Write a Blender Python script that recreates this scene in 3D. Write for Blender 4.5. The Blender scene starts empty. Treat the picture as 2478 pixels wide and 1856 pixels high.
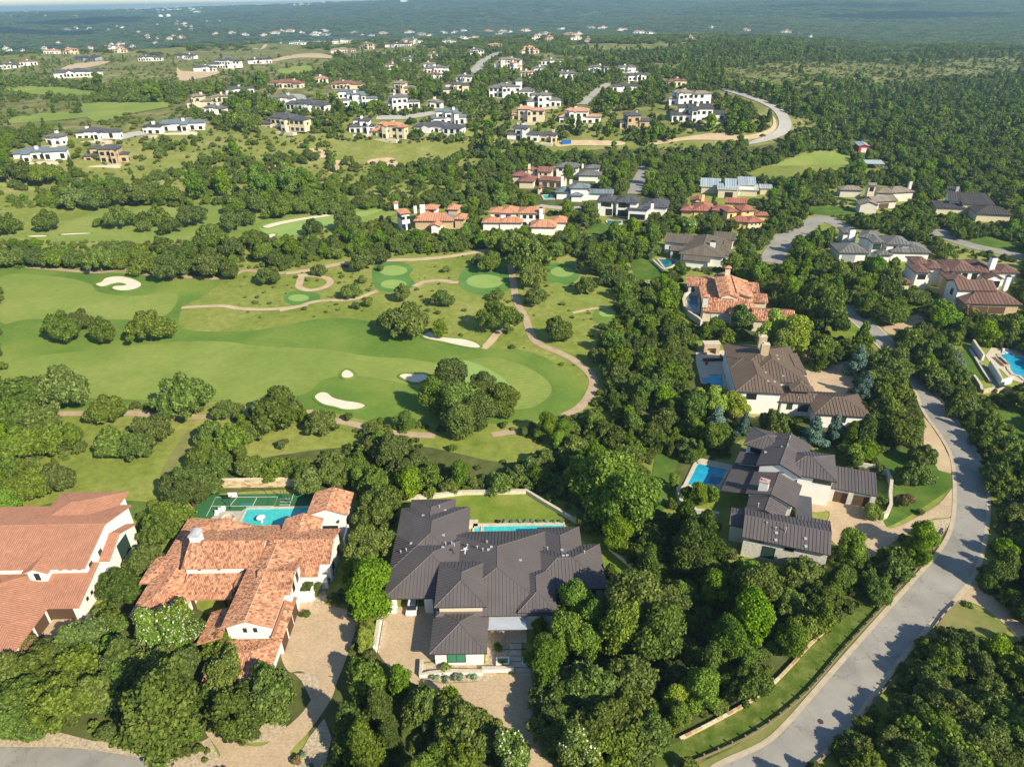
import bpy, bmesh, math, random
import numpy as np
from mathutils import Vector, Matrix
rnd = random.Random(11)
nr = np.random.RandomState(5)
SC = bpy.context.scene
COL = SC.collection
# ------------------------------------------------------------------ camera
CAMH = 90.0; PITCH = math.radians(29.3); ROLL = math.radians(1.0); FPX = 1651.0
cam = bpy.data.objects.new('camera', bpy.data.cameras.new('camera'))
COL.objects.link(cam)
cam.data.sensor_width = 36.0
cam.data.lens = FPX / 2478 * 36.0
cam.data.clip_start = 1.0; cam.data.clip_end = 60000
cam.matrix_world = Matrix.Translation((0, 0, CAMH)) @ Matrix.Rotation(math.pi/2 - PITCH, 4, 'X') @ Matrix.Rotation(-ROLL, 4, 'Z')
SC.camera = cam
# ------------------------------------------------------------------ sky, sun, exposure
SUN_EL = math.radians(34); SUN_AZ = math.radians(135)
w = bpy.data.worlds.new('World'); SC.world = w; w.use_nodes = True
nt = w.node_tree; nt.nodes.clear()
sk = nt.nodes.new('ShaderNodeTexSky'); sk.sky_type = 'NISHITA'; sk.sun_disc = False
sk.sun_elevation = SUN_EL; sk.sun_rotation = SUN_AZ; sk.air_density = 1.0; sk.dust_density = .2; sk.ozone_density = 3.0
bg = nt.nodes.new('ShaderNodeBackground'); bg.inputs[1].default_value = 0.10
wo = nt.nodes.new('ShaderNodeOutputWorld')
nt.links.new(sk.outputs[0], bg.inputs[0]); nt.links.new(bg.outputs[0], wo.inputs[0])
sl = bpy.data.lights.new('sun', 'SUN'); sl.energy = 4.9; sl.angle = math.radians(0.55); sl.color = (1.0, 0.90, 0.70)
so = bpy.data.objects.new('sun', sl); COL.objects.link(so)
sv = Vector((math.sin(SUN_AZ)*math.cos(SUN_EL), math.cos(SUN_AZ)*math.cos(SUN_EL), math.sin(SUN_EL)))
so.rotation_euler = sv.to_track_quat('Z', 'Y').to_euler(); so.location = (60, -60, 140)
SC.view_settings.view_transform = 'Standard'; SC.view_settings.look = 'None'
SC.view_settings.exposure = 0.67; SC.view_settings.gamma = 1.0; SC.view_settings.use_curve_mapping = False
SC.render.engine = 'CYCLES'
SC.cycles.max_bounces = 5; SC.cycles.diffuse_bounces = 2; SC.cycles.glossy_bounces = 2; SC.cycles.transmission_bounces = 2
SC.cycles.transparent_max_bounces = 6; SC.cycles.volume_bounces = 0
# ------------------------------------------------------------------ measuring: where a sight line meets the land
def S(t):
    t = np.clip(t, 0, 1); return t*t*(3-2*t)
def hgt(x, y):
    x = np.asarray(x, float); y = np.asarray(y, float)
    d = np.hypot(x, y); az = np.arctan2(x, np.maximum(y, 1))
    hill = 22*S((d-430)/110)*(1-.8*S((az-.30)/.2))*(1-S((d-1500)/600))
    far = -28*S((d-1500)/700) + (66 + 72*S((az+.72)/.8))*S((d-2300)/5200)
    a = S((d-470)/500); b = S((d-1800)/2500)
    n = a*(2.2*np.sin(x/83+1.3)*np.sin(y/117) + 1.6*np.sin(x/47-y/61) + 1.2*np.sin(x/29+y/37+2)) \
        + b*(1-.6*S((d-5000)/3000))*(14*np.sin(x/610+2)*np.sin(y/870+.7)+9*np.sin(x/310-y/450)+5*np.sin(x/170+y/210))
    return hill + far + n
def ray(px, py):
    u = (px-1239)/FPX; v = -(py-928)/FPX; c, s = math.cos(ROLL), math.sin(ROLL)
    U = u*c + v*s; V = -u*s + v*c
    return (U, math.cos(PITCH)+V*math.sin(PITCH), -math.sin(PITCH)+V*math.cos(PITCH))
def un(px, py, z=0.0):
    """the point at height z above the land that shows at photo position px, py"""
    d = ray(px, py)
    if d[2] < -1e-4:
        t = (CAMH-z)/-d[2]
        if t*math.hypot(d[0], d[1]) < 425: return (d[0]*t, d[1]*t, z)
    t = 380.0; st = 12.0; pt = t
    while t < 14000:
        if CAMH + d[2]*t < float(hgt(d[0]*t, d[1]*t)) + z: break
        pt = t; st = 12 + t*.01; t += st
    a, b = pt, t
    for _ in range(14):
        m = (a+b)/2
        if CAMH + d[2]*m < float(hgt(d[0]*m, d[1]*m)) + z: b = m
        else: a = m
    return (d[0]*b, d[1]*b, float(hgt(d[0]*b, d[1]*b)) + z)
def pj(x, y, z):
    z = z-CAMH; D = y*math.cos(PITCH)-z*math.sin(PITCH); V = y*math.sin(PITCH)+z*math.cos(PITCH)
    U = x/D; V = V/D; c, s = math.cos(ROLL), math.sin(ROLL)
    return (1239+FPX*(U*c-V*s), 928-FPX*(U*s+V*c), D)
CR = {'A':(0,1100,.4562),'B':(800,1100,.4562),'C':(1578,1100,.4562),'D':(1578,600,.4562),'E':(0,550,.3923),'F':(700,550,.3923),
 'G':(900,350,.3018),'H':(1400,350,.28365),'I':(1900,350,.30183),'J':(0,0,.36166),'K':(600,0,.36166),'L':(1200,0,.57776),'M':(0,0,1.12025),
 '1':(0,1180,.25347),'2':(330,1160,.26553),'3':(920,1180,.2897),'4':(1740,1020,.22929),'5':(1660,800,.217),'6':(1630,640,.13562),
 'a':(930,480,.21248),'b':(1220,390,.18987),'c':(1560,400,.1569),'d':(1990,420,.2206),'e':(2140,600,.1528),'f':(2238,780,.19308)}
def P(c, x, y):
    o = CR[c]; return (o[0]+x*o[2], o[1]+y*o[2])
def W(c, x, y, z=0.0):
    return un(*P(c, x, y), z)
# ------------------------------------------------------------------ materials
def new_mat(name, rough=.8, spec=.3):
    m = bpy.data.materials.new(name); m.use_nodes = True
    n = m.node_tree.nodes; b = n['Principled BSDF']
    b.inputs['Roughness'].default_value = rough; b.inputs['Specular IOR Level'].default_value = spec
    return m, m.node_tree, b
def nd(t, kind, **kw):
    n = t.nodes.new(kind)
    for k, v in kw.items(): setattr(n, k, v)
    return n
def ramp(t, stops):
    r = t.nodes.new('ShaderNodeValToRGB'); e = r.color_ramp.elements
    while len(e) < len(stops): e.new(.5)
    for i, (p, c) in enumerate(stops): e[i].position = p; e[i].color = (*c, 1)
    return r
def noise(t, scale, detail=3, rough=.55, dim='3D', co=None):
    n = t.nodes.new('ShaderNodeTexNoise'); n.inputs['Scale'].default_value = scale
    n.inputs['Detail'].default_value = detail; n.inputs['Roughness'].default_value = rough
    if co is None:
        g = t.nodes.get('GEO') or nd(t, 'ShaderNodeNewGeometry', name='GEO'); g.name = 'GEO'; co = g.outputs['Position']
    t.links.new(co, n.inputs['Vector']); return n
def mix(t, fac, a, b, mode='MIX'):
    m = t.nodes.new('ShaderNodeMix'); m.data_type = 'RGBA'; m.blend_type = mode
    for v, i in ((fac, 0), (a, 6), (b, 7)):
        if isinstance(v, bpy.types.NodeSocket): t.links.new(v, m.inputs[i])
        elif isinstance(v, (int, float)): m.inputs[i].default_value = v
        else: m.inputs[i].default_value = (*v, 1)
    return m.outputs[2]
def bump(t, b, h, strength=.4, dist=.05):
    u = t.nodes.new('ShaderNodeBump'); u.inputs['Strength'].default_value = strength; u.inputs['Distance'].default_value = dist
    t.links.new(h, u.inputs['Height']); t.links.new(u.outputs[0], b.inputs['Normal'])
def mottled(name, stops, scale=1.0, rough=.85, bs=.3, bd=.03, fine=None, spec=.25, wear=None):
    m, t, b = new_mat(name, rough, spec)
    n = noise(t, scale, 5, .6); r = ramp(t, stops); t.links.new(n.outputs[0], r.inputs[0]); c = r.outputs[0]
    n2 = noise(t, fine or scale*7, 3, .6)
    c = mix(t, .35, c, mix(t, n2.outputs[0], (.35,.35,.35), (.65,.65,.65)), 'OVERLAY')
    if wear:
        n3 = noise(t, scale*.13, 4, .65); r3 = ramp(t, [(.45,(0,0,0)),(.62,(1,1,1))]); t.links.new(n3.outputs[0], r3.inputs[0])
        c = mix(t, r3.outputs[0], c, wear)
    t.links.new(c, b.inputs['Base Color']); bump(t, b, n2.outputs[0], bs, bd); return m
M = {}
def plain(k, c, rough=.7, var=.12, scale=1.5, spec=.3):
    lo = tuple(x*(1-var) for x in c); hi = tuple(min(1, x*(1+var)) for x in c)
    M[k] = mottled(k, [(.3,lo),(.7,hi)], scale, rough, .15, .01, spec=spec)
plain('white_stucco', (.78,.76,.71), .9, .05, .8); plain('cream_stucco', (.62,.53,.38), .9, .08)
plain('tan_stone', (.48,.36,.22), .9, .35, 3); plain('pale_stone', (.58,.55,.48), .9, .28, 3); plain('yellow_stucco', (.66,.50,.20), .9, .08)
plain('grey_wall', (.30,.31,.32)); plain('white_metal', (.75,.75,.74), .5); plain('dark_metal', (.03,.028,.026), .5)
plain('wood_brown', (.10,.06,.035), .7, .3, 6); plain('fascia_brown', (.05,.04,.038), .6); plain('coping', (.55,.48,.37), .8, .15)
plain('limestone', (.60,.54,.42), .9, .25, 2); plain('red_paint', (.42,.03,.025), .6); plain('blue_paint', (.02,.12,.42), .5)
plain('rail_wood', (.22,.16,.11), .9, .3, 4); plain('bark', (.16,.13,.10), .95, .3, 5); plain('pale_bark', (.34,.31,.27), .95, .3, 5)
plain('roof_trim_terra', (.50,.22,.13), .85, .2, 3); plain('court_blue', (.02,.20,.17)); plain('court_green', (.035,.14,.05), .8, .1)
plain('car_white', (.75,.75,.75), .25, .02, 1, .6); plain('tyre', (.02,.02,.02)); plain('cushion', (.30,.31,.34)); plain('steel', (.42,.44,.46), .35, .1, 2, .7)
plain('canopy_metal', (.42,.46,.50), .45, .12, .7, .5); plain('rock', (.50,.46,.40), .95, .3, 2); plain('manhole', (.07,.04,.035), .7, .3, 9)
plain('pink_metal', (.50,.33,.30), .6); plain('green_box', (.05,.13,.10), .6); plain('barn_roof', (.48,.50,.52), .5)
plain('fascia_white', (.62,.60,.56), .7, .05); plain('concrete', (.44,.40,.33), .9, .15, 1)
def cracks(m):
    t = m.node_tree; b = t.nodes['Principled BSDF']; src = b.inputs['Base Color'].links[0].from_socket
    w_ = noise(t, .5, 4, .6); v = t.nodes.new('ShaderNodeTexVoronoi'); v.feature = 'DISTANCE_TO_EDGE'; v.inputs['Scale'].default_value = .13
    ad = nd(t, 'ShaderNodeVectorMath', operation='ADD'); sc = nd(t, 'ShaderNodeVectorMath', operation='SCALE'); sc.inputs['Scale'].default_value = 4; t.links.new(w_.outputs['Color'], sc.inputs[0]); t.links.new(t.nodes['GEO'].outputs['Position'], ad.inputs[0]); t.links.new(sc.outputs[0], ad.inputs[1]); t.links.new(ad.outputs[0], v.inputs['Vector'])
    r = ramp(t, [(0,(.30,.30,.30)),(.012,(.50,.50,.50))]); t.links.new(v.outputs['Distance'], r.inputs[0]); n = noise(t, .09, 5, .65)
    c = mix(t, 1.0, mix(t, .8, src, r.outputs[0], 'OVERLAY'), mix(t, n.outputs[0], (.34,.34,.34), (.66,.66,.66)), 'OVERLAY'); t.links.new(c, b.inputs['Base Color'])
M['asphalt'] = mottled('asphalt', [(.25,(.235,.22,.195)),(.5,(.30,.282,.25)),(.8,(.36,.335,.295))], .25, .9, .5, .01, 14)
cracks(M['asphalt'])
M['far_asphalt'] = mottled('far_asphalt', [(.3,(.34,.33,.30)),(.7,(.42,.40,.36))], .05, .9, .1, .01)
M['sand'] = mottled('sand', [(.3,(.66,.56,.42)),(.7,(.78,.69,.54))], .35, .95, .5, .03, 3)
M['path_tan'] = mottled('path_tan', [(.3,(.36,.265,.165)),(.7,(.50,.38,.25))], .3, .95, .3, .02, 4)
M['dirt'] = mottled('dirt', [(.3,(.44,.32,.19)),(.7,(.58,.45,.29))], .2, .95, .4, .03, 3)
M['kerb_tan'] = mottled('kerb_tan', [(.3,(.40,.33,.23)),(.7,(.52,.44,.32))], .8, .9, .2, .01)
M['gravel'] = mottled('gravel', [(.25,(.25,.18,.12)),(.5,(.48,.38,.26)),(.75,(.64,.56,.43))], 2.6, .95, .8, .06, 9)
def grass(name, a, b, c, s1=.05, s2=.9, stripes=None, bs=.4):
    m, t, bb = new_mat(name, .95, .1)
    n1 = noise(t, s1, 5, .62); r = ramp(t, [(.32,a),(.5,b),(.68,c)]); t.links.new(n1.outputs[0], r.inputs[0])
    n2 = noise(t, s2, 5, .7); col = mix(t, .45, r.outputs[0], mix(t, n2.outputs[0], (.2,.2,.2), (.8,.8,.8)), 'OVERLAY')
    if stripes:
        wv = t.nodes.new('ShaderNodeTexWave'); wv.inputs['Scale'].default_value = stripes; wv.inputs['Distortion'].default_value = 5; wv.inputs['Detail'].default_value = 3
        wv.inputs['Detail Scale'].default_value = .12; mp = nd(t, 'ShaderNodeMapping'); mp.inputs['Rotation'].default_value[2] = 1.35
        t.links.new(t.nodes['GEO'].outputs['Position'], mp.inputs[0]); t.links.new(mp.outputs[0], wv.inputs[0])
        col = mix(t, .045, col, wv.outputs[0], 'OVERLAY')
    t.links.new(col, bb.inputs['Base Color']); bump(t, bb, n2.outputs[0], bs, .12); return m
M['fairway'] = grass('fairway', (.165,.235,.045), (.215,.275,.058), (.275,.310,.08), .03, .45, .22)
M['rough_cut'] = grass('rough_cut', (.085,.165,.026), (.135,.215,.036), (.205,.260,.05), .035, .8, .3)
M['green'] = grass('green', (.23,.34,.085), (.26,.37,.10), (.29,.39,.11), .1, 1.5, 1.0, .1)
M['collar'] = grass('collar', (.075,.18,.04), (.10,.215,.045), (.13,.24,.06), .08, 1.2, .6, .2)
M['lawn'] = grass('lawn', (.11,.18,.02), (.17,.23,.03), (.25,.27,.06), .14, 1.6, None, .5)
M['bright_lawn'] = grass('bright_lawn', (.055,.115,.016), (.085,.150,.022), (.140,.190,.04), .14, 1.6, None, .4)
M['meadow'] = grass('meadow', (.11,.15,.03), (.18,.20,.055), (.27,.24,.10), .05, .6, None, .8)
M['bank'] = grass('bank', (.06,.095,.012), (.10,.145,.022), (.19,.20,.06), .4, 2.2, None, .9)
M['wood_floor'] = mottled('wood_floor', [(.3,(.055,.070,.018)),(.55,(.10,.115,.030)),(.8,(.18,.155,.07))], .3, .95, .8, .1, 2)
# the land: scrub grass, bare limestone soil in patches
m, t, b = new_mat('scrub_land', .95, .1)
n1 = noise(t, .022, 6, .65); r1 = ramp(t, [(.28,(.125,.175,.025)),(.45,(.205,.245,.045)),(.60,(.275,.285,.075)),(.80,(.42,.35,.18))]); t.links.new(n1.outputs[0], r1.inputs[0])
n2 = noise(t, .42, 7, .75); c = mix(t, .8, r1.outputs[0], mix(t, n2.outputs[0], (.0,.0,.0), (1,1,1)), 'OVERLAY')
ln = nd(t, 'ShaderNodeVectorMath', operation='LENGTH'); t.links.new(t.nodes['GEO'].outputs['Position'], ln.inputs[0])
mr = nd(t, 'ShaderNodeMapRange'); mr.inputs[1].default_value = 1500; mr.inputs[2].default_value = 2300; t.links.new(ln.outputs['Value'], mr.inputs[0])
n4 = noise(t, .035, 7, .75); r4 = ramp(t, [(.30,(.030,.070,.022)),(.52,(.060,.120,.036)),(.66,(.105,.170,.06)),(.80,(.20,.23,.10))]); t.links.new(n4.outputs[0], r4.inputs[0])
mr2 = nd(t, 'ShaderNodeMapRange'); mr2.inputs[1].default_value = 380; mr2.inputs[2].default_value = 560; t.links.new(ln.outputs['Value'], mr2.inputs[0])
n5 = noise(t, .06, 10, .78); r5 = ramp(t, [(.34,(.06,.085,.018)),(.47,(.15,.165,.04)),(.57,(.23,.215,.085)),(.68,(.42,.36,.23))]); t.links.new(n5.outputs[0], r5.inputs[0])
c = mix(t, mr2.outputs[0], c, r5.outputs[0]); c = mix(t, mr.outputs[0], c, r4.outputs[0]); t.links.new(c, b.inputs['Base Color']); bump(t, b, n4.outputs[0], 1.0, 14); t.links.new(mr.outputs[0], t.nodes['Bump'].inputs['Strength']); M['land'] = m
def roof_mat(k, cols, rough=.8, rib=None, spec=.25):
    m, t, b = new_mat(k, rough, spec); g = nd(t, 'ShaderNodeNewGeometry', name='GEO'); g.name = 'GEO'
    r = ramp(t, [(i/(len(cols)-1) if len(cols) > 1 else 0, c) for i, c in enumerate(cols)]); t.links.new(g.outputs['Random Per Island'], r.inputs[0])
    n = noise(t, .35, 4, .6); n3 = noise(t, 5, 3, .6)
    c = mix(t, .45, r.outputs[0], mix(t, n.outputs[0], (.28,.28,.28), (.72,.72,.72)), 'OVERLAY')
    c = mix(t, .3, c, mix(t, n3.outputs[0], (.3,.3,.3), (.7,.7,.7)), 'OVERLAY')
    t.links.new(c, b.inputs['Base Color']); bump(t, b, n3.outputs[0], .3, .02); M[k] = m
roof_mat('dark_standing_seam', [(.104,.090,.090),(.112,.097,.097),(.120,.104,.103)], .6, spec=.3)
roof_mat('brown_standing_seam', [(.132,.095,.070),(.142,.103,.077),(.152,.112,.084)], .55, spec=.35)
roof_mat('clay_barrel', [(.50,.23,.13),(.60,.31,.18),(.32,.15,.09),(.54,.25,.14),(.64,.40,.25),(.52,.23,.13),(.16,.08,.055),(.54,.25,.14),(.58,.31,.18),(.46,.19,.10),(.22,.11,.07),(.60,.34,.21)], .85)
roof_mat('clay_flat', [(.34,.165,.105),(.40,.195,.122),(.37,.178,.112),(.44,.215,.14)], .85)
for k, c in dict(terracotta=(.50,.24,.14), redbrown=(.24,.11,.085), charcoal=(.085,.088,.10), grey=(.15,.145,.14), taupe=(.24,.20,.155), slate=(.16,.20,.23), dark=(.075,.068,.068),
                 brick_tile=(.33,.13,.095), olive_metal=(.15,.125,.095), silver=(.36,.42,.46), brown_tile=(.165,.095,.075), pink_tile=(.50,.27,.19)).items():
    roof_mat('roof_'+k, [tuple(v*.85 for v in c), c, tuple(v*1.12 for v in c)], .75)
def glass(k, c, rough=.12):
    m, t, b = new_mat(k, rough, .6); b.inputs['Base Color'].default_value = (*c, 1); M[k] = m
glass('window_glass', (.018,.024,.024)); glass('green_glass', (.03,.065,.05), .2); glass('aqua_glass', (.05,.22,.13), .2)
def water(k, a, b2, rough=.08):
    m, t, b = new_mat(k, rough, .5); n = noise(t, .45, 3, .6); r = ramp(t, [(.35,a),(.65,b2)]); t.links.new(n.outputs[0], r.inputs[0])
    v = t.nodes.new('ShaderNodeTexVoronoi'); v.feature = 'DISTANCE_TO_EDGE'; v.inputs['Scale'].default_value = 1.6; t.links.new(t.nodes['GEO'].outputs['Position'], v.inputs['Vector'])
    r2 = ramp(t, [(0,(.75,.75,.75)),(.12,(.5,.5,.5))]); t.links.new(v.outputs['Distance'], r2.inputs[0])
    t.links.new(mix(t, .5, r.outputs[0], r2.outputs[0], 'OVERLAY'), b.inputs['Base Color']); n2 = noise(t, 3, 3, .6); bump(t, b, n2.outputs[0], .25, .05); M[k] = m
water('pool_turquoise', (.04,.42,.42), (.07,.50,.50)); water('pool_blue', (.01,.26,.42), (.02,.36,.50)); water('pool_teal', (.0,.10,.13), (.01,.18,.20)); water('pool_deep', (.01,.12,.24), (.01,.20,.34))
# pavers: small blocks in running courses
m, t, b = new_mat('pavers', .9, .2); noise(t, 1)
br = t.nodes.new('ShaderNodeTexBrick'); br.inputs['Scale'].default_value = 1; br.inputs['Brick Width'].default_value = .32; br.inputs['Row Height'].default_value = .2
br.inputs['Mortar Size'].default_value = .012; br.inputs['Color1'].default_value = (.46,.34,.215,1); br.inputs['Color2'].default_value = (.58,.44,.29,1); br.inputs['Mortar'].default_value = (.30,.22,.14,1)
t.links.new(t.nodes['GEO'].outputs['Position'], br.inputs['Vector']); n1 = noise(t, .25, 5, .65)
c = mix(t, .5, br.outputs[0], mix(t, n1.outputs[0], (.25,.25,.25), (.75,.75,.75)), 'OVERLAY'); t.links.new(c, b.inputs['Base Color']); M['pavers'] = m
def leaf_mat(k, dark, mid, light, trans=.32):
    m = bpy.data.materials.new(k); m.use_nodes = True; t = m.node_tree; b = t.nodes['Principled BSDF']
    b.inputs['Roughness'].default_value = .8; b.inputs['Specular IOR Level'].default_value = .06
    g = nd(t, 'ShaderNodeNewGeometry'); o = nd(t, 'ShaderNodeObjectInfo')
    r = ramp(t, [(0,dark),(.55,mid),(1,light)]); t.links.new(g.outputs['Random Per Island'], r.inputs[0])
    hs = nd(t, 'ShaderNodeHueSaturation'); t.links.new(r.outputs[0], hs.inputs['Color'])
    for sock, a, z, mul in (('Hue', .487, .516, 1.0), ('Value', .72, 1.25, 7.3), ('Saturation', .86, 1.02, 3.7)):
        mm = nd(t, 'ShaderNodeMath', operation='MULTIPLY'); mm.inputs[1].default_value = mul; t.links.new(o.outputs['Random'], mm.inputs[0])
        fr = nd(t, 'ShaderNodeMath', operation='FRACT'); t.links.new(mm.outputs[0], fr.inputs[0])
        q = nd(t, 'ShaderNodeMapRange'); q.inputs[3].default_value = a; q.inputs[4].default_value = z; t.links.new(fr.outputs[0], q.inputs[0]); t.links.new(q.outputs[0], hs.inputs[sock])
    t.links.new(hs.outputs[0], b.inputs['Base Color'])
    tr = nd(t, 'ShaderNodeBsdfTranslucent'); t.links.new(hs.outputs[0], tr.inputs[0]); ms = nd(t, 'ShaderNodeMixShader'); ms.inputs[0].default_value = trans
    t.links.new(b.outputs[0], ms.inputs[1]); t.links.new(tr.outputs[0], ms.inputs[2]); t.links.new(ms.outputs[0], t.nodes['Material Output'].inputs[0]); M[k] = m
leaf_mat('leaf_oak', (.062,.098,.010), (.130,.188,.024), (.235,.300,.058))
leaf_mat('leaf_cedar', (.050,.084,.007), (.105,.158,.015), (.185,.245,.032))
leaf_mat('leaf_bright', (.080,.150,.006), (.150,.245,.012), (.245,.345,.030))
leaf_mat('leaf_yellow', (.17,.24,.015), (.27,.35,.03), (.40,.46,.07))
leaf_mat('leaf_blue', (.055,.11,.075), (.11,.19,.14), (.20,.30,.22), .1)
leaf_mat('leaf_scrub', (.09,.13,.015), (.15,.20,.03), (.24,.28,.06))
leaf_mat('leaf_silver', (.14,.20,.11), (.20,.27,.16), (.28,.36,.22), .1)
leaf_mat('leaf_far', (.035,.062,.022), (.058,.092,.030), (.090,.130,.045), .1)
plain('blossom_white', (.55,.56,.40), .8, .05); plain('blossom_pink', (.38,.10,.12), .8, .2); plain('leaf_plum', (.06,.02,.035), .8, .3)
# ------------------------------------------------------------------ objects
def tag(o, label=None, cat=None, group=None, kind=None):
    if label: o['label'] = label
    if cat: o['category'] = cat
    if group: o['group'] = group
    if kind: o['kind'] = kind
    return o
def link(o, parent=None):
    COL.objects.link(o)
    if parent is not None: o.parent = parent
    return o
def empty(name, loc=(0,0,0), rz=0.0, label=None, cat=None, group=None):
    e = bpy.data.objects.new(name, None); e.location = loc; e.rotation_euler.z = rz; e.empty_display_size = .5
    return tag(link(e), label, cat, group)
class MB:
    """collects shapes and links them as one mesh object; org is the place of the parent"""
    def __init__(s, org=(0,0,0), ang=0.0, mats=None):
        s.v = []; s.f = []; s.m = []; s.o = org; s.mats = []; s.cur = 0; s.setang(ang)
        if mats: s.use(mats)
    def setang(s, a):
        s.a = a; s.c = math.cos(a); s.s = math.sin(a)
    def use(s, k):
        mt = M[k] if isinstance(k, str) else k
        if mt not in s.mats: s.mats.append(mt)
        s.cur = s.mats.index(mt); return s
    def p(s, x, y, z):
        s.v.append((x*s.c - y*s.s - s.o[0], x*s.s + y*s.c - s.o[1], z - s.o[2])); return len(s.v)-1
    def face(s, pts):
        s.f.append([s.p(*q) for q in pts]); s.m.append(s.cur)
    def idx(s, f): s.f.append(f); s.m.append(s.cur)
    def box(s, x0, y0, z0, x1, y1, z1):
        s.prism([(x0,y0),(x1,y0),(x1,y1),(x0,y1)], z0, z1)
    def prism(s, poly, z0, z1, bottom=True):
        a = sum(poly[i][0]*poly[(i+1)%len(poly)][1]-poly[(i+1)%len(poly)][0]*poly[i][1] for i in range(len(poly)))
        if a < 0: poly = poly[::-1]
        n = len(poly); lo = [s.p(x, y, z0) for x, y in poly]; hi = [s.p(x, y, z1) for x, y in poly]
        for i in range(n): j = (i+1) % n; s.idx([lo[i], lo[j], hi[j], hi[i]])
        s.idx(hi)
        if bottom: s.idx(lo[::-1])
    def cyl(s, x, y, z0, z1, r0, r1=None, n=8):
        r1 = r0 if r1 is None else r1
        lo = [s.p(x+r0*math.cos(k*6.2832/n), y+r0*math.sin(k*6.2832/n), z0) for k in range(n)]
        hi = [s.p(x+r1*math.cos(k*6.2832/n), y+r1*math.sin(k*6.2832/n), z1) for k in range(n)]
        for i in range(n): j = (i+1) % n; s.idx([lo[i], lo[j], hi[j], hi[i]])
        s.idx(hi); s.idx(lo[::-1])
    def tube(s, pts, r, n=5, r1=None):
        rings = []
        for i, q in enumerate(pts):
            q = Vector(q); d = Vector(pts[min(i+1, len(pts)-1)])-Vector(pts[max(i-1, 0)])
            if d.length < 1e-6: d = Vector((0,0,1))
            d.normalize(); u = d.cross(Vector((0,0,1)) if abs(d.z) < .9 else Vector((1,0,0))).normalized(); v = d.cross(u)
            rr = r if r1 is None else r+(r1-r)*i/max(1, len(pts)-1)
            rings.append([s.p(*(q+u*math.cos(k*6.2832/n)*rr+v*math.sin(k*6.2832/n)*rr)) for k in range(n)])
        for a, b in zip(rings, rings[1:]):
            for k in range(n): l = (k+1) % n; s.idx([a[k], b[k], b[l], a[l]])
        s.idx(rings[0][::-1]); s.idx(rings[-1])
    def strip(s, pts, w, z0, z1):
        """a low band of rectangular section along a ground line"""
        L = []; R_ = []
        for i, q in enumerate(pts):
            a = pts[max(i-1, 0)]; b = pts[min(i+1, len(pts)-1)]; dx, dy = b[0]-a[0], b[1]-a[1]; l = math.hypot(dx, dy) or 1
            L.append((q[0]-dy/l*w/2, q[1]+dx/l*w/2)); R_.append((q[0]+dy/l*w/2, q[1]-dx/l*w/2))
        zz = (lambda q, z: z + (q[2] if len(q) > 2 else 0))
        for i in range(len(pts)-1):
            q, q2 = pts[i], pts[i+1]
            a, b, c, d = L[i], L[i+1], R_[i+1], R_[i]
            t = [s.p(*a, zz(q, z1)), s.p(*d, zz(q, z1)), s.p(*c, zz(q2, z1)), s.p(*b, zz(q2, z1))]; s.idx(t)
            lo = [s.p(*a, zz(q, z0)), s.p(*d, zz(q, z0)), s.p(*c, zz(q2, z0)), s.p(*b, zz(q2, z0))]
            s.idx([lo[0], t[0], t[3], lo[3]]); s.idx([lo[1], lo[2], t[2], t[1]])
            if i == 0: s.idx([lo[0], lo[1], t[1], t[0]])
            if i == len(pts)-2: s.idx([lo[2], lo[3], t[3], t[2]])
    def ball(s, x, y, z, rx, ry, rz, nu=8, nv=6):
        top = s.p(x, y, z+rz); rows = []
        for j in range(1, nv):
            a = math.pi*j/nv; rows.append([s.p(x+rx*math.sin(a)*math.cos(k*6.2832/nu), y+ry*math.sin(a)*math.sin(k*6.2832/nu), z+rz*math.cos(a)) for k in range(nu)])
        bot = s.p(x, y, z-rz)
        for k in range(nu):
            l = (k+1) % nu; s.idx([top, rows[0][k], rows[0][l]]); s.idx([bot, rows[-1][l], rows[-1][k]])
            for a, b in zip(rows, rows[1:]): s.idx([a[k], b[k], b[l], a[l]])
    def mesh(s, name):
        me = bpy.data.meshes.new(name); me.from_pydata(s.v, [], s.f)
        for mt in s.mats: me.materials.append(mt)
        if len(s.mats) > 1: me.polygons.foreach_set('material_index', s.m)
        return me
    def build(s, name, parent=None, loc=None, kind=None, label=None, cat=None, group=None, smooth=False):
        me = s.mesh(name); o = bpy.data.objects.new(name, me)
        if parent is None: o.location = s.o if loc is None else loc
        if smooth: me.polygons.foreach_set('use_smooth', [True]*len(me.polygons))
        link(o, parent); return tag(o, label, cat, group, kind)
NS = {'n': 0}
# ------------------------------------------------------------------ the land
def axis(n, a, b, lin):
    """positions from a to b, close together near zero"""
    t = np.linspace(-1, 1, n); k = np.sign(t)*(np.exp(np.abs(t)*4.6)-1)/(math.exp(4.6)-1)
    v = np.where(k < 0, -k*a, k*b); return v
xs = axis(281, -14000, 14000, 0); ys = np.concatenate([[-3000,-1000,-300,-80,0,100,200,300,380], 420*np.exp(np.linspace(0, math.log(20000/420), 210))])
X, Y = np.meshgrid(xs, ys); Z = hgt(X, Y); Z[Y < 380] = hgt(X[Y < 380], Y[Y < 380])
vv = np.stack([X.ravel(), Y.ravel(), Z.ravel()], 1); nx = len(xs)
ii = (np.arange(len(ys)-1)[:,None]*nx + np.arange(nx-1)[None,:]).ravel()
me = bpy.data.meshes.new('ground'); me.from_pydata(vv.tolist(), [], np.stack([ii, ii+1, ii+nx+1, ii+nx], 1).tolist())
me.polygons.foreach_set('use_smooth', [True]*len(me.polygons)); me.materials.append(M['land'])
tag(link(bpy.data.objects.new('ground', me)), kind='structure')
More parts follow.
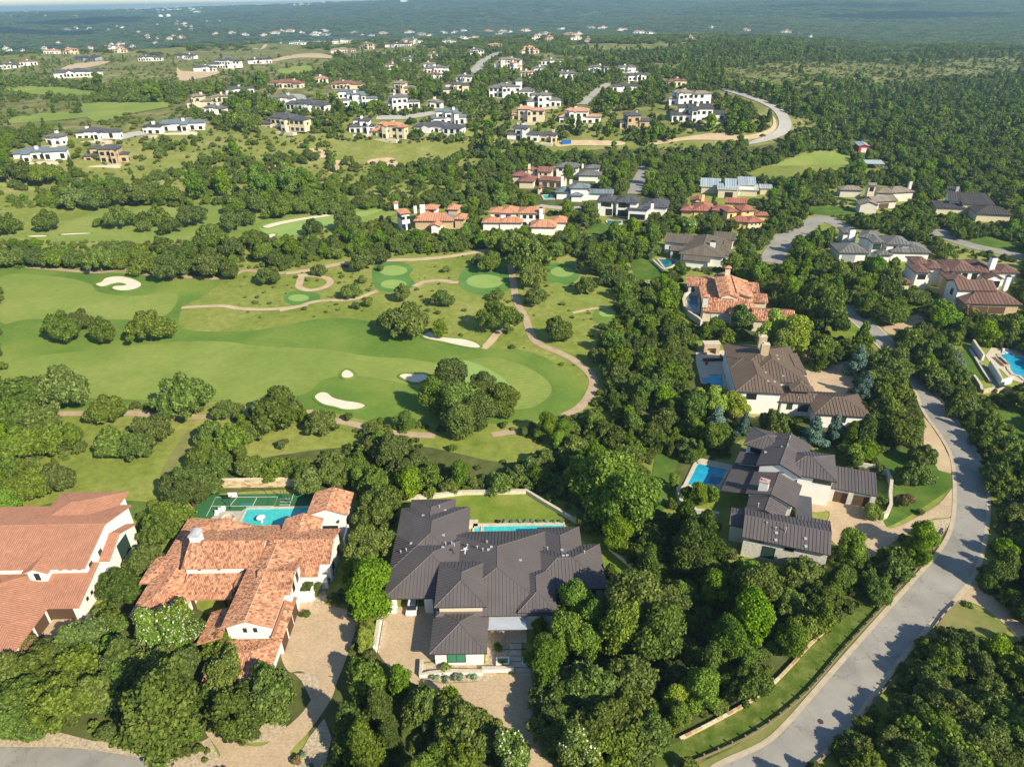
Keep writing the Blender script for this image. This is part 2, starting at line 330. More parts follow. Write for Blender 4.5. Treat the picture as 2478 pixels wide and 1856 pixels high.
def smooth_line(pts, closed=True, n=5):
    out = []; N = len(pts); rng = range(N) if closed else range(N-1)
    for i in rng:
        g = (lambda k: pts[k % N]) if closed else (lambda k: pts[max(0, min(N-1, k))])
        a, b, c, d = g(i-1), g(i), g(i+1), g(i+2)
        for k in range(n):
            t = k/n; out.append(tuple(.5*((2*b[j])+(-a[j]+c[j])*t+(2*a[j]-5*b[j]+4*c[j]-d[j])*t*t+(-a[j]+3*b[j]-3*c[j]+d[j])*t**3) for j in range(2)))
    if not closed: out.append(tuple(pts[-1]))
    return out
from mathutils.geometry import tessellate_polygon
def sheet(name, pix, mat, lev, smooth=True, kind='structure', parent=None, z=None, **kw):
    """a thin cover on the land: outline read off the photograph, lev = how many steps above the land it lies"""
    pts = smooth_line(pix, True, 4) if smooth else pix
    far = min(p[1] for p in pts) < 430
    w3 = [un(p[0], p[1]) for p in pts]
    return flat(name, [(p[0], p[1]) for p in w3], mat, lev, kind, parent, **kw)
def flat(name, w2, mat, lev, kind='structure', parent=None, **kw):
    far = max(math.hypot(*p) for p in w2) > 425
    tri = tessellate_polygon([[Vector((p[0], p[1], 0)) for p in w2]])
    b = bmesh.new(); vs = [b.verts.new((p[0], p[1], 0)) for p in w2]
    for a in tri:
        try: b.faces.new([vs[k] for k in a])
        except ValueError: pass
    if far:
        for _ in range(5):
            e = [e for e in b.edges if e.calc_length() > 14]
            if not e: break
            bmesh.ops.subdivide_edges(b, edges=e, cuts=1); bmesh.ops.triangulate(b, faces=b.faces[:])
    NS['n'] += 1; off = .02*lev + NS['n']*.0004
    for v in b.verts:
        v.co.z = float(hgt(v.co.x, v.co.y)) + off + .25*float(S((math.hypot(v.co.x, v.co.y)-425)/40))
    bmesh.ops.recalc_face_normals(b, faces=b.faces[:])
    if sum(f.normal.z*f.calc_area() for f in b.faces) < 0: bmesh.ops.reverse_faces(b, faces=b.faces[:])
    me = bpy.data.meshes.new(name); b.to_mesh(me); b.free(); me.materials.append(M[mat])
    return tag(link(bpy.data.objects.new(name, me), parent), kind=kind, **kw)
MEADOWS = []; CLEAR = []          # outlines in the photograph that stay free of wild trees
def cp(c, pts): return [P(c, *p) for p in pts]
def area(name, c, pts, mat, lev, smooth=True, clear=True, **kw):
    q = cp(c, pts)
    if mat == 'meadow' and name in ('meadow', 'open_grass'):
        if clear: MEADOWS.append(q)
        return
    if clear: CLEAR.append(q)
    return sheet(name, q, mat, lev, smooth, **kw)
def ell(c, x, y, rx, ry, n=14, rot=0):
    return [(x+rx*math.cos(k*6.2832/n), y+ry*math.sin(k*6.2832/n)+rot*math.cos(k*6.2832/n)) for k in range(n)]
def path(name, c, pts, w, mat, lev, clear=True, kerb=None, fade=0, z=0):
    ln = smooth_line([W(c, *p)[:2] for p in pts], False, 5)
    L = []; R_ = []
    for i, q in enumerate(ln):
        a = ln[max(i-1, 0)]; b = ln[min(i+1, len(ln)-1)]; dx, dy = b[0]-a[0], b[1]-a[1]; l = math.hypot(dx, dy) or 1
        L.append((q[0]-dy/l*w/2, q[1]+dx/l*w/2)); R_.append((q[0]+dy/l*w/2, q[1]-dx/l*w/2))
    NS['n'] += 1; me = bpy.data.meshes.new(name); V_ = []
    for k, (a, b) in enumerate(zip(L, R_)):
        for q in (a, b): V_.append((q[0], q[1], float(hgt(*q))+.02*lev+NS['n']*.0004+k*.00012+.25*float(S((math.hypot(*q)-425)/40))))
    me.from_pydata(V_, [], [[2*k, 2*k+1, 2*k+3, 2*k+2] for k in range(len(L)-1)]); me.materials.append(M[mat]); tag(link(bpy.data.objects.new(name, me)), kind='structure')
    if clear:
        for k in range(0, len(L)-1, 4): e_ = min(k+4, len(L)-1); CLEAR.append([pj(x, y, float(hgt(x, y)))[:2] for x, y in L[k:e_+1]+R_[k:e_+1][::-1]])
    return L, R_
# --- golf course
area('mown_grass', 'M', [(0,578),(200,588),(440,600),(480,606),(440,640),(395,665),(390,705),(440,716),(560,712),(680,690),(760,688),(860,710),(930,722),(1040,750),(1140,758),(1210,790),(1255,815),(1268,840),(1240,880),(1200,905),(1060,915),(930,915),(790,908),(740,895),(600,880),(470,865),(250,878),(130,885),(0,870)], 'rough_cut', 1)
area('fairway', 'M', [(0,770),(80,768),(200,756),(360,740),(480,738),(560,748),(700,755),(800,770),(880,775),(960,785),(1060,772),(1130,790),(1180,820),(1190,850),(1150,880),(1090,885),(1000,880),(950,850),(900,838),(840,822),(760,812),(700,820),(660,850),(560,870),(420,866),(250,862),(120,858),(0,852)], 'fairway', 2)
area('fairway', 'M', [(0,600),(120,598),(190,612),(215,632),(280,640),(370,634),(385,645),(360,680),(300,690),(180,690),(60,690),(0,695)], 'fairway', 2)
area('putting_green', 'M', [(940,790),(975,778),(1010,780),(1050,795),(1090,820),(1110,850),(1090,880),(1030,888),(985,870),(975,830),(950,810)], 'green', 3)
for pts, mt, nm in (([(515,250),(560,220),(640,208),(720,225),(765,260),(740,300),(775,340),(760,370),(690,390),(600,400),(530,370),(512,310)], 'collar', 'tee_surround'),
        ([(1060,280),(1130,215),(1250,200),(1330,235),(1370,300),(1368,370),(1320,400),(1200,418),(1100,400),(1045,350)], 'collar', 'tee_surround'),
        ([(1600,240),(1680,222),(1760,250),(1788,300),(1740,350),(1660,355),(1600,330)], 'collar', 'tee_surround'),
        ([(-20,410),(60,395),(150,400),(192,430),(170,460),(100,490),(20,480),(-30,450)], 'collar', 'tee_surround'),
        ([(1872,540),(1900,505),(1980,500),(2030,530),(2020,575),(1940,600),(1885,580)], 'rough_cut', 'tee_surround')):
    area(nm, 'F', pts, mt, 2)
for x, y, rx, ry in ((640,268,88,31),(645,353,80,28),(1207,335,115,42),(1683,276,72,31),(58,437,64,22),(1962,530,52,24)):
    area('tee_green', 'F', ell('F', x, y, rx, ry), 'green', 3, clear=False)
def bunker(c, pts, label, lip=True):
    q = smooth_line(cp(c, pts), True, 4); CLEAR.append(q)
    w2 = [un(*p)[:2] for p in q]; cx = sum(p[0] for p in w2)/len(w2); cy = sum(p[1] for p in w2)/len(w2); z0 = float(hgt(cx, cy))
    e = empty('sand_bunker', (cx, cy, z0), 0, label, 'bunker')
    far = math.hypot(cx, cy) > 425; o = .5 if far else 0
    b = MB((cx, cy, z0), mats='sand'); ins = [(cx+(x-cx)*.985, cy+(y-cy)*.985) for x, y in w2]
    for t in tessellate_polygon([[Vector((x, y, 0)) for x, y in ins]]): b.face([(*ins[k], float(hgt(*ins[k]))+.09+o) for k in t])
    b.build('sand', e)
    b = MB((cx, cy, z0), mats='rough_cut'); b.strip([(x, y, float(hgt(x, y))) for x, y in w2+w2[:1]], .7, o-.1, .24+o); b.build('grass_lip', e)
bunker('E', [(585,352),(620,340),(650,315),(720,303),(780,308),(840,325),(878,350),(860,375),(800,392),(740,395),(695,385),(690,370),(720,362),(775,358),(740,348),(700,352),(650,368),(610,368)], 'large pale sand bunker with a hooked grass tongue on the upper fairway')
bunker('F', [(818,675),(850,648),(890,650),(920,672),(1000,683),(1080,690),(1150,710),(1188,738),(1150,750),(1050,735),(950,712),(860,695)], 'long pale sand bunker beside the small dirt track')
bunker('F', [(317,905),(340,882),(370,880),(405,905),(400,925),(360,937),(325,930)], 'small round sand bunker in the middle of the fairway')
bunker('F', [(673,918),(710,902),(770,905),(830,902),(862,918),(840,945),(800,963),(750,960),(700,940)], 'sand bunker beside the big tree clump at the green')
bunker('F', [(150,1050),(190,1018),(240,1020),(280,1050),(350,1068),(430,1080),(478,1100),(440,1125),(350,1132),(280,1115),(200,1095)], 'wide sand bunker above the tan cart path')
bunker('E', [(160,58),(230,50),(295,52),(280,62),(200,65)], 'thin sand bunker, nearest to the windmill')
bunker('E', [(370,45),(430,38),(560,36),(550,44),(450,50),(380,52)], 'thin sand bunker, farther along the fairway from the windmill')
bunker('G', [(-890,470),(-860,440),(-760,425),(-700,405),(-560,385),(-420,360),(-430,385),(-560,415),(-700,440),(-800,475)], 'long curved sand bunker under the tiled villa') if False else None
bunker('M', [(566,490),(600,480),(660,470),(718,462),(715,468),(660,476),(610,486),(580,494)], 'long curved sand bunker in the upper fairway')
bunker('E', [(1645,60),(1670,42),(1708,44),(1690,62),(1660,72)], 'small sand bunker beside the tree line')
# --- paths
path('cart_path', 'F', [(1365,230),(1380,330),(1400,450),(1455,560),(1500,680),(1560,730),(1700,790),(1810,860),(1875,940),(1850,1040),(1780,1120),(1690,1165)], 2.5, 'path_tan', 4)
path('cart_path', 'F', [(1250,1283),(1320,1270),(1400,1258)], 2.2, 'path_tan', 4.2, clear=False)
path('cart_path', 'F', [(900,1287),(850,1285),(700,1275),(560,1260),(440,1225),(330,1200),(250,1190)], 2.3, 'path_tan', 4.1, clear=False)
path('cart_path', 'E', [(1930,1140),(1750,1150),(1500,1160),(1250,1170),(1050,1172),(850,1150),(600,1150),(360,1150),(200,1145)], 2.3, 'path_tan', 4, clear=False)
path('dirt_track', 'F', [(1195,750),(1240,710),(1290,650),(1380,590),(1450,560)], 2.6, 'dirt', 4)
path('dirt_track', 'F', [(-60,515),(60,490),(120,470),(200,455),(400,445),(500,410),(545,395)], 2.2, 'dirt', 4)
path('dirt_track', 'F', [(772,368),(830,340),(930,330),(1000,340),(1045,342)], 2.6, 'dirt', 4)
path('dirt_track', 'E', [(1120,498),(1250,490),(1380,488),(1480,503),(1620,508),(1760,500),(1900,480)], 2.2, 'dirt', 4)
path('cart_path', 'F', [(-20,285),(100,270),(250,240),(400,215),(600,205),(800,200),(1000,180),(1150,155),(1260,140)], 3.4, 'dirt', 4)
path('cart_path', 'F', [(75,290),(65,340),(62,370),(120,390),(200,378),(250,350),(240,320),(180,305),(120,300),(88,298)], 2.6, 'dirt', 4)
path('cart_path', 'E', [(160,245),(320,258),(600,280),(760,265),(900,290),(1200,310),(1400,315),(1500,270),(1650,280),(1760,285)], 2.6, 'path_tan', 4)
path('dirt_track', 'F', [(1620,350),(1700,380),(1800,430),(1900,470),(1990,490)], 5.0, 'fairway', 3)
path('dirt_track', 'F', [(1750,530),(1830,512),(1900,500),(1960,500)], 1.5, 'dirt', 4)
path('mown_strip', 'E', [(1200,1250),(1130,1350),(1060,1470),(1030,1560)], 3.2, 'meadow', 3)
# meadows around the course
area('meadow', 'M', [(390,668),(430,640),(480,600),(520,585),(600,590),(700,560),(790,555),(900,548),(1040,540),(1090,560),(1180,570),(1240,545),(1300,600),(1340,650),(1300,700),(1290,780),(1250,800),(1140,760),(1050,752),(930,720),(760,685),(600,702),(450,718),(395,705)], 'meadow', 0.5)
area('meadow', 'M', [(0,1000),(120,985),(160,900),(420,905),(480,905),(560,900),(760,905),(850,925),(840,960),(760,1000),(600,1030),(420,1060),(330,1110),(180,1110),(60,1080),(0,1090)], 'meadow', .5, clear=False)
CLEAR.append(cp('M', [(120,890),(500,890),(480,960),(380,1040),(300,1100),(60,1090),(60,1020),(160,1000)])); CLEAR.append(cp('M', [(520,930),(640,915),(760,912),(760,960),(640,985),(540,985)])); CLEAR.append(cp('M', [(900,935),(1100,930),(1150,960),(1050,1010),(930,1000)]))
area('mown_grass', 'M', [(0,455),(200,448),(420,445),(520,440),(560,455),(700,462),(840,448),(860,460),(760,490),(640,505),(560,520),(470,512),(380,520),(200,522),(0,520)], 'fairway', 1)
area('mown_grass', 'M', [(560,490),(640,470),(740,462),(830,452),(750,480),(690,500),(600,510)], 'green', 2, clear=False)
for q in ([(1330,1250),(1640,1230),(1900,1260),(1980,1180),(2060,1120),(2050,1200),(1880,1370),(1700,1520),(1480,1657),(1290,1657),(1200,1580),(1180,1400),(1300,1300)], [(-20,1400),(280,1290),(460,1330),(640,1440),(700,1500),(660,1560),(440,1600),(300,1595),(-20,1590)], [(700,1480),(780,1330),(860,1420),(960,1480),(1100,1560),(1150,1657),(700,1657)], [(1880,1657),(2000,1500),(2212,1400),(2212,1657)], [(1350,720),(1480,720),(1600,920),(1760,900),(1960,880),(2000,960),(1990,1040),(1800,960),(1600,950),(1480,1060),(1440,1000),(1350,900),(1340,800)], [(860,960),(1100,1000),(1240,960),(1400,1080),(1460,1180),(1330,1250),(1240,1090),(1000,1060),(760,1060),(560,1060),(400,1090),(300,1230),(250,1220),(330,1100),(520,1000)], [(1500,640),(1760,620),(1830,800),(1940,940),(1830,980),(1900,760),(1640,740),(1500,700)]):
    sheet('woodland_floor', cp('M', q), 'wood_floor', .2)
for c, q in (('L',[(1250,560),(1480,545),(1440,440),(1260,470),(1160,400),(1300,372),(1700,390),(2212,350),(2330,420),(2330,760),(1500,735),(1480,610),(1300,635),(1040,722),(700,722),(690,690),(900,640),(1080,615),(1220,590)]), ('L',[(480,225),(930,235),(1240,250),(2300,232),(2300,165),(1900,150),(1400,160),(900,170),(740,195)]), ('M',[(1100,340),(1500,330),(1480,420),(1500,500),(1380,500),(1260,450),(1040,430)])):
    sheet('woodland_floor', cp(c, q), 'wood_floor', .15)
CLEAR.append(cp('M', [(385,600),(480,600),(520,700),(760,680),(860,705),(700,700),(450,722),(385,705)]))
# --- the village road
roadL = [(180,1800),(330,1657),(580,1540),(700,1440),(860,1260),(1000,1100),(1230,840),(1400,650),(1530,500),(1590,370),(1605,200),(1590,60)]
roadR = [(640,1800),(830,1657),(1030,1480),(1200,1240),(1420,970),(1600,780),(1720,620),(1770,430),(1785,200),(1725,20)]
toD = lambda l: [P('C', *p) for p in l]
RL = toD(roadL[:-1]) + [P('D', *p) for p in [(1590,1120),(1530,1000),(1440,870),(1385,740),(1300,620),(1180,505),(1110,435),(1040,372),(1000,320),(1000,250)]]
RR = toD(roadR[:-1]) + [P('D', *p) for p in [(1740,1120),(1650,960),(1560,840),(1440,700),(1390,625),(1290,510),(1200,420),(1080,330),(1060,260)]]
CLEAR.append(RL+RR[::-1])
kl = smooth_line([un(*p)[:2] for p in RL], False, 4); kr = smooth_line([un(*p)[:2] for p in RR], False, 4)
flat('road', kl+kr[::-1], 'asphalt', 5)
for k in (kl, kr):
    b = MB(mats='kerb_tan'); b.strip(k, .75, 0, .13); b.build('kerb', kind='structure')
ROAD_L, ROAD_R = kl, kr
bl = MB(mats='road_verge') if 'road_verge' in M else None
path('road', 'I', [(-60,760),(60,720),(130,690),(200,640),(300,590),(420,640),(470,660)], 8, 'asphalt', 5)
path('road', 'I', [(1180,730),(1300,680)], 7, 'asphalt', 5)
path('road', 'I', [(1230,720),(1330,760),(1450,800),(1620,845),(1830,885),(1950,920)], 7, 'asphalt', 5)
path('road', 'b', [(1650,420),(1690,300),(1740,200),(1790,110),(1830,60)], 7, 'asphalt', 5)
path('road', 'b', [(440,570),(560,585),(690,600),(900,600),(1020,590)], 5, 'concrete', 5)
path('road', 'H', [(1640,1010),(1680,920),(1740,840),(1850,770),(1930,740)], 9, 'asphalt', 5)
path('road', 'A', [(-200,1675),(0,1685),(300,1690),(600,1735),(800,1790),(1000,1880)], 7, 'asphalt', 5)
# --- driveways, lawns, beds
area('driveway', 'A', [(1590,780),(1700,790),(1900,850),(1880,950),(1830,1100),(1790,1200),(1760,1290),(1690,1400),(1620,1490),(1540,1580),(1530,1700),(1120,1700),(1170,1590),(1090,1470),(1200,1500),(1300,1540),(1400,1540),(1490,1470),(1610,1360),(1680,1220),(1600,1150),(1530,1150),(1490,1050),(1540,930),(1575,830)], 'pavers', 3)
area('driveway', 'B', [(300,810),(560,800),(560,1090),(500,1100),(470,1110),(470,1190),(600,1215),(780,1205),(820,1160),(1060,1170),(1080,1250),(1070,1400),(1120,1600),(1260,1700),(1040,1700),(1060,1540),(900,1430),(760,1330),(640,1260),(480,1230),(380,1190),(300,1120),(250,1050),(280,900)], 'pavers', 3, False)
area('driveway', 'D', [(840,1320),(1000,1340),(1140,1360),(1180,1420),(1240,1480),(1300,1480),(1400,1430),(1520,1360),(1600,1275),(1615,1400),(1570,1430),(1480,1440),(1380,1500),(1280,1560),(1150,1650),(1060,1620),(980,1580),(920,1500),(940,1400),(850,1400)], 'pavers', 3)
area('driveway', 'D', [(800,660),(900,640),(1020,600),(1060,640),(1060,760),(960,770),(850,765),(790,740)], 'pavers', 3)
area('driveway', 'C', [(1600,780),(1690,660),(1780,730),(1850,790),(1973,900),(1973,1000),(1880,910),(1780,830),(1680,780)], 'pavers', 3)
area('driveway', 'D', [(1225,420),(1330,390),(1450,330),(1480,350),(1400,410),(1280,460)], 'pavers', 3)
area('driveway', 'A', [(-10,1470),(200,1520),(560,1520),(640,1560),(450,1600),(0,1600)], 'pavers', 2, False)
area('gravel_bed', 'A', [(-10,1440),(150,1430),(500,1520),(640,1560),(1000,1560),(1110,1500),(1160,1600),(1160,1680),(900,1680),(600,1600),(300,1580),(0,1560)], 'gravel', 2, False)
area('gravel_bed', 'A', [(1290,1450),(1500,1400),(1530,1470),(1440,1520),(1320,1530)], 'gravel', 4, False)
area('gravel_bed', 'A', [(1560,1160),(1690,1160),(1690,1230),(1650,1300),(1600,1200)], 'gravel', 4, False)
area('gravel_bed', 'A', [(1640,1500),(1720,1400),(1760,1500),(1720,1680),(1540,1680)], 'gravel', 4, False)
area('gravel_bed', 'A', [(1590,750),(1720,690),(1740,780),(1680,810),(1600,790)], 'gravel', 4, False)
area('gravel_bed', 'B', [(470,1110),(560,1100),(820,1110),(830,900),(950,950),(960,1110),(830,1200),(600,1210),(480,1190)], 'gravel', 4, False, False)
area('gravel_bed', 'B', [(250,1050),(280,880),(300,810),(330,810),(300,900),(262,1060)], 'gravel', 4, False, False)
area('gravel_bed', 'D', [(1460,1450),(1590,1432),(1560,1500),(1500,1560),(1480,1500)], 'gravel', 4, False)
area('gravel_bed', 'D', [(1140,1460),(1220,1440),(1240,1480),(1170,1480)], 'gravel', 4, False, False)
area('lawn', 'B', [(665,235),(720,215),(1040,208),(1120,260),(1260,340),(1280,360),(780,358),(740,330),(660,320)], 'lawn', 2, False)
area('lawn', 'B', [(1300,380),(1440,420),(1600,600),(1560,640),(1440,600),(1420,470)], 'lawn', 1.5, False)
area('lawn', 'D', [(1190,1100),(1300,1060),(1420,1090),(1530,1110),(1590,1200),(1600,1260),(1400,1400),(1250,1480),(1228,1460),(1240,1400),(1270,1380),(1260,1250),(1240,1180)], 'bright_lawn', 2)
area('dry_verge', 'D', [(1440,900),(1470,930),(1530,1020),(1580,1120),(1595,1200),(1520,1180),(1440,1050)], 'dirt', 2.5, False)
area('lawn', 'D', [(930,420),(980,395),(1050,390),(1110,440),(1050,490),(960,480)], 'lawn', 2)
area('lawn', 'D', [(1020,235),(1200,240),(1360,280),(1440,330),(1300,370),(1200,380),(1060,330),(1000,290)], 'bright_lawn', 2, True, False)
area('lawn', 'C', [(1500,920),(1620,790),(1720,820),(1860,900),(1870,960),(1750,960),(1640,930),(1560,980),(1470,970)], 'meadow', 2)
area('lawn', 'H', [(430,980),(600,960),(720,1080),(700,1110),(640,1150),(500,1170),(450,1050)], 'bright_lawn', 2, False)
area('lawn', 'H', [(40,700),(120,670),(280,690),(260,740),(120,770),(40,750)], 'bright_lawn', 2)
area('lawn', 'I', [(120,480),(300,490),(520,510),(560,560),(380,570),(180,545)], 'bright_lawn', 2)
area('lawn', 'I', [(1440,770),(1560,740),(1700,750),(1900,810),(1900,870),(1700,830),(1500,790)], 'bright_lawn', 2)
area('lawn', 'f', [(900,1100),(1000,1060),(1260,1060),(1260,1500),(1200,1480),(1150,1400),(1140,1300),(1060,1240),(960,1200)], 'bright_lawn', 2, False)
area('lawn', 'f', [(420,330),(520,350),(800,745),(640,710),(520,580),(480,450)], 'bright_lawn', 3, False)
area('lawn', 'D', [(20,1100),(140,1110),(100,1250),(110,1340),(0,1400)], 'bright_lawn', 2)
area('lawn', 'A', [(150,320),(220,270),(360,250),(770,250),(720,320),(600,350),(500,300),(330,300)], 'bright_lawn', 2)
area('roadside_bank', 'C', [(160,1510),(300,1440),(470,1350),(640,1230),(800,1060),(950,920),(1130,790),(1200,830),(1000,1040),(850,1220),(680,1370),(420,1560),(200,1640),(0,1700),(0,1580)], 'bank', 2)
area('pale_verge', 'C', [(200,1657),(420,1560),(680,1375),(850,1225),(1000,1045),(1200,830),(1320,710),(1350,710),(1210,850),(1000,1090),(860,1250),(700,1430),(560,1540),(300,1660)], 'meadow', 2.2, False)  # strip of paler meadow grass between the bank and the road
CLEAR.append(cp('A', [(750,760),(1000,740),(1100,800),(1200,760),(1200,900),(1300,900),(1560,700),(1690,680),(1600,800),(1500,1040),(1440,1060),(1320,1000),(1200,920),(1100,900),(760,780)]))
# brush country beyond the course: open grass and bare limestone
for q in ([(930,290),(1100,275),(1240,262),(1500,272),(1700,265),(1900,250),(2100,245),(2212,262),(2212,310),(2100,322),(1900,340),(1700,345),(1600,372),(1400,335),(1200,350),(1050,360),(960,330)],): area('open_grass', 'L', q, 'meadow', 1)
area('open_grass', 'L', [(320,190),(420,180),(730,190),(720,210),(560,215),(330,212)], 'meadow', 1)
area('open_grass', 'L', [(1240,490),(1300,500),(1440,530),(1430,548),(1330,550),(1240,552)], 'meadow', 1)
area('open_grass', 'L', [(1040,727),(1200,680),(1320,640),(1430,625),(1490,660),(1480,690),(1380,700),(1200,735)], 'fairway', 1)
area('open_grass', 'L', [(660,640),(700,600),(900,570),(1050,565),(1130,560),(1100,590),(1040,605),(900,620),(700,650)], 'meadow', 1)
area('dirt_scar', 'L', [(650,600),(800,575),(920,560),(1050,570),(1150,540),(1160,490),(1175,520),(1160,555),(1060,590),(940,590),(800,590),(680,608)], 'dirt', 2)
area('dirt_scar', 'L', [(250,600),(330,590),(520,595),(520,612),(330,612),(260,618)], 'dirt', 2)
CLEAR.append(cp('L', [(950,372),(1060,396),(1140,425),(1215,465),(1250,520),(1230,570),(1150,605),(1070,618),(1040,605),(1120,575),(1165,550),(1175,520),(1150,490),(1100,455),(1030,425),(950,395)]))
area('far_road', 'L', [(955,372),(1060,400),(1140,430),(1210,470),(1238,520),(1220,560),(1150,590),(1070,607),(1050,602),(1120,575),(1170,550),(1185,515),(1165,470),(1110,435),(1030,405),(950,380)], 'far_asphalt', 3)
area('dirt_scar', 'J', [(1185,455),(1230,480),(1450,480),(1450,500),(1330,530),(1200,540)], 'dirt', 2); area('dirt_scar', 'J', [(415,460),(500,430),(730,410),(700,430),(560,460),(430,470)], 'dirt', 2)
area('dirt_scar', 'J', [(1820,405),(1960,370),(2120,360),(2212,375),(2212,392),(2000,390),(1840,415)], 'dirt', 2)
area('far_road', 'K', [(1500,490),(1490,470),(1560,400),(1640,360),(1705,352),(1640,385),(1590,430),(1545,490)], 'far_asphalt', 2)
path('dirt_track', 'J', [(1340,348),(1500,345),(1680,328),(1780,300),(1880,284)], 7, 'dirt', 2)
path('far_road', 'K', [(250,640),(330,640),(400,690)], 9, 'far_asphalt', 2); path('far_road', 'K', [(860,790),(1000,790),(1120,780),(1250,755)], 8, 'far_asphalt', 2); path('far_road', 'J', [(780,930),(880,905),(980,890)], 8, 'far_asphalt', 2)
path('far_road', 'L', [(360,440),(400,400),(470,350)], 8, 'far_asphalt', 2)
for q in ([(560,690),(800,690),(1130,690),(1120,720),(900,760),(660,820),(560,760)], [(40,590),(300,580),(640,610),(640,640),(330,640),(60,610)], [(60,800),(300,760),(560,760),(560,790),(100,830)]): area('open_grass', 'J', q, 'fairway', 1)
for q in ([(920,330),(1100,320),(1340,345),(1900,280),(2100,330),(1900,380),(1300,400),(940,350)], [(800,500),(1100,470),(1180,470),(1200,550),(1700,540),(1560,580),(1060,590),(800,580)], [(850,950),(1100,800),(760,840),(700,860),(940,880),(900,1040),(1000,1161),(1240,1161)]): area('open_grass', 'J', q, 'meadow', 1, True, True)
area('open_grass', 'K', [(0,330),(200,290),(260,300),(270,340),(500,350),(200,385),(0,390)], 'meadow', 1); area('open_grass', 'K', [(200,470),(400,440),(430,480),(260,500)], 'fairway', 1); area('open_grass', 'K', [(720,260),(840,260),(820,290),(720,290)], 'meadow', 1); area('open_grass', 'K', [(860,350),(1080,330),(1060,355),(900,375)], 'meadow', 1)
area('open_grass', 'K', [(0,920),(200,880),(420,850),(580,880),(600,930),(400,960),(600,1000),(900,1000),(1300,960),(1530,950),(1380,1010),(1100,1060),(860,1120),(500,1060),(0,1000)], 'meadow', 1, clear=False)
for q in ([(380,1000),(500,1010),(520,1060),(420,1050)], [(60,1100),(200,1110),(260,1150),(100,1160)], [(540,1090),(620,1080),(600,1160),(530,1150)], [(800,1080),(960,1060),(1000,1110),(860,1130)]): area('bare_limestone', 'K', q, 'dirt', 2, True, False)
CLEAR.append(cp('K', [(560,960),(1500,960),(1380,1010),(900,1090),(780,1080),(600,1000)]))
# ------------------------------------------------------------------ houses
ZUP = Vector((0,0,1))
WIN = {}
def window_mesh(w, h, cols, rows, frame, gl):
    k = (round(w,1), round(h,1), cols, rows, frame, gl)
    if k in WIN: return WIN[k]
    b = MB(mats=frame); t = .09; d = .07
    for x0, x1, z0, z1 in ((-w/2, -w/2+t, 0, h), (w/2-t, w/2, 0, h), (-w/2+t, w/2-t, 0, t), (-w/2+t, w/2-t, h-t, h)): b.box(x0, -d, z0, x1, .02, z1)
    for i in range(1, cols): x = -w/2+w*i/cols; b.box(x-.03, -d*.7, t, x+.03, .02, h-t)
    for i in range(1, rows): z = h*i/rows; b.box(-w/2+t, -d*.6, z-.025, w/2-t, .02, z+.025)
    g = MB(mats=gl); g.box(-w/2+t, -.025, t, w/2-t, .01, h-t)
    WIN[k] = (b.mesh('window'), g.mesh('pane')); return WIN[k]
def door_mesh(w, h, mat):
    k = ('d', w, h, mat)
    if k in WIN: return WIN[k]
    b = MB(mats=mat); b.box(-w/2, -.03, 0, w/2, .02, h); n = 5
    for i in range(n): b.box(-w/2+.05, -.055, h*i/n+.04, w/2-.05, -.03, h*(i+1)/n-.04)
    WIN[k] = b.mesh('garage_door'); return WIN[k]
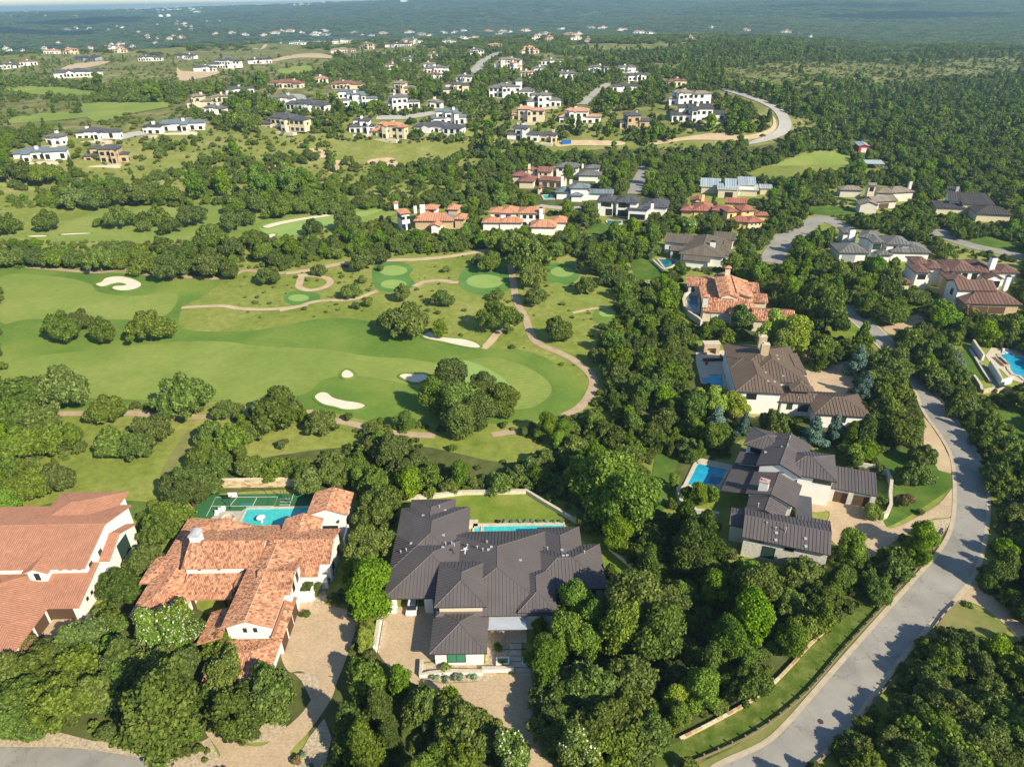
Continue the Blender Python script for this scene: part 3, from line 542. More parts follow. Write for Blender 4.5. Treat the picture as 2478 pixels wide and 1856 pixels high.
class House:
    def __init__(s, name, label, org, wall, roof, cover='plain', cat='house', trim='fascia_brown', group=None, ang=0, detail=1, frame='dark_metal', gl='window_glass'):
        s.root = empty(name, org, 0, label, cat, group); s.org = org; s.wm = wall; s.rm = roof; s.cover = cover; s.trim = trim
        s.blocks = []; s.gz = org[2]; s.ang = math.radians(ang); s.detail = detail; s.faces = []; s.frame = frame; s.gl = gl
    def block(s, x0, y0, x1, y1, ze, kind='hip', pitch=.36, over=.7, wall=True, base=0, ang=None, z1=None, frac=.5, ins=None, wm=None, rm=None, name='wall', cover=None, trim=None, gover=.35):
        """x0..y1: outline of the eaves in the house's own axes; ze: eave height above the ground"""
        a = s.ang if ang is None else math.radians(ang); g = s.gz
        z = g+ze; w, d = x1-x0, y1-y0; F = []; planes = []
        xm = x0+w*frac; ym = y0+d*frac
        if kind == 'hip':
            hp = min(w, d)/2; zr = z+hp*pitch; i0 = i1 = hp
            if ins: i0, i1 = ins
            if d >= w: A = (xm, y0+i0, zr); B = (xm, y1-i1, zr); F = [[(x0,y1,z),(x0,y0,z),A,B],[(x1,y0,z),(x1,y1,z),B,A],[(x0,y0,z),(x1,y0,z),A],[(x1,y1,z),(x0,y1,z),B]]
            else: A = (x0+i0, ym, zr); B = (x1-i1, ym, zr); F = [[(x0,y0,z),(x1,y0,z),B,A],[(x1,y1,z),(x0,y1,z),A,B],[(x0,y1,z),(x0,y0,z),A],[(x1,y0,z),(x1,y1,z),B]]
        elif kind == 'gx': zr = z+(ym-y0)*pitch; zn = z if z1 is None else g+z1; F = [[(x0,y0,z),(x1,y0,z),(x1,ym,zr),(x0,ym,zr)],[(x1,y1,zn),(x0,y1,zn),(x0,ym,zr),(x1,ym,zr)]]
        elif kind == 'gy': zr = z+(xm-x0)*pitch; zn = z if z1 is None else g+z1; F = [[(x0,y1,z),(x0,y0,z),(xm,y0,zr),(xm,y1,zr)],[(x1,y0,zn),(x1,y1,zn),(xm,y1,zr),(xm,y0,zr)]]
        elif kind == 'sS': F = [[(x0,y0,z),(x1,y0,z),(x1,y1,z+d*pitch),(x0,y1,z+d*pitch)]]
        elif kind == 'sN': F = [[(x1,y1,z),(x0,y1,z),(x0,y0,z+d*pitch),(x1,y0,z+d*pitch)]]
        elif kind == 'sE': F = [[(x1,y0,z),(x1,y1,z),(x0,y1,z+w*pitch),(x0,y0,z+w*pitch)]]
        elif kind == 'sW': F = [[(x0,y1,z),(x0,y0,z),(x1,y0,z+w*pitch),(x1,y1,z+w*pitch)]]
        elif kind == 'flat': F = [[(x0,y0,z),(x1,y0,z),(x1,y1,z),(x0,y1,z)]]
        for f in F:
            u = (Vector(f[1])-Vector(f[0])); n = u.cross(Vector(f[-1])-Vector(f[0])).normalized()
            if n.z < 0: n = -n
            planes.append((n, Vector(f[0])))
        def top(x, y): return min(q.z-(n.x*(x-q.x)+n.y*(y-q.y))/n.z for n, q in planes)
        B_ = dict(a=a, r=(x0,y0,x1,y1), F=F, top=top, kind=kind, wr=None, cover=cover or s.cover, rm=rm or s.rm, wm=wm or s.wm, name=name, trim=trim or s.trim, ze=z)
        gx0 = gx1 = gy0 = gy1 = over
        if kind == 'gx': gx0 = gx1 = gover
        if kind == 'gy': gy0 = gy1 = gover
        if wall: B_['wr'] = (x0+gx0, y0+gy0, x1-gx1, y1-gy1); B_['base'] = g+base
        s.blocks.append(B_); return B_
    def pix(s, c, sw, se, d, ze, kind='hip', **kw):
        """the front eave read off the photograph from its two ends, d metres deep"""
        a = kw.get('ang'); a = s.ang if a is None else math.radians(a)
        q = []
        for px in (sw, se):
            o = P(c, *px); r = ray(*o); t = (CAMH-(s.gz+ze))/-r[2]; x, y = r[0]*t, r[1]*t
            q.append((x*math.cos(a)+y*math.sin(a), -x*math.sin(a)+y*math.cos(a)))
        y0 = (q[0][1]+q[1][1])/2
        return s.block(q[0][0], y0, q[1][0], y0+d, ze, kind, **kw)
    def hidden(s, B, x, y, z):
        wx = x*math.cos(B['a'])-y*math.sin(B['a']); wy = x*math.sin(B['a'])+y*math.cos(B['a'])
        for O in s.blocks:
            if O is B: continue
            c, sn = math.cos(O['a']), math.sin(O['a']); X = wx*c+wy*sn; Y = -wx*sn+wy*c; r = O['r']
            if r[0] < X < r[2] and r[1] < Y < r[3] and O['top'](X, Y) > z+.05: return True
            if O['wr']:
                r = O['wr']
                if r[0] < X < r[2] and r[1] < Y < r[3] and O['top'](X, Y)-.1 > z and O['base'] < z: return True
        return False
    def win(s, B, side, u, z, w, h, cols=2, rows=1, frame=None, gl=None, door=None):
        if B['wr'] is None: return
        x0, y0, x1, y1 = B['wr']; a = B['a']
        x, y, r = {'S': (u, y0, 0), 'N': (u, y1, math.pi), 'E': (x1, u, math.pi/2), 'W': (x0, u, -math.pi/2)}[side]
        X = x*math.cos(a)-y*math.sin(a); Y = x*math.sin(a)+y*math.cos(a)
        if door:
            o = bpy.data.objects.new('garage_door', door_mesh(w, h, door)); link(o, s.root); o.location = (X-s.org[0], Y-s.org[1], s.gz+z-s.org[2]); o.rotation_euler.z = r+a; return
        fm, gm = window_mesh(w, h, cols, rows, frame or s.frame, gl or s.gl)
        o = bpy.data.objects.new('window', fm); link(o, s.root); o.location = (X-s.org[0], Y-s.org[1], s.gz+z-s.org[2]); o.rotation_euler.z = r+a
        if s.detail: link(bpy.data.objects.new('pane', gm), o)
        else:
            g = bpy.data.objects.new('pane', gm); link(g, o)
    def wins(s, B, side, us, z, w, h, **k):
        for u in us: s.win(B, side, u, z, w, h, **k)
    def chimney(s, x, y, z0, z1, w=1.3, d=1.3, mat=None, cap='dark_metal', ang=None, style='flat'):
        a = s.ang if ang is None else math.radians(ang); b = MB(s.org, a, mat or s.wm)
        b.box(x-w/2, y-d/2, s.gz+z0, x+w/2, y+d/2, s.gz+z1); o = b.build('chimney', s.root)
        c = MB(s.org, a, cap)
        if style == 'barrel':
            n = 6; pr = [(x+math.cos(math.pi*k/n)*(w/2+.15), s.gz+z1+math.sin(math.pi*k/n)*.8) for k in range(n+1)]
            for (xa, za), (xb, zb) in zip(pr, pr[1:]): c.face([(xb, y-d/2-.15, zb), (xa, y-d/2-.15, za), (xa, y+d/2+.15, za), (xb, y+d/2+.15, zb)])
            c.face([(q[0], y-d/2-.15, q[1]) for q in pr][::-1]); c.face([(q[0], y+d/2+.15, q[1]) for q in pr])
        elif style == 'roof':
            for q in ((-1,-1),(1,-1),(1,1),(-1,1)): c.box(x+q[0]*w*.4-.1, y+q[1]*d*.4-.1, s.gz+z1, x+q[0]*w*.4+.1, y+q[1]*d*.4+.1, s.gz+z1+.6)
            e = [(x-w*.75, y-d*.75), (x+w*.75, y-d*.75), (x+w*.75, y+d*.75), (x-w*.75, y+d*.75)]
            for i in range(4): j = (i+1) % 4; c.face([(*e[i], s.gz+z1+.6), (*e[j], s.gz+z1+.6), (x, y, s.gz+z1+1.3)])
            c.face([(*q, s.gz+z1+.6) for q in e][::-1])
        else:
            c.box(x-w/2-.08, y-d/2-.08, s.gz+z1, x+w/2+.08, y+d/2+.08, s.gz+z1+.12); c.box(x-w*.28, y-d*.2, s.gz+z1+.12, x+w*.28, y+d*.2, s.gz+z1+.4)
        c.build('chimney_cap', s.root)
    def finish(s):
        rnd_ = random.Random(len(s.blocks)*7+int(s.org[0]))
        # walls, one part per wall material
        mats = []
        for B in s.blocks:
            if B['wr'] and (B['wm'], B['name']) not in mats: mats.append((B['wm'], B['name']))
        for wm, nm in mats:
            b = MB(s.org, 0, wm)
            for B in s.blocks:
                if not B['wr'] or (B['wm'], B['name']) != (wm, nm): continue
                b.setang(B['a']); x0, y0, x1, y1 = B['wr']; cs = [(x0,y0),(x1,y0),(x1,y1),(x0,y1)]
                for i in range(4):
                    p, q = cs[i], cs[(i+1)%4]; tp = []
                    for k in range(9):
                        f = k/8; x = p[0]+(q[0]-p[0])*f; y = p[1]+(q[1]-p[1])*f; tp.append((x, y, B['top'](x, y)-.14))
                    b.face([(*p, B['base']), (*q, B['base'])] + tp[::-1])
            b.build(nm, s.root)
        # roofs
        for rm in dict.fromkeys(B['rm'] for B in s.blocks):
            b = MB(s.org, 0, rm); tr = MB(s.org, 0, s.trim); cap = MB(s.org, 0, rm)
            for B in s.blocks:
                if B['rm'] != rm: continue
                b.setang(B['a']); tr.setang(B['a']); cap.setang(B['a'])
                for f in B['F']: b.face(f)
                x0, y0, x1, y1 = B['r']
                # fascia round the outline and the boarding underneath, kept just inside the edge of the roof
                rim = []
                for f in B['F']:
                    n = len(f)
                    for i in range(n):
                        p, q = f[i], f[(i+1) % n]
                        on = lambda v: abs(v[0]-x0) < 1e-4 or abs(v[0]-x1) < 1e-4 or abs(v[1]-y0) < 1e-4 or abs(v[1]-y1) < 1e-4
                        same = (abs(p[0]-q[0]) < 1e-4 and (abs(p[0]-x0) < 1e-4 or abs(p[0]-x1) < 1e-4)) or (abs(p[1]-q[1]) < 1e-4 and (abs(p[1]-y0) < 1e-4 or abs(p[1]-y1) < 1e-4))
                        if same: tr.face([(p[0],p[1],p[2]-.24),(q[0],q[1],q[2]-.24),(q[0],q[1],q[2]-.003),(p[0],p[1],p[2]-.003)])
                    tr.face([(p[0],p[1],p[2]-.24) for p in f][::-1])
                # caps along ridges and hips
                es = set()
                for f in B['F']:
                    for i in range(len(f)):
                        p, q = f[i], f[(i+1) % len(f)]; k = tuple(sorted((tuple(round(v, 3) for v in p), tuple(round(v, 3) for v in q))))
                        if k in es and (Vector(p)-Vector(q)).length > .3: cap.tube([(p[0],p[1],p[2]+.02), (q[0],q[1],q[2]+.02)], .09 if s.detail else .13, 4)
                        es.add(k)
            rp = b.build('roof', s.root)
            tr.build('fascia', s.root)
            if cap.v: cap.build('ridge_cap', s.root)
        s.cover_roof()
        # outline for keeping wild trees off
        for B in s.blocks:
            c, sn = math.cos(B['a']), math.sin(B['a']); pts = []
            for x, y in ((B['r'][0],B['r'][1]),(B['r'][2],B['r'][1]),(B['r'][2],B['r'][3]),(B['r'][0],B['r'][3])):
                X, Y = x*c-y*sn, x*sn+y*c; pts.append(pj(X, Y, B['ze']+.8)[:2]); pts.append(pj(X, Y, s.gz+(1.0 if s.detail else .8))[:2])
            FOOT.append([(x*c-y*sn, x*sn+y*c) for x, y in ((B['r'][0]-1.2,B['r'][1]-1.2),(B['r'][2]+1.2,B['r'][1]-1.2),(B['r'][2]+1.2,B['r'][3]+1.2),(B['r'][0]-1.2,B['r'][3]+1.2))])
            CLEAR.append(hull(pts))
    def cover_roof(s):
        pans = []; tiles = MB(s.org, 0, s.rm)
        for B in s.blocks:
            cv = B['cover']
            if cv in ('plain',) or B['kind'] == 'flat': continue
            ca, sa = math.cos(B['a']), math.sin(B['a'])
            for f in B['F']:
                O = Vector(f[0]); u = (Vector(f[1])-O).normalized(); n = u.cross(Vector(f[-1])-O).normalized()
                if n.z < 0: n = -n
                v = n.cross(u)
                if v.z < 0: v = -v
                uv = [((Vector(q)-O).dot(u), (Vector(q)-O).dot(v)) for q in f]
                U0, U1 = min(q[0] for q in uv), max(q[0] for q in uv); V1 = max(q[1] for q in uv)
                def span(uu):
                    hits = []
                    for i in range(len(uv)):
                        a_, b_ = uv[i], uv[(i+1) % len(uv)]
                        if (a_[0]-uu)*(b_[0]-uu) < 0: hits.append(a_[1]+(b_[1]-a_[1])*(uu-a_[0])/(b_[0]-a_[0]))
                    return (min(hits), max(hits)) if len(hits) >= 2 else None
                if cv == 'seam':
                    k = U0; wd = s.seam
                    while k < U1-.06:
                        e = min(k+wd, U1); lo = clip_strip(uv, k+.006, e-.006)
                        if len(lo) >= 3:
                            cx = sum(q[0] for q in lo)/len(lo); cy = sum(q[1] for q in lo)/len(lo)
                            mid = [O+u*q[0]*1+v*q[1] for q in lo]+[O+u*cx+v*cy]
                            hid = sum(s.hidden(B, q.x, q.y, q.z) for q in [mid[-1]]+[mid[-1]*.5+q*.5 for q in mid[:-1]])
                            if hid < len(mid):
                                sp = span(k+.03); L = []
                                pans.append((sum(1 for _ in lo) and area2(lo), B, [O+u*q[0]+v*q[1] for q in lo], n, (O+u*(k+.03)+v*sp[0], O+u*(k+.03)+v*sp[1], u) if sp and sp[1]-sp[0] > .1 else None))
                        k = e
                else:
                    tw, th = (.30, .42) if cv == 'barrel' else (.34, .40)
                    if not s.detail: tw, th = .55, 9
                    ru = s.rows if hasattr(s, 'rows') else 1
                    tw *= ru; th *= ru
                    kk = U0+tw/2
                    while kk < U1:
                        sp = span(kk)
                        if sp:
                            vv = sp[0]
                            while vv < sp[1]-.08:
                                ve = min(vv+th, sp[1]); c0 = O+u*kk+v*((vv+ve)/2)
                                if not s.hidden(B, c0.x, c0.y, c0.z):
                                    b0 = O+u*kk+v*(vv-.02); b1 = O+u*kk+v*(ve+.02)
                                    if cv == 'barrel': prof = ((-.46, .02), (-.22, .085), (.22, .085), (.46, .02))
                                    else: prof = ((-.49, .03), (-.1, .05), (.1, .085), (.49, .03))
                                    tiles.setang(B['a']); i0 = []; i1 = []
                                    for pu, pn in prof:
                                        q = b0+u*pu*tw+n*(pn+.035)*min(ru,1.6); i0.append(tiles.p(*q)); q = b1+u*pu*tw+n*pn*min(ru,1.6); i1.append(tiles.p(*q))
                                    for j in range(3): tiles.idx([i0[j], i0[j+1], i1[j+1], i1[j]])
                                    tiles.idx([i0[3], i0[2], i0[1], i0[0]])
                                vv = ve
                        kk += tw
        if tiles.v: tiles.build('roof_tiles', s.root, kind='stuff')
        if pans:
            pans.sort(key=lambda q: -q[0]); lim = s.npan; rest = MB(s.org, 0, s.rm)
            for i, (ar, B, poly, n, seam) in enumerate(pans):
                b = MB(s.org, B['a'], s.rm) if i < lim else rest; b.setang(B['a'])
                lo = [b.p(*(q+n*.004)) for q in poly]; hi = [b.p(*(q+n*.022)) for q in poly]; m = len(poly)
                for j in range(m): b.idx([lo[j], lo[(j+1)%m], hi[(j+1)%m], hi[j]])
                b.idx(hi)
                if seam:
                    p0, p1, u = seam; hw = .022*s.seamw; hh = .06*s.seamw
                    A = [b.p(*(p0-u*hw+n*.02)), b.p(*(p0+u*hw+n*.02)), b.p(*(p1+u*hw+n*.02)), b.p(*(p1-u*hw+n*.02))]; T = [b.p(*(p0-u*hw+n*hh)), b.p(*(p0+u*hw+n*hh)), b.p(*(p1+u*hw+n*hh)), b.p(*(p1-u*hw+n*hh))]
                    for j in range(4): b.idx([A[j], A[(j+1)%4], T[(j+1)%4], T[j]])
                    b.idx(T)
                if i < lim: b.build('roof_panel', s.root)
            if rest.v: rest.build('roof_panels', s.root, kind='stuff')
    seam = .5; seamw = 1.0; npan = 0; rows = 1
def area2(p): return abs(sum(p[i][0]*p[(i+1)%len(p)][1]-p[(i+1)%len(p)][0]*p[i][1] for i in range(len(p))))/2
def clip_strip(poly, a, b):
    def half(pl, f):
        out = []
        for i in range(len(pl)):
            p, q = pl[i], pl[(i+1)%len(pl)]; fp, fq = f(p), f(q)
            if fp >= 0: out.append(p)
            if fp*fq < 0: t = fp/(fp-fq); out.append((p[0]+(q[0]-p[0])*t, p[1]+(q[1]-p[1])*t))
        return out
    r = half(poly, lambda p: p[0]-a)
    return half(r, lambda p: b-p[0]) if r else []
def hull(pts):
    pts = sorted(set(pts))
    def half(ps):
        h = []
        for p in ps:
            while len(h) > 1 and (h[-1][0]-h[-2][0])*(p[1]-h[-2][1])-(h[-1][1]-h[-2][1])*(p[0]-h[-2][0]) <= 0: h.pop()
            h.append(p)
        return h
    return half(pts)[:-1]+half(pts[::-1])[:-1]
FOOT = []
def vents(h, pts, mat='steel'):
    """small pipes and boxes standing on a roof"""
    for x, y, hh in pts:
        z = max([B['top'](x*math.cos(B['a'])+y*math.sin(B['a']), -x*math.sin(B['a'])+y*math.cos(B['a'])) for B in h.blocks if B['r'][0] < x*math.cos(B['a'])+y*math.sin(B['a']) < B['r'][2] and B['r'][1] < -x*math.sin(B['a'])+y*math.cos(B['a']) < B['r'][3]] or [4])
        b = MB(h.org, 0, mat)
        if hh < .3: b.box(x-.25, y-.2, z-.1, x+.25, y+.2, z+hh); b.build('roof_vent', h.root)
        else: b.cyl(x, y, z-.1, z+hh, .09, n=6); b.cyl(x, y, z+hh, z+hh+.08, .15, n=6); b.build('vent_pipe', h.root)

# === 1: the large dark metal roof in the front middle
h = House('dark_roofed_house', 'wide single storey house with dark purple-brown standing seam hip roofs and a paved forecourt', (-4,85,0), 'white_stucco', 'dark_standing_seam', 'seam'); h.npan = 300; h.seam = .60; h.seamw = 1.5
h.block(-20.3,95,-11.5,106.9,4.0); A2 = h.block(-21.9,87.5,-8.55,104.4,4.02, ins=(6.7,6.7))
h.block(-21.9,81.2,-7,96.5,4.02, 'hip', wall=False)
Mn = h.block(-12.9,77.2,6.72,97.2,4.05,'hip',.315,ins=(7.5,7.4)); F1 = h.block(.3,77.3,6.5,87,4.55,'hip',.42)
h.block(4.2,84,12.1,98.2,3.92); R2 = h.block(2,82.8,15.4,93.5,3.86)
T = h.block(-13,77.25,-4.72,87.3,6.1,'hip',.4,wm='cream_stucco',name='upper_wall'); Wg = h.block(-13.3,70.5,-4.5,79.6,3.5, wm='white_stucco')
cn = h.block(-4.4,75.2,1.7,78.3,3.1,'flat',wall=False, rm='canopy_metal')
h.win(Wg,'S',-9.3,.7,2.9,2.0,2,1,gl='aqua_glass'); h.win(F1,'S',3.2,.3,3.4,3.2,3,1,gl='green_glass'); h.win(R2,'S',9.5,.4,5,2.8,4,1,gl='green_glass')
h.wins(R2,'S',(12.8,),.8,1.6,2.0); h.win(Mn,'N',-1,.3,9,2.8,6,1,gl='green_glass'); h.win(F1,'W',80,.4,2,2.6,2,1)
h.chimney(-9.9,98.6,5,6.6,.1,.1) if False else None
h.finish()
b = MB(h.org, 0, 'white_stucco')
for x in (-20.9,-14.6): b2 = MB(h.org,0,'white_stucco'); b2.box(x-.7,81.7,0,x+.7,83.2,3.9); b2.build('pillar', h.root)
vents(h, [(-17.2,100.2,.15),(-13.3,102.7,.15),(-14.4,103,.5),(-18.6,93,.15),(-20.3,91.3,.5),(-19.3,91.4,.5),(-12.9,94.6,.15),(-12.3,92,.6),(-11.2,92.1,.7),(-10.8,92,.6),(-8.4,91.5,.7),(-6.6,90.5,.6),(-5.6,89.6,.5),(-4.9,91.4,.5),(-4.1,90,.15),(-4.6,89.5,.15),(-12.7,91,.15),(5.8,91.5,.6),(8.3,90.6,.15),(8.4,88.9,.15),(9.1,89,.15),(12.2,90,.5),(.9,87.6,.15)])
b = MB(h.org,0,'white_metal'); z = 7.4; b.tube([(-8.6,88.2,z-.4),(-8.6,88.2,z+.9)],.05,5); b.tube([(-9.3,88.2,z+.5),(-8.0,88.0,z+.9)],.06,5); b.tube([(-8.6,87.6,z+.3),(-8.3,88.6,z+.9)],.06,5); b.ball(-8.6,88.1,z+.95,.25,.25,.1,6,4); b.build('satellite_aerial', h.root)
b = MB(h.org,0,'dark_metal'); b.box(-3.9,73.9,.05,1.6,74.0,.12); b.build('threshold', h.root)
CLEAR.append(cp('B', [(640,200),(1060,192),(1290,330),(1300,370),(740,365),(640,330)]))
CLEAR.append(cp('B', [(830,860),(1050,860),(1050,1190),(470,1225),(470,1100),(830,1100)]))
# garden walls and entry
def wall_thing(label, pts, w, hgt_, mat, name='garden_wall', cat='wall', group=None, cop='coping', lev=0):
    c = (sum(p[0] for p in pts)/len(pts), sum(p[1] for p in pts)/len(pts), 0)
    e = empty(name, c, 0, label, cat, group); b = MB(c,0,mat); b.strip(pts, w, lev, lev+hgt_); b.build('wall', e)
    if cop: b = MB(c,0,cop); b.strip(pts, w+.12, lev+hgt_+.002, lev+hgt_+.1); b.build('coping', e)
    return e
wall_thing('low white wall curling round the silver shrubs of the forecourt', [W('3',350,1468)[:2], W('3',340,1585)[:2], W('3',420,1572)[:2], W('3',600,1555)[:2], W('3',860,1560)[:2]], .45, .8, 'white_stucco')
wall_thing('low white wall to the left of the front steps', [W('3',850,1535)[:2], W('3',1120,1532)[:2]], .45, .8, 'white_stucco')
wall_thing('low white wall running from the front steps under the oaks', [W('3',1270,1535)[:2], W('3',1600,1528)[:2]], .45, .8, 'white_stucco')
wall_thing('white wall dividing the two forecourts beside the yellow hedge', [W('B',280,830)[:2], W('B',262,900)[:2], W('B',238,1050)[:2]], .5, 1.6, 'white_stucco')
wall_thing('pale stone wall round the back lawn of the dark roofed house', [W('B',410,238)[:2], W('B',560,228)[:2], W('B',700,212)[:2], W('B',1040,206)[:2], W('B',1130,262)[:2], W('B',1280,350)[:2], W('B',1330,372)[:2]], .5, .9, 'limestone')
wall_thing('pale stone wall along the narrow side lawn', [W('B',1480,505)[:2], W('B',1600,605)[:2]], .5, .9, 'limestone')
e = empty('entry_steps', (*W('3',1180,1500)[:2],0), 0, 'pale stone slab path and steps to the front door', 'steps')
for i,(y0,y1) in enumerate(((1305,1352),(1358,1405),(1411,1450),(1456,1500),(1506,1545),(1549,1565))):
    xa = 1085 if i < 4 else 1130; xb = 1180 if i < 3 else (1225 if i == 3 else 1262)
    a = W('3',xa,y1); c = W('3',xb,y1); d = W('3',xb,y0); b = MB(e.location,0,'coping'); b.box(a[0],a[1],.02,c[0],d[1],.16-.02*i); b.build('slab', e)
a = W('3',903,1300); c = W('3',1225,1300); d = W('3',1225,1200); b = MB((a[0],a[1],0),0,'coping'); b.box(a[0],a[1],.02,c[0],d[1]+4,.1); b.build('porch_floor', label='pale paved porch floor under the flat grey canopy', cat='porch floor')
for lab, x0, x1, y0, y1 in (('square white planter of low shrubs left of the front path',968,1080,1445,1500),('square white planter of flowering shrubs right of the front path',1185,1325,1445,1500)):
    a = W('3',x0,y1); c = W('3',x1,y0); e = empty('planter', (a[0],a[1],0), 0, lab, 'planter'); b = MB(e.location,0,'white_stucco')
    for q in ((a[0],a[1],c[0],a[1]+.25),(a[0],c[1],c[0],c[1]+.25),(a[0],a[1]+.25,a[0]+.25,c[1]),(c[0]-.25,a[1]+.25,c[0],c[1])): b.box(q[0],q[1],0,q[2],q[3],.7)
    b.build('box', e); b = MB(e.location,0,'land'); b.box(a[0]+.25,a[1]+.25,0,c[0]-.25,c[1],.55); b.build('soil', e)
def pool(label, pts, wat, cop='coping', z=.2, cw=.8, extra=None, name='swimming_pool'):
    c = (sum(p[0] for p in pts)/len(pts), sum(p[1] for p in pts)/len(pts), 0); CLEAR.append(hull([pj(x, y, 0)[:2] for x, y in pts]))
    e = empty(name, c, 0, label, 'pool'); b = MB(c,0,cop); b.strip(list(pts)+[pts[0]], cw, 0, z+.1); b.build('coping', e)
    b = MB(c,0,wat)
    for t in tessellate_polygon([[Vector((x, y, 0)) for x, y in pts]]): b.face([(*pts[k], z) for k in t])
    b.build('water', e); return e
def rect(c, x0, y0, x1, y1): a = W(c,x0,y1); d = W(c,x1,y0); return [(a[0],a[1]),(d[0],a[1]),(d[0],d[1]),(a[0],d[1])]
e = pool('long narrow turquoise lap pool between the dark roof and the lawn', [(-8.0,99),(9.8,99),(9.8,103.4),(-8.0,103.4)], 'pool_turquoise')
b = MB(e.location,0,'coping'); b.box(-6.6,99.4,.05,-6.1,103,.35); b.build('spa_wall', e); b = MB(e.location,0,'pool_deep'); b.box(1,99.4,.05,6,101.4,.24); b.build('sun_shelf', e)
b = MB((-9.5,104.5,0),0,'coping'); b.box(-11.4,102.6,0,-7.2,105.0,.3); b.build('pool_terrace', label='pale stone corner terrace between lawn and lap pool', cat='terrace')

# === 2: the clay barrel tile house
h = House('clay_tile_house', 'white stucco house under many mottled orange clay barrel tile roofs with a sport court behind', (-48,90,0), 'white_stucco', 'clay_barrel', 'barrel', trim='roof_trim_terra')
Mu = h.block(-57.3,86.9,-44.0,101,6.0,'gx',.37,frac=.34,z1=3.1); RW = h.block(-44.5,88.6,-32.3,97.5,5.0,'gx',.37); h.block(-43.6,86.4,-34.0,93,4.2,'sS',.37)
h.block(-43.5,91,-36.4,101.3,4.5,'gy',.37); PH = h.block(-39.4,100.9,-31.7,107.6,5.5,'gy',.38)
h.block(-63.2,79,-54.6,103,3.3,'hip',.37); LM = h.block(-56.5,82.5,-47.5,86.9,3.3,'sS',.33,wall=False); h.block(-65.0,86.5,-60,93,3.2,'hip',.37)
h.block(-60,88,-50,101,3.5,'gy',.3)
SG = h.block(-45.8,74.0,-37.8,91.5,5.9,'gy',.37); CG = h.block(-43,80.6,-36.8,88.0,6.1,'gx',.37)
GL = h.block(-38.2,73.6,-36.7,82.6,3.3,'sE',.6,over=.3,gover=0); GS = h.block(-46.5,66.8,-36.9,74.3,3.1,'hip',.37); h.block(-50,73.5,-45.8,80,3.0,'sW',.36)
h.block(-47.5,84,-44,90,4.6,'gy',.37)
h.wins(SG,'S',(-42.3,-40.7),4.6,.6,.9,cols=1); h.wins(CG,'E',(83.2,85.4),4.2,1.0,1.9); h.wins(Mu,'S',(-54.6,-51.2),4.9,.5,.5,cols=1)
h.win(PH,'E',102.6,1.2,1.2,2.2); h.win(PH,'S',-35.4,.1,3.0,2.5,3,1); h.wins(RW,'E',(91,95),1.2,1.1,1.8)
for y in (75.4,78.4,81.2): h.win(GL,'E',y,.05,2.5,2.4,door='wood_brown')
h.chimney(-56.2,92.2,6,9.0,1.7,1.5,cap='steel',style='barrel'); h.finish()
for x,y in ((-54.6,83.2),(-49.2,83.2)): b2 = MB(h.org,0,'wood_brown'); b2.box(x-.15,y-.15,0,x+.15,y+.15,3.1); b2.build('porch_post', h.root)
for x0,y0,x1,y1,hh in ((-37.4,84.6,-35.2,85.0,2.2),(-35.2,84.6,-34.9,89,2.4),(-32.2,97.5,-31.9,101.5,2.6),(-36.9,66.0,-36.5,67.6,1.8),(-37.2,87.6,-33,88,3.0)): b = MB(h.org,0,'white_stucco'); b.box(x0,y0,0,x1,y1,hh); b.build('courtyard_wall', h.root)
b = MB(h.org,0,'dark_metal')
for x in (-37.0,-33.6): b.box(x-.12,100.75,3.6,x+.12,101.3,4.0)
b.build('wall_lamp', h.root)
e = pool('turquoise rectangular pool beside the sport court', [(-54.7,103.4),(-41.5,103.4),(-41.5,109.8),(-54.7,109.8)], 'pool_turquoise', cw=.7)
b = MB((-50.3,105.5,.1),0,'white_metal'); b.cyl(-50.3,105.5,.1,1.0,.25,.18); b.cyl(-50.3,105.5,1.0,1.35,.2,.9); b.build('pool_fountain', label='white pedestal bowl standing in the turquoise pool', cat='fountain')
flat('patio', [W('2',*p)[:2] for p in ((690,345),(800,290),(960,290),(1010,255),(990,280),(930,420),(640,420))], 'concrete', 3)
# sport court
e = empty('sport_court', (-56,112,0), 0, 'green sport court with white lines and a basketball hoop behind the clay tile house', 'sports court')
c5 = [W('2',*p)[:2] for p in ((520,345),(500,290),(640,140),(1440,130),(1640,140),(1570,250),(1010,252),(960,300),(680,360))]
flat('court_surface', [(x,y) for x,y in c5], 'court_green', 2, kind=None, parent=None) if False else None
b = MB(e.location,0,'court_green')
for t in tessellate_polygon([[Vector((x,y,0)) for x,y in c5]]): b.face([(*c5[k],.06) for k in t])
b.build('court_surface', e); CLEAR.append(hull([pj(q[0],q[1],0)[:2] for q in c5]+[pj(q[0],q[1]+1,2.4)[:2] for q in c5])); CLEAR.append(cp('2',[(640,420),(690,330),(960,280),(1520,240),(1560,400),(930,420)]))
c6 = [W('2',*p)[:2] for p in ((960,215),(1080,215),(1060,242),(945,242))]; b = MB(e.location,0,'court_blue'); b.face([(*p,.075) for p in c6]); b.build('court_key', e)
b = MB(e.location,0,'white_metal')
for pts in ([(640,335),(725,165),(1290,160),(1255,245),(690,245)],[(850,245),(915,168)],[(1060,245),(1100,165)],[(1435,130),(1395,245)],[(1310,178),(1400,178)],[(1310,205),(1400,207)],[(1305,232),(1395,232)]): b.strip([W('2',*p)[:2] for p in pts],.1,.07,.085)
b.build('court_lines', e)
b = MB(e.location,0,'dark_metal'); cc = W('2',985,245); b.strip([(cc[0]+4.6*math.cos(a*.2),cc[1]+6*math.sin(a*.2)) for a in range(17)],.08,.07,.085); b.build('arc_line', e)
hp = W('2',860,270); e = empty('basketball_hoop', hp, 0, 'basketball hoop on a black post beside the sport court', 'basketball hoop')
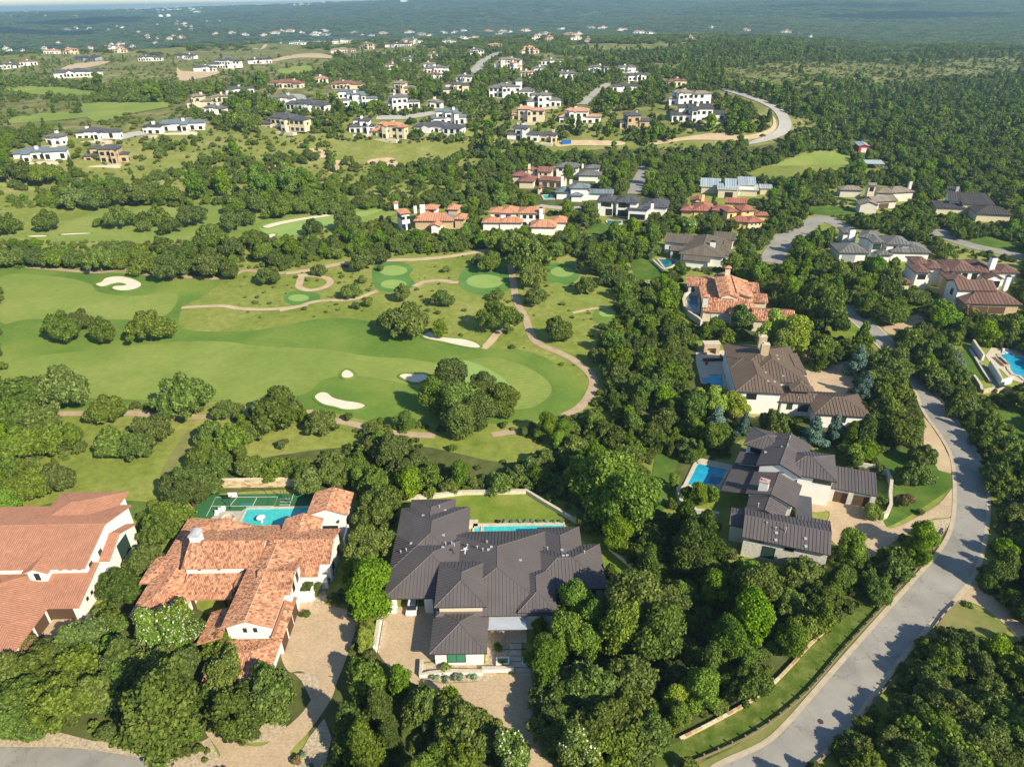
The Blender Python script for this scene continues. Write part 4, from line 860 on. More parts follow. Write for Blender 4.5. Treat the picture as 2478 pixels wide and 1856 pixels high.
b = MB(hp,0,'dark_metal'); b.tube([(hp[0],hp[1],0),(hp[0],hp[1],2.9),(hp[0]+.9,hp[1]+.2,3.2)],.09); b.build('post', e); b = MB(hp,0,'white_metal'); b.box(hp[0]+.1,hp[1]+.3,2.9,hp[0]+1.9,hp[1]+.36,4.0); b.build('backboard', e)
b = MB(hp,0,'red_paint'); b.tube([(hp[0]+1+.25*math.cos(a),hp[1]+.65+.25*math.sin(a),3.1) for a in [i*.785 for i in range(9)]],.025,4); b.build('rim', e)
e = empty('court_wall', (-57,117,0), 0, 'tan stone block wall along the far side of the sport court', 'wall')
b = MB((-57,117,0),0,'limestone'); b.box(-66.6,117.1,0,-46.6,117.3,2.3); b.build('wall_core', e)
cols = [new_mat('stone_%s' % n, .9)[0] for n in ('pale','tan','buff','rust')]
for mt, c in zip(cols, ((.58,.48,.31),(.52,.40,.23),(.64,.55,.38),(.42,.25,.13))): mt.node_tree.nodes['Principled BSDF'].inputs['Base Color'].default_value = (*c,1)
sm = []
for mt in cols: b = MB(mats=mt); b.box(0,0,0,.93,.16,.24); sm.append(b.mesh('stone'))
for r_ in range(8):
    for k in range(21):
        o = bpy.data.objects.new('stone', rnd.choice(sm[:3]*3+sm[3:])); link(o, e); o.location = (-66.9+k*.96+(r_%2)*.3+57-0.0, -.07-rnd.random()*.05, r_*.285+.02)
e = empty('court_fence', (*W('2',545,240)[:2],0), 0, 'dark timber fence at the end of the sport court', 'fence')
q0, q1 = W('2',530,250), W('2',620,140); n = 9
for i in range(n):
    f = i/(n-1); x, y = q0[0]+(q1[0]-q0[0])*f, q0[1]+(q1[1]-q0[1])*f; b = MB(e.location,0,'wood_brown'); b.box(x-.3,y-.04,0,x+.3,y+.04,2.3); b.build('board', e)
for k in range(4):
    a = W('2',1330+k*30,190+k*15); b = MB(a,0,'dark_metal'); b.tube([a,(a[0],a[1],3.4)],.05); b.build('fence_post', label='thin black post at the corner of the sport court', cat='post', group='thin black posts of the sport court net')
for x, y, lab in ((735,325,'white lounge chair nearest the tile roof beside the patio'),(765,300,'white lounge chair at the back of the round patio'),(795,288,'white lounge chair closest to the basketball hoop')):
    a = W('2',x,y); b = MB(a,0,'white_metal'); b.box(a[0]-.4,a[1]-.4,.25,a[0]+.4,a[1]+.35,.4); b.box(a[0]-.4,a[1]+.25,.4,a[0]+.4,a[1]+.4,1.0); b.build('lounge_chair', label=lab, cat='chair')
a = W('2',835,360); b = MB(a,0,'coping'); b.strip([(a[0]+1.3*math.cos(t*.5),a[1]+1.3*math.sin(t*.5)) for t in range(14)],.35,0,.45); b.cyl(a[0],a[1],0,.35,.5,n=8); b.build('fire_pit', label='round stone fire pit seat on the patio', cat='fire pit')

# === 3: the left tile house
h = House('left_tile_house', 'white two storey house with flat terracotta tile roofs and tall gable walls', (-82,88,0), 'white_stucco', 'clay_flat', 'tile', trim='roof_trim_terra'); h.rows = 1.15
M1 = h.block(-101,86.4,-73.2,103,7.0,'gx',.31); h.block(-88.5,95.5,-75.6,107,7.1,'hip',.40); NE = h.block(-82,96,-74.0,102.5,7.0,'sW',.25,wall=False) if False else None
L1 = h.block(-83.5,81.0,-72.4,89.0,3.5,'sS',.30); W1 = h.block(-94,72.5,-77.6,92,3.5,'hip',.36,wall=True); D1 = h.block(-83.3,85.4,-79.0,93,6.95,'gy',.45,gover=.25)
E1 = h.block(-76,90.3,-71.6,100,4.9,'gx',.42); h.block(-108,78,-90,97,5.5,'hip',.36)
h.win(D1,'S',-81.1,5.2,.9,1.5,2,3); h.wins(M1,'S',(-78.0,-76.4,-74.8),6.0,.7,.7); h.wins(M1,'E',(88.4,91.5,94.4),4.6,1.0,1.8,rows=3,gl='green_glass'); h.win(E1,'E',95.4,1.6,3.4,3.6,4,4,gl='green_glass')
h.wins(L1,'E',(84.2,85.6,87.0),1.8,.6,.7); h.win(L1,'S',-76.2,.1,4.2,2.7,door='wood_brown')
for y in (76,79.4,82.8): h.win(W1,'E',y,.1,2.9,2.5,door='wood_brown')
h.finish()
b = MB(h.org,0,'concrete'); q = [W('A',*p)[:2] for p in ((230,900),(300,830),(600,860),(560,940),(400,960),(240,1000))]
flat('driveway', q, 'pavers', 3)

# === 4: dark metal gabled house by the road bend
h = House('gabled_metal_house', 'white house of stepped gables under dark standing seam roofs beside the bend of the road', (52,104,0), 'white_stucco', 'dark_standing_seam', 'seam', ang=-30); h.seam = .62; h.seamw = 1.6
G1 = h.block(-13.5,121.9,-4.8,134.5,7.0,'gy',.40); N1_ = h.block(-17.5,128.2,-9.5,136,7.0,'hip',.3); G2 = h.block(-13.6,114.4,-4.3,122.3,5.0,'gy',.32); h.block(-18.3,115.0,-13.3,129,3.5,'sW',.2,wall=False); G3 = h.block(-12.6,110.0,-5.6,114.8,4.5,'gy',.37)
h.block(-18,124.5,-10,130,4.5,'sW',.2)
XG = h.block(12.5,121.8,23.1,131.3,6.8,'hip',.36,ang=-20); GA = h.block(19.2,124.2,31.2,130.4,3.5,'sS',.22,ang=-20,over=.45)
SWH = h.block(6.6,101.9,21.4,110.4,5.0,'gx',.38,ang=-20,wm='pale_stone',name='stone_wall'); h.block(4.2,105.3,9,110.5,4.4,'gx',.3,ang=-20); h.block(16,107,21.7,111.4,5.05,'sN',.1,ang=-20,wall=True)
flatr = h.block(16.0,112,19.0,120,3.4,'flat',ang=-20,wall=True,rm='roof_charcoal'); 
for x in (21.5,25.0,28.6): h.win(GA,'S',x,.05,2.9,2.5,door='wood_brown')
h.win(XG,'S',20.6,5.2,3.4,1.3,3,1,gl='green_glass'); h.win(SWH,'S',11.5,.8,2.2,2.6,1,1,gl='green_glass'); h.win(SWH,'S',9.2,4.0,2.6,.8,2,1); h.win(SWH,'S',14.8,3.4,1.6,1.4); h.win(N1_,'S',-14.9,5.2,2.2,1.3,1,1); h.win(G1,'E',123,4.6,1.8,1.4)
h.win(G3,'E',112.4,1.4,1.4,1.8)
h.chimney(-10.7,116.0,4.5,8.0,1.7,1.3,cap='pink_metal'); h.finish()
for i,(x,y) in enumerate(((975,745),(1155,770),(1350,810),(1570,800))):
    a = W('4',x,y); b = MB(h.org,math.radians(-20),'pale_stone'); X=a[0]*math.cos(math.radians(-20))+a[1]*math.sin(math.radians(-20)); Yv=-a[0]*math.sin(math.radians(-20))+a[1]*math.cos(math.radians(-20)); b.box(X-.45,124.1,0,X+.45,124.75,3.2); b.build('garage_pier', h.root)
vents(h, [W('4',*p,z)[:2]+(hh,) for p,z,hh in (((600,1120),6.5,.6),((500,1090),6,.3),((705,1140),6.5,.9),((600,1240),5.5,.2),((605,1165),6,.2),((910,1235),5.8,.2),((915,1310),5.4,.2),((410,905),5.2,.9),((720,275),8.4,.6),((655,290),8,.3),((740,200),8.5,.9),((490,320),7.5,.2))])
pool('blue raised pool with a square spa beside the gabled house', [W('D',*p)[:2] for p in ((235,1140),(405,1180),(350,1275),(300,1262),(175,1262))], 'pool_blue', cw=.9)
a = [W('D',*p)[:2] for p in ((310,1215),(378,1225),(355,1258),(300,1245))]; b = MB((a[0][0],a[0][1],0),0,'pool_deep'); b.prism(a,.1,.32); b.build('spa', label='square dark spa in the corner of the raised pool', cat='spa')
flat('patio', [W('D',*p)[:2] for p in ((150,1280),(230,1110),(420,1150),(440,1170),(380,1290),(250,1300))], 'coping', 2)
CLEAR.append(cp('D',[(130,1290),(230,1100),(440,1150),(380,1290),(360,1420),(130,1360)]))
wall_thing('rough white stone retaining wall curving below the raised pool', [W('D',*p)[:2] for p in ((132,1300),(150,1370),(230,1420),(350,1440))], .6, 1.6, 'pale_stone')
wall_thing('pale stone wall curving round the end of the garage', [W('D',*p)[:2] for p in ((1090,1170),(1180,1185),(1240,1210),(1262,1260),(1255,1330),(1258,1390),(1240,1430),(1210,1445))], .5, 1.5, 'pale_stone')

# === 5: brown metal hip roof with paved court
h = House('brown_roofed_house', 'white house with broad brown standing seam hip roofs and two stone chimneys', (56,155,0), 'white_stucco', 'brown_standing_seam', 'seam', ang=-8.5); h.seam = .80; h.seamw = 2.2
MH = h.block(32.6,149.6,43.9,168.0,6.4,'hip',.36); h.block(35.6,155.6,50.6,176.0,6.42,'hip',.33); h.block(32.7,158,48,175.9,6.38,'hip',.34); h.block(46.5,160.6,51.6,172.5,6.3,'hip',.3); h.block(32.9,161.6,41.8,168,6.5,'hip',.38,wall=False); DR = h.block(36.4,161.2,43,165.4,7.3,'hip',.36)
SW_ = h.block(43.3,149.9,52.8,158.5,4.1,'hip',.36); h.block(47.5,150.3,60,156.2,3.9,'gx',.33,wall=True); EW = h.block(50.2,145.1,63.0,155.8,4.0,'hip',.35); h.block(46,152,51.3,160,6.0,'hip',.3,wall=False)
h.win(MH,'S',36.6,4.0,2.4,1.6,1,1); h.wins(SW_,'S',(46,),1.6,1.3,1.7,gl='green_glass'); h.win(SW_,'S',49.2,1.2,2.4,2.0,1,1,gl='green_glass'); h.win(EW,'S',56.2,1.6,3.2,1.6,2,1,gl='green_glass'); h.win(DR,'S',38.2,7.0,1.8,.5,2,1)
h.chimney(41.6,166.2,8,11.6,2.0,1.6,'tan_stone','coping'); h.chimney(41.9,171.3,7.5,11.4,2.0,1.6,'tan_stone','coping'); h.finish()
vents(h, [W('5',*p,8)[:2]+(hh,) for p,hh in (((915,550),.2),((995,530),.2),((890,450),.2),((1010,290),.15),((1025,330),.15),((1090,470),.15),((1105,518),.15))]+[W('5',1430,740,5)[:2]+(.5,), W('5',1260,715,5.5)[:2]+(.3,)])
flat('patio', [W('5',*p)[:2] for p in ((110,250),(190,230),(440,220),(560,680),(450,660),(270,600),(170,590),(110,360))], 'coping', 3); CLEAR.append(cp('5',[(90,170),(380,160),(420,240),(560,690),(450,660),(160,600),(100,500)]))
pool('blue L shaped pool on the terrace of the brown roofed house', [W('5',*p)[:2] for p in ((160,535),(245,535),(255,495),(410,497),(430,640),(270,610),(175,590))], 'pool_blue', cw=.5)
e = empty('outdoor_fireplace', W('5',275,250), 0, 'tan stone outdoor fireplace at the top of the pool terrace', 'fireplace'); a = W('5',195,270); c = W('5',370,270)
b = MB(e.location,0,'tan_stone'); b.box(a[0],a[1],0,a[0]+1,a[1]+2.2,3.2); b.box(c[0]-1,a[1],0,c[0],a[1]+2.2,3.2); b.box(a[0]+1,a[1],2.0,c[0]-1,a[1]+2.2,3.2); b.box(a[0]+1,a[1]+1.4,0,c[0]-1,a[1]+2.2,2.0); b.build('surround', e); b = MB(e.location,0,'coping'); b.box(a[0]-.15,a[1]-.15,3.2,c[0]+.15,a[1]+2.35,3.4); b.build('mantel', e)
a = W('5',285,320); e = empty('outdoor_sofa', a, 0, 'dark outdoor sofa set on the pool terrace', 'sofa'); b = MB(a,0,'cushion'); b.box(a[0]-2.6,a[1]-1.2,.1,a[0]+2.6,a[1]+.2,.5); b.build('seat', e); b = MB(a,0,'dark_metal'); b.box(a[0]-2.7,a[1]-1.5,0,a[0]+2.7,a[1]-1.2,.95); b.box(a[0]+2.6,a[1]-1.2,0,a[0]+2.9,a[1]+1.2,.95); b.build('backrest', e)
for x,y,lab in ((225,395,'closed red parasol lying by the dark sofa'),(510,660,'closed red parasol at the lower corner of the pool')): a = W('5',x,y); b = MB(a,0,'red_paint'); b.cyl(a[0],a[1],.6,2.6,.45,.1,6); b.tube([(a[0],a[1],0),(a[0],a[1],2.9)],.05); b.build('parasol', label=lab, cat='parasol')
for i,(x,y) in enumerate(((465,555),(470,575),(475,600))): a = W('5',x,y); b = MB(a,-.15,'car_white'); b.setang(0); b.box(a[0]-.9,a[1]-.3,.2,a[0]+.7,a[1]+.3,.35); b.box(a[0]+.5,a[1]-.3,.35,a[0]+.9,a[1]+.3,.8); b.build('sun_lounger', label=('farthest','middle','nearest')[i]+' of three pale loungers at the pool under the brown roof', cat='lounger')

# === 6: terracotta house with round pool
h = House('stone_tile_house', 'tan and pale stone house with orange ribbed tile roofs and a curved pool wall', (75,212,0), 'cream_stucco', 'clay_barrel', 'barrel', ang=-10, trim='roof_trim_terra'); h.rows = 1.7
C1 = h.block(30.4,210.9,36.6,231,6.6,'gy',.38); h.block(36,214,41.5,229.5,5.6,'sE',.3); h.block(25.5,213,31,230,3.9,'sW',.22); NWb = h.block(21.4,226.5,31,235.5,4.2,'hip',.3,wm='pale_stone',name='stone_wall'); NEb = h.block(38.4,222,44.6,230.3,4.8,'gx',.34)
EE = h.block(38,214.4,46.2,221.6,4.2,'gx',.34); SEb = h.block(39.5,200.0,52.2,209.5,4,'gx',.36); FR = h.block(27.2,205.2,40,212,3.9,'sS',.3,wm='pale_stone',name='stone_wall'); SWb = h.block(25.0,205.3,30,212.5,4.0,'gx',.34)
h.block(33,203,41.5,213,4.2,'hip',.3)
h.win(C1,'S',33.2,4.4,3.4,1.6,3,1); h.wins(NWb,'S',(23.6,28.5),1.6,1.1,1.9); h.win(NEb,'S',41.8,1.4,1.4,1.5)
h.chimney(34.2,227.5,8,10.2,1.6,1.4,cap='roof_trim_terra',style='roof'); h.chimney(25.8,207.5,0,7.6,1.7,1.5,'pale_stone',cap='roof_trim_terra',style='roof'); h.finish()
e = pool('round blue vanishing edge pool behind a curved stone wall', [W('6',*p)[:2] for p in ((320,570),(250,610),(230,700),(270,800),(340,870),(440,890),(450,700),(450,600))], 'pool_deep', z=.6)
wall_thing('curved rough stone wall holding the round pool', [W('6',*p)[:2] for p in ((290,580),(200,620),(165,720),(190,850),(260,930),(330,980),(420,1040),(490,1100))], .7, 2.0, 'pale_stone')
CLEAR.append(cp('6',[(150,600),(300,560),(480,600),(490,1110),(320,1060),(160,850)]))
# ------------------------------------------------------------------ trees
def crown_arrays(seed, n, ls, shape, nl):
    """leaf clumps on the skins of many small lobes; unit crown radius"""
    r = np.random.RandomState(seed); L = []
    for i in range(nl):
        a = r.rand()*6.283
        if shape == 'oak': q = math.sqrt((i+.5)/nl); z = .36+.90*(1-q*q*.75)*(.55+.45*r.rand()); rad = q*.76; lr = .13+.13*r.rand()
        elif shape == 'cedar': f = (i+.5)/nl; z = .15+1.9*f; rad = (1-f)**.75*.62*r.rand()**.5; lr = .17+.16*(1-f)+.05*r.rand()
        elif shape == 'spruce': f = (i+.5)/nl; z = .12+2.1*f; rad = (1-f)*.75*(.5+.5*r.rand()); lr = .12+.18*(1-f)
        elif shape == 'tall': f = r.rand(); z = .45+1.5*f; rad = math.sqrt(max(.05, 1-(2*f-1)**2))*.72*r.rand()**.5; lr = .22+.14*r.rand()
        elif shape == 'round': q = r.rand()**.5; z = .5+.5*math.sqrt(1-q*q)*(.4+.6*r.rand()); rad = q*.62; lr = .3
        elif shape == 'patch': q = math.sqrt((i+.5)/nl); z = .35+.35*r.rand(); rad = q*.85; lr = .16+.16*r.rand()
        L.append((math.cos(a*1+i*2.4)*rad, math.sin(a*1+i*2.4)*rad, z, lr))
    L = np.array(L); L[:,:2] *= (1+.16*r.normal(size=(nl,1))); L[:,2] += .06*r.normal(size=nl)*(L[:,2] > .5); L[:,0] *= 1+.10*r.normal(); w = L[:,3]**2; w = w/w.sum()
    k = r.choice(nl, int(n*1.9), p=w); d = r.normal(size=(len(k),3)); d[:,2] += .25; d /= np.linalg.norm(d, axis=1)[:,None]
    jit = 1+.55*(r.rand(len(k))-.42)
    p = L[k,:3]+d*(L[k,3]*jit)[:,None]*np.array([1,1,.85])
    dist = np.linalg.norm(p[:,None,:]-L[None,:,:3], axis=2)-L[None,:,3]*.80
    ok = (dist.min(1) > -.02) | (r.rand(len(k)) < .05)
    p, d = p[ok][:n], d[ok][:n]
    nrm = d+r.normal(size=d.shape)*.62+np.array([0,0,.12]); nrm /= np.linalg.norm(nrm, axis=1)[:,None]
    t = np.cross(nrm, r.normal(size=d.shape)); t /= np.linalg.norm(t, axis=1)[:,None]; b = np.cross(nrm, t)
    s = ls*(.6+.8*r.rand(len(p)))[:,None]
    V = np.concatenate([p-t*s*.62-b*s*.15, p-b*s*.5+t*s*.1, p+t*s*.62+b*s*.1, p+b*s*.48-t*s*.12], 1).reshape(-1, 3)
    return L, V
def crown_mesh(name, seed, n, ls, shape, nl, mat, core=True, blossom=None, bn=0):
    L, V = crown_arrays(seed, n, ls, shape, nl); nf = len(V)//4; F = np.arange(nf*4).reshape(-1, 4).tolist(); V = V.tolist(); mi = [0]*nf
    if blossom:
        r = random.Random(seed)
        for k in r.sample(range(nf), min(nf, bn)):
            if V[k*4][2] > .8: mi[k] = 1
    if core:
        b = MB()
        for x, y, z, lr in L: b.ball(x, y, z, lr*.60, lr*.60, lr*.52, 5, 4)
        o = len(V); V += b.v; F += [[q+o for q in f] for f in b.f]; mi += [0]*len(b.f)
    me = bpy.data.meshes.new(name); me.from_pydata(V, [], F); me.materials.append(M[mat])
    if blossom: me.materials.append(M[blossom]); me.polygons.foreach_set('material_index', mi)
    return me
def trunk_mesh(seed, shape, bark='bark'):
    r = random.Random(seed); b = MB(mats=bark)
    if shape in ('oak', 'tall', 'round'):
        for k in range(r.choice((1,2,3)) if shape == 'oak' else 1):
            a = r.random()*6.28; q = .10 if shape == 'oak' else .02
            m = (math.cos(a)*.14, math.sin(a)*.14, .38); b.tube([(math.cos(a)*q*.3, math.sin(a)*q*.3, 0), (m[0]*.6, m[1]*.6, .2), m], .055, 6, .042)
            for j in range(4):
                c = a+(j-1.5)*.8+r.random()*.3; e = (m[0]+math.cos(c)*.33, m[1]+math.sin(c)*.33, .75+r.random()*.2); f = (e[0]+math.cos(c)*.2, e[1]+math.sin(c)*.2, e[2]+.22)
                b.tube([m, ((m[0]+e[0])/2, (m[1]+e[1])/2, .52), e, f], .036, 5, .012)
    else:
        b.tube([(0,0,0), (.02,.01,1.0), (0,0,1.9)], .05, 6, .01)
        for k in range(6): a = k*1.1; z = .4+k*.22; b.tube([(0,0,z), (math.cos(a)*.3, math.sin(a)*.3, z+.08)], .018, 4, .008)
    return b.mesh('trunk')
KINDS = {  # shape, material, height of the crown centre, leaf counts and sizes near / middle / far
 'oak': ('oak', 'leaf_oak', 46, .90), 'cedar': ('cedar', 'leaf_cedar', 34, 1.0), 'bright': ('tall', 'leaf_bright', 34, 1.10), 'spruce': ('spruce', 'leaf_blue', 26, 1.0),
 'yellow': ('tall', 'leaf_yellow', 20, 1.1), 'scrub': ('round', 'leaf_scrub', 9, .7), 'ash': ('tall', 'leaf_oak', 38, 1.15), 'blossom': ('tall', 'leaf_bright', 18, 1.1), 'pink': ('round', 'leaf_oak', 10, .8),
 'palo': ('round', 'leaf_yellow', 14, .8), 'silver': ('round', 'leaf_silver', 10, .7)}
LOD = {0: (9500, .078, 3), 1: (3200, .115, 3), 2: (520, .24, 3)}
PRO = {}
def proto(kind, lod):
    if (kind, lod) in PRO: return PRO[kind, lod]
    sh, mt, nl, zc = KINDS[kind]; n, ls, nv = LOD[lod]
    if kind in ('scrub', 'silver', 'pink', 'palo'): n = int(n*.5); ls *= 1.2
    if lod == 2: nl = max(6, nl//3)
    bl = {'blossom': 'blossom_white', 'pink': 'blossom_pink'}.get(kind)
    out = []
    for v in range(nv):
        sd = sum(map(ord, kind))*31+lod*7+v*101
        out.append((crown_mesh('crown', sd, n, ls, sh, nl+v*2, mt, True, bl, n//(9 if bl == 'blossom_white' else 4)), trunk_mesh(sd, sh)))
    PRO[kind, lod] = out; return out
PLANTED = []
NTH = ['first','second','third','fourth','fifth','sixth','seventh','eighth','ninth','tenth','eleventh','twelfth','thirteenth','fourteenth','fifteenth','sixteenth','seventeenth']
NT = {'n': 0}
NAMES = {'oak': ('live_oak', 'tree'), 'cedar': ('cedar_tree', 'tree'), 'bright': ('leafy_tree', 'tree'), 'spruce': ('blue_cypress', 'tree'), 'yellow': ('yellow_green_tree', 'tree'), 'scrub': ('shrub', 'shrub'), 'ash': ('tall_oak', 'tree'),
 'blossom': ('flowering_tree', 'tree'), 'pink': ('flowering_shrub', 'shrub'), 'palo': ('palo_verde', 'tree'), 'silver': ('silver_shrub', 'shrub')}
def tree(kind, x, y, R, lod, label, group=None, zs=1.0):
    z = float(hgt(x, y)); NT['n'] += 1; k = NT['n']
    cm, tm = proto(kind, lod)[k % 3]
    nm, cat = NAMES[kind]; e = empty(nm, (x, y, z-.05), (k*2.399) % 6.283, label, cat, group); j = 1+.12*math.sin(k*1.7)
    e.scale = (R*j*.92, R/j*.92, R*zs*(1+.1*math.cos(k*2.3)))
    c = bpy.data.objects.new('crown', cm); link(c, e)
    if R*1651/max(60, math.hypot(x, y)) > 9: t = bpy.data.objects.new('trunk', tm); link(t, e)
    PLANTED.append((x, y, R)); return e
def crown_at(c, x, y, r, zc):
    """where a crown seen at a place with a radius in the photograph stands, and how big it is"""
    px, py = P(c, x, y); rp = r*CR[c][2]*1.1; R = 3.0
    for _ in range(6): g = un(px, py, R*zc); R = rp*pj(*g)[2]/FPX
    return g[0], g[1], R
def T(c, kind, pts, label, group=None, zs=1.0, lod=None):
    """trees at pixel places; labels may carry one text for each"""
    if isinstance(label, str) and len(pts) > 1:
        od = sorted(range(len(pts)), key=lambda i: pts[i][0]); rk = {i: k for k, i in enumerate(od)}; L_ = len(pts)
        label = [label + ', ' + ('leftmost' if rk[i] == 0 else 'rightmost' if rk[i] == L_-1 else NTH[rk[i]] + ' from the left') for i in range(L_)]
    for i, p in enumerate(pts):
        x, y, R = crown_at(c, p[0], p[1], p[2], KINDS[kind][3]*zs); d = math.hypot(x, y)
        tree(kind, x, y, R, lod if lod is not None else (0 if R*1651/d > 28 else 1), label[i] if isinstance(label, (list, tuple)) else label, group if not isinstance(label, (list, tuple)) or group else None, zs)
# --- trees one can tell apart
T('E','oak',[(350,580,128),(475,555,92)],['broad olive green oak on the fairway, farthest left of the open group of three','small oak growing into the broad olive oak on the fairway'])
T('E','oak',[(635,622,105),(895,580,140)],['middle oak of the open group on the fairway','round dark oak on the right of the open group on the fairway'])
T('E','oak',[(380,960,165),(650,1105,120),(1115,1000,190),(1395,1115,75)],['big oak with three pale trunks above the cart path at the edge of the fairway','thin leaning oak with bare grey limbs across the tan cart path','large solitary oak with bare white limbs showing through its crown','small round oak standing between the large oak and the bunker wood'])
T('E','oak',[(1700,1085,185),(1985,1180,105)],['dense oak clump left of the wide sand bunker','oak below the wide sand bunker beside the cart path'])
T('E','oak',[(910,1235,125),(680,1290,135),(830,1325,115)],['upper right oak of the thicket in the rough','left oak of the thicket in the rough','lower oak of the thicket in the rough'])
T('E','oak',[(120,1010,150),(200,1140,150),(60,1150,150),(320,1280,140),(120,1300,160),(20,1010,110),(400,1330,60),(490,1345,50)],'dark oak of the dense wood left of the fairway','oaks of the dense wood left of the fairway')
T('E','scrub',[(1745,1335,42),(2010,1390,30)],['lone round bush in the rough above the sport court','tiny bush in the rough to the right of the lone round bush'])
T('E','oak',[(210,1560,130),(320,1540,120),(60,1600,110)],'oak in the rough above the left tile roofs','oaks above the left tile house')
T('E','oak',[(1290,1260,105),(1420,1290,125),(1540,1235,90),(1250,1400,115),(1350,1440,105),(1150,1520,125),(1040,1595,100),(1250,1560,115),(1180,1620,100)],'oak of the diagonal hedge row above the sport court','oaks of the diagonal hedge row')
T('E','oak',[(1540,1475,100),(1700,1462,105),(1850,1500,88)],'dark oak just behind the sport court wall','oaks behind the sport court')
T('E','bright',[(1480,1400,50),(1340,1500,45),(1880,1560,60)],['yellow green bush beside the diagonal hedge row','pale green bush low in the diagonal hedge row','light green bush at the corner of the sport court wall'])
T('E','oak',[(50,172,78),(200,168,78),(340,172,78),(460,170,84),(600,185,96),(720,140,70),(850,140,76),(860,228,68),(1040,220,108),(1150,130,80),(1000,110,78),(1280,200,108),(1400,240,80),(1430,110,78),(1640,280,78),(1700,190,68)],'oak of the long tree line across the golf course','oaks of the tree line between the fairways')
T('E','oak',[(1300,35,100),(1565,50,72),(1620,140,80),(1970,250,48)],['tall oak with a pale trunk above the tree line','upright oak beside the small bunker','oak between the upright oak and the tree line','small oak next to the loop in the cart path'])
T('F','oak',[(385,375,68),(700,395,68),(935,420,72),(730,550,140),(625,560,85)],['small oak on the dirt track below the path loop','oak touching the paired tee greens','thin grey oak in the meadow right of the paired tees','large grey green oak with a white trunk above the long bunker','darker half of the large oak above the long bunker'])
T('F','oak',[(1275,402,48),(1290,530,118),(1240,195,82),(1165,190,45)],['very small oak below the round tee green','spreading oak between the cart path and the long bunker','oak above the round tee green with a dark shadow','low branchy oak behind the round tee green'])
T('F','oak',[(1500,285,88),(1520,392,90),(1835,340,72),(1860,190,95),(1655,600,108)],['dark oak on the right of the straight cart path','oak with a forked white trunk right of the cart path','round dark oak beside the upper right tee','grey oak above the upper right tee','large grey round oak inside the bend of the cart path'])
T('F','oak',[(1490,150,138),(1390,90,105),(540,145,88),(450,185,82),(1840,80,70)],'oak at the head of the straight cart path','oaks at the head of the cart path')
T('F','scrub',[(965,255,32),(1360,635,30),(1700,675,36),(560,250,30),(490,460,40),(410,480,36),(1010,1360,35),(450,320,36)],'small bush in the meadow round the tees','bushes in the meadow of the tees')
T('F','ash',[(990,920,125),(890,1050,105),(1050,1080,130),(1200,980,90),(1310,1080,100),(1060,1190,115),(1180,1150,110),(1160,1060,100)],'tall dark oak of the big clump hiding the green','tall oaks of the clump beside the green',zs=.9)
T('F','bright',[(715,1190,62),(1600,1230,70),(1690,1250,60),(1540,1270,40),(1660,1320,50)],['slender pale tree between the bunkers and the cart path','light green tree below the end of the cart path','second light tree below the end of the cart path','bright bush in the scrub under the cart path','bright rounded bush at the edge of the dark wood'])
T('F','oak',[(620,1340,140),(270,1470,125),(400,1460,100),(120,1540,120),(520,1570,130),(700,1500,110)],'grey green oak in the scrub behind the pools','oaks in the scrub behind the pools')
CR['X'] = (0, 380, .7553)
T('X','oak',[(145,190,48),(20,212,36),(380,180,46),(540,210,36),(500,182,36),(605,172,48),(735,190,48),(780,188,32),(745,140,42),(815,140,40),(670,245,52),(815,245,36),(1000,220,32),(1110,192,46),(455,190,30)],['solitary spreading oak on the pale green near the windmill','dark oak at the edge below the windmill','dark oak with a small bush at its left foot','small oak right of the paired rough trees','oak in the middle of the upper course','round oak standing apart on the upper fairway','large oak above the dirt patch','right half of the oak above the dirt patch','oak at the end of the upper tree line','oak above the curved bunker','large low branched oak below the upper fairway','upright oak left of the small sand bunker','grey oak below the long curved bunker','oak beside the tiled villa meadow','left of the trees in the middle of the upper course'])
T('X','scrub',[(455,222,26),(318,208,22),(345,216,16)],['bush under the middle oaks of the upper course','round bush at the foot of the dark oak','smaller bush at the foot of the dark oak'])
T('X','oak',[(900,155,42),(940,147,38),(985,135,36),(1025,125,34),(870,165,30),(1090,135,28),(1150,135,26)],'oak of the short tree line above the curved bunker','oaks of the tree line above the curved bunker')
T('X','oak',[(230,120,48),(160,112,42),(300,120,48),(370,112,46),(430,110,46),(100,110,46),(50,120,40),(490,100,42),(545,108,42)],'dark oak of the long row behind the pale green','oaks of the row behind the pale green')
T('X','bright',[(625,95,36),(710,82,36),(820,82,36),(920,76,38),(990,82,32),(870,90,28)],'light green tree of the row under the limestone slope','light green trees under the limestone slope')
# in front of and between the near houses
T('A','bright',[(35,275,80)],['pale green tree beside the left tile roofs'])
T('A','oak',[(625,665,118),(770,535,105),(830,395,110),(885,300,105),(950,200,90),(1060,130,60)],['round oak against the white gable wall of the left house','oak in the row between the two tile houses','third oak of the row between the two tile houses','fourth oak of the row between the two tile houses','fifth oak of the row between the two tile houses','oak at the left end of the sport court wall'])
T('A','oak',[(400,960,135),(640,1060,140),(400,1100,160),(210,1090,140),(60,1120,130),(110,1250,160),(310,1290,175),(490,1250,160),(620,1170,140),(790,1110,140),(950,1100,130),(50,1390,110),(1200,1120,130),(180,1400,120),(700,1270,120),(1180,1010,100)],'dark oak of the grove before the tile houses','oaks of the grove in front of the tile houses')
T('A','blossom',[(920,850,130),(790,930,105),(900,960,115),(1010,930,90)],['large crape myrtle with pale blossom over the tiled porch','lower left crape myrtle in front of the tiled porch','middle crape myrtle in front of the tiled porch','right crape myrtle next to the long gable roof'])
T('A','bright',[(880,1400,215)],['bright green spreading tree at the edge of the street'])
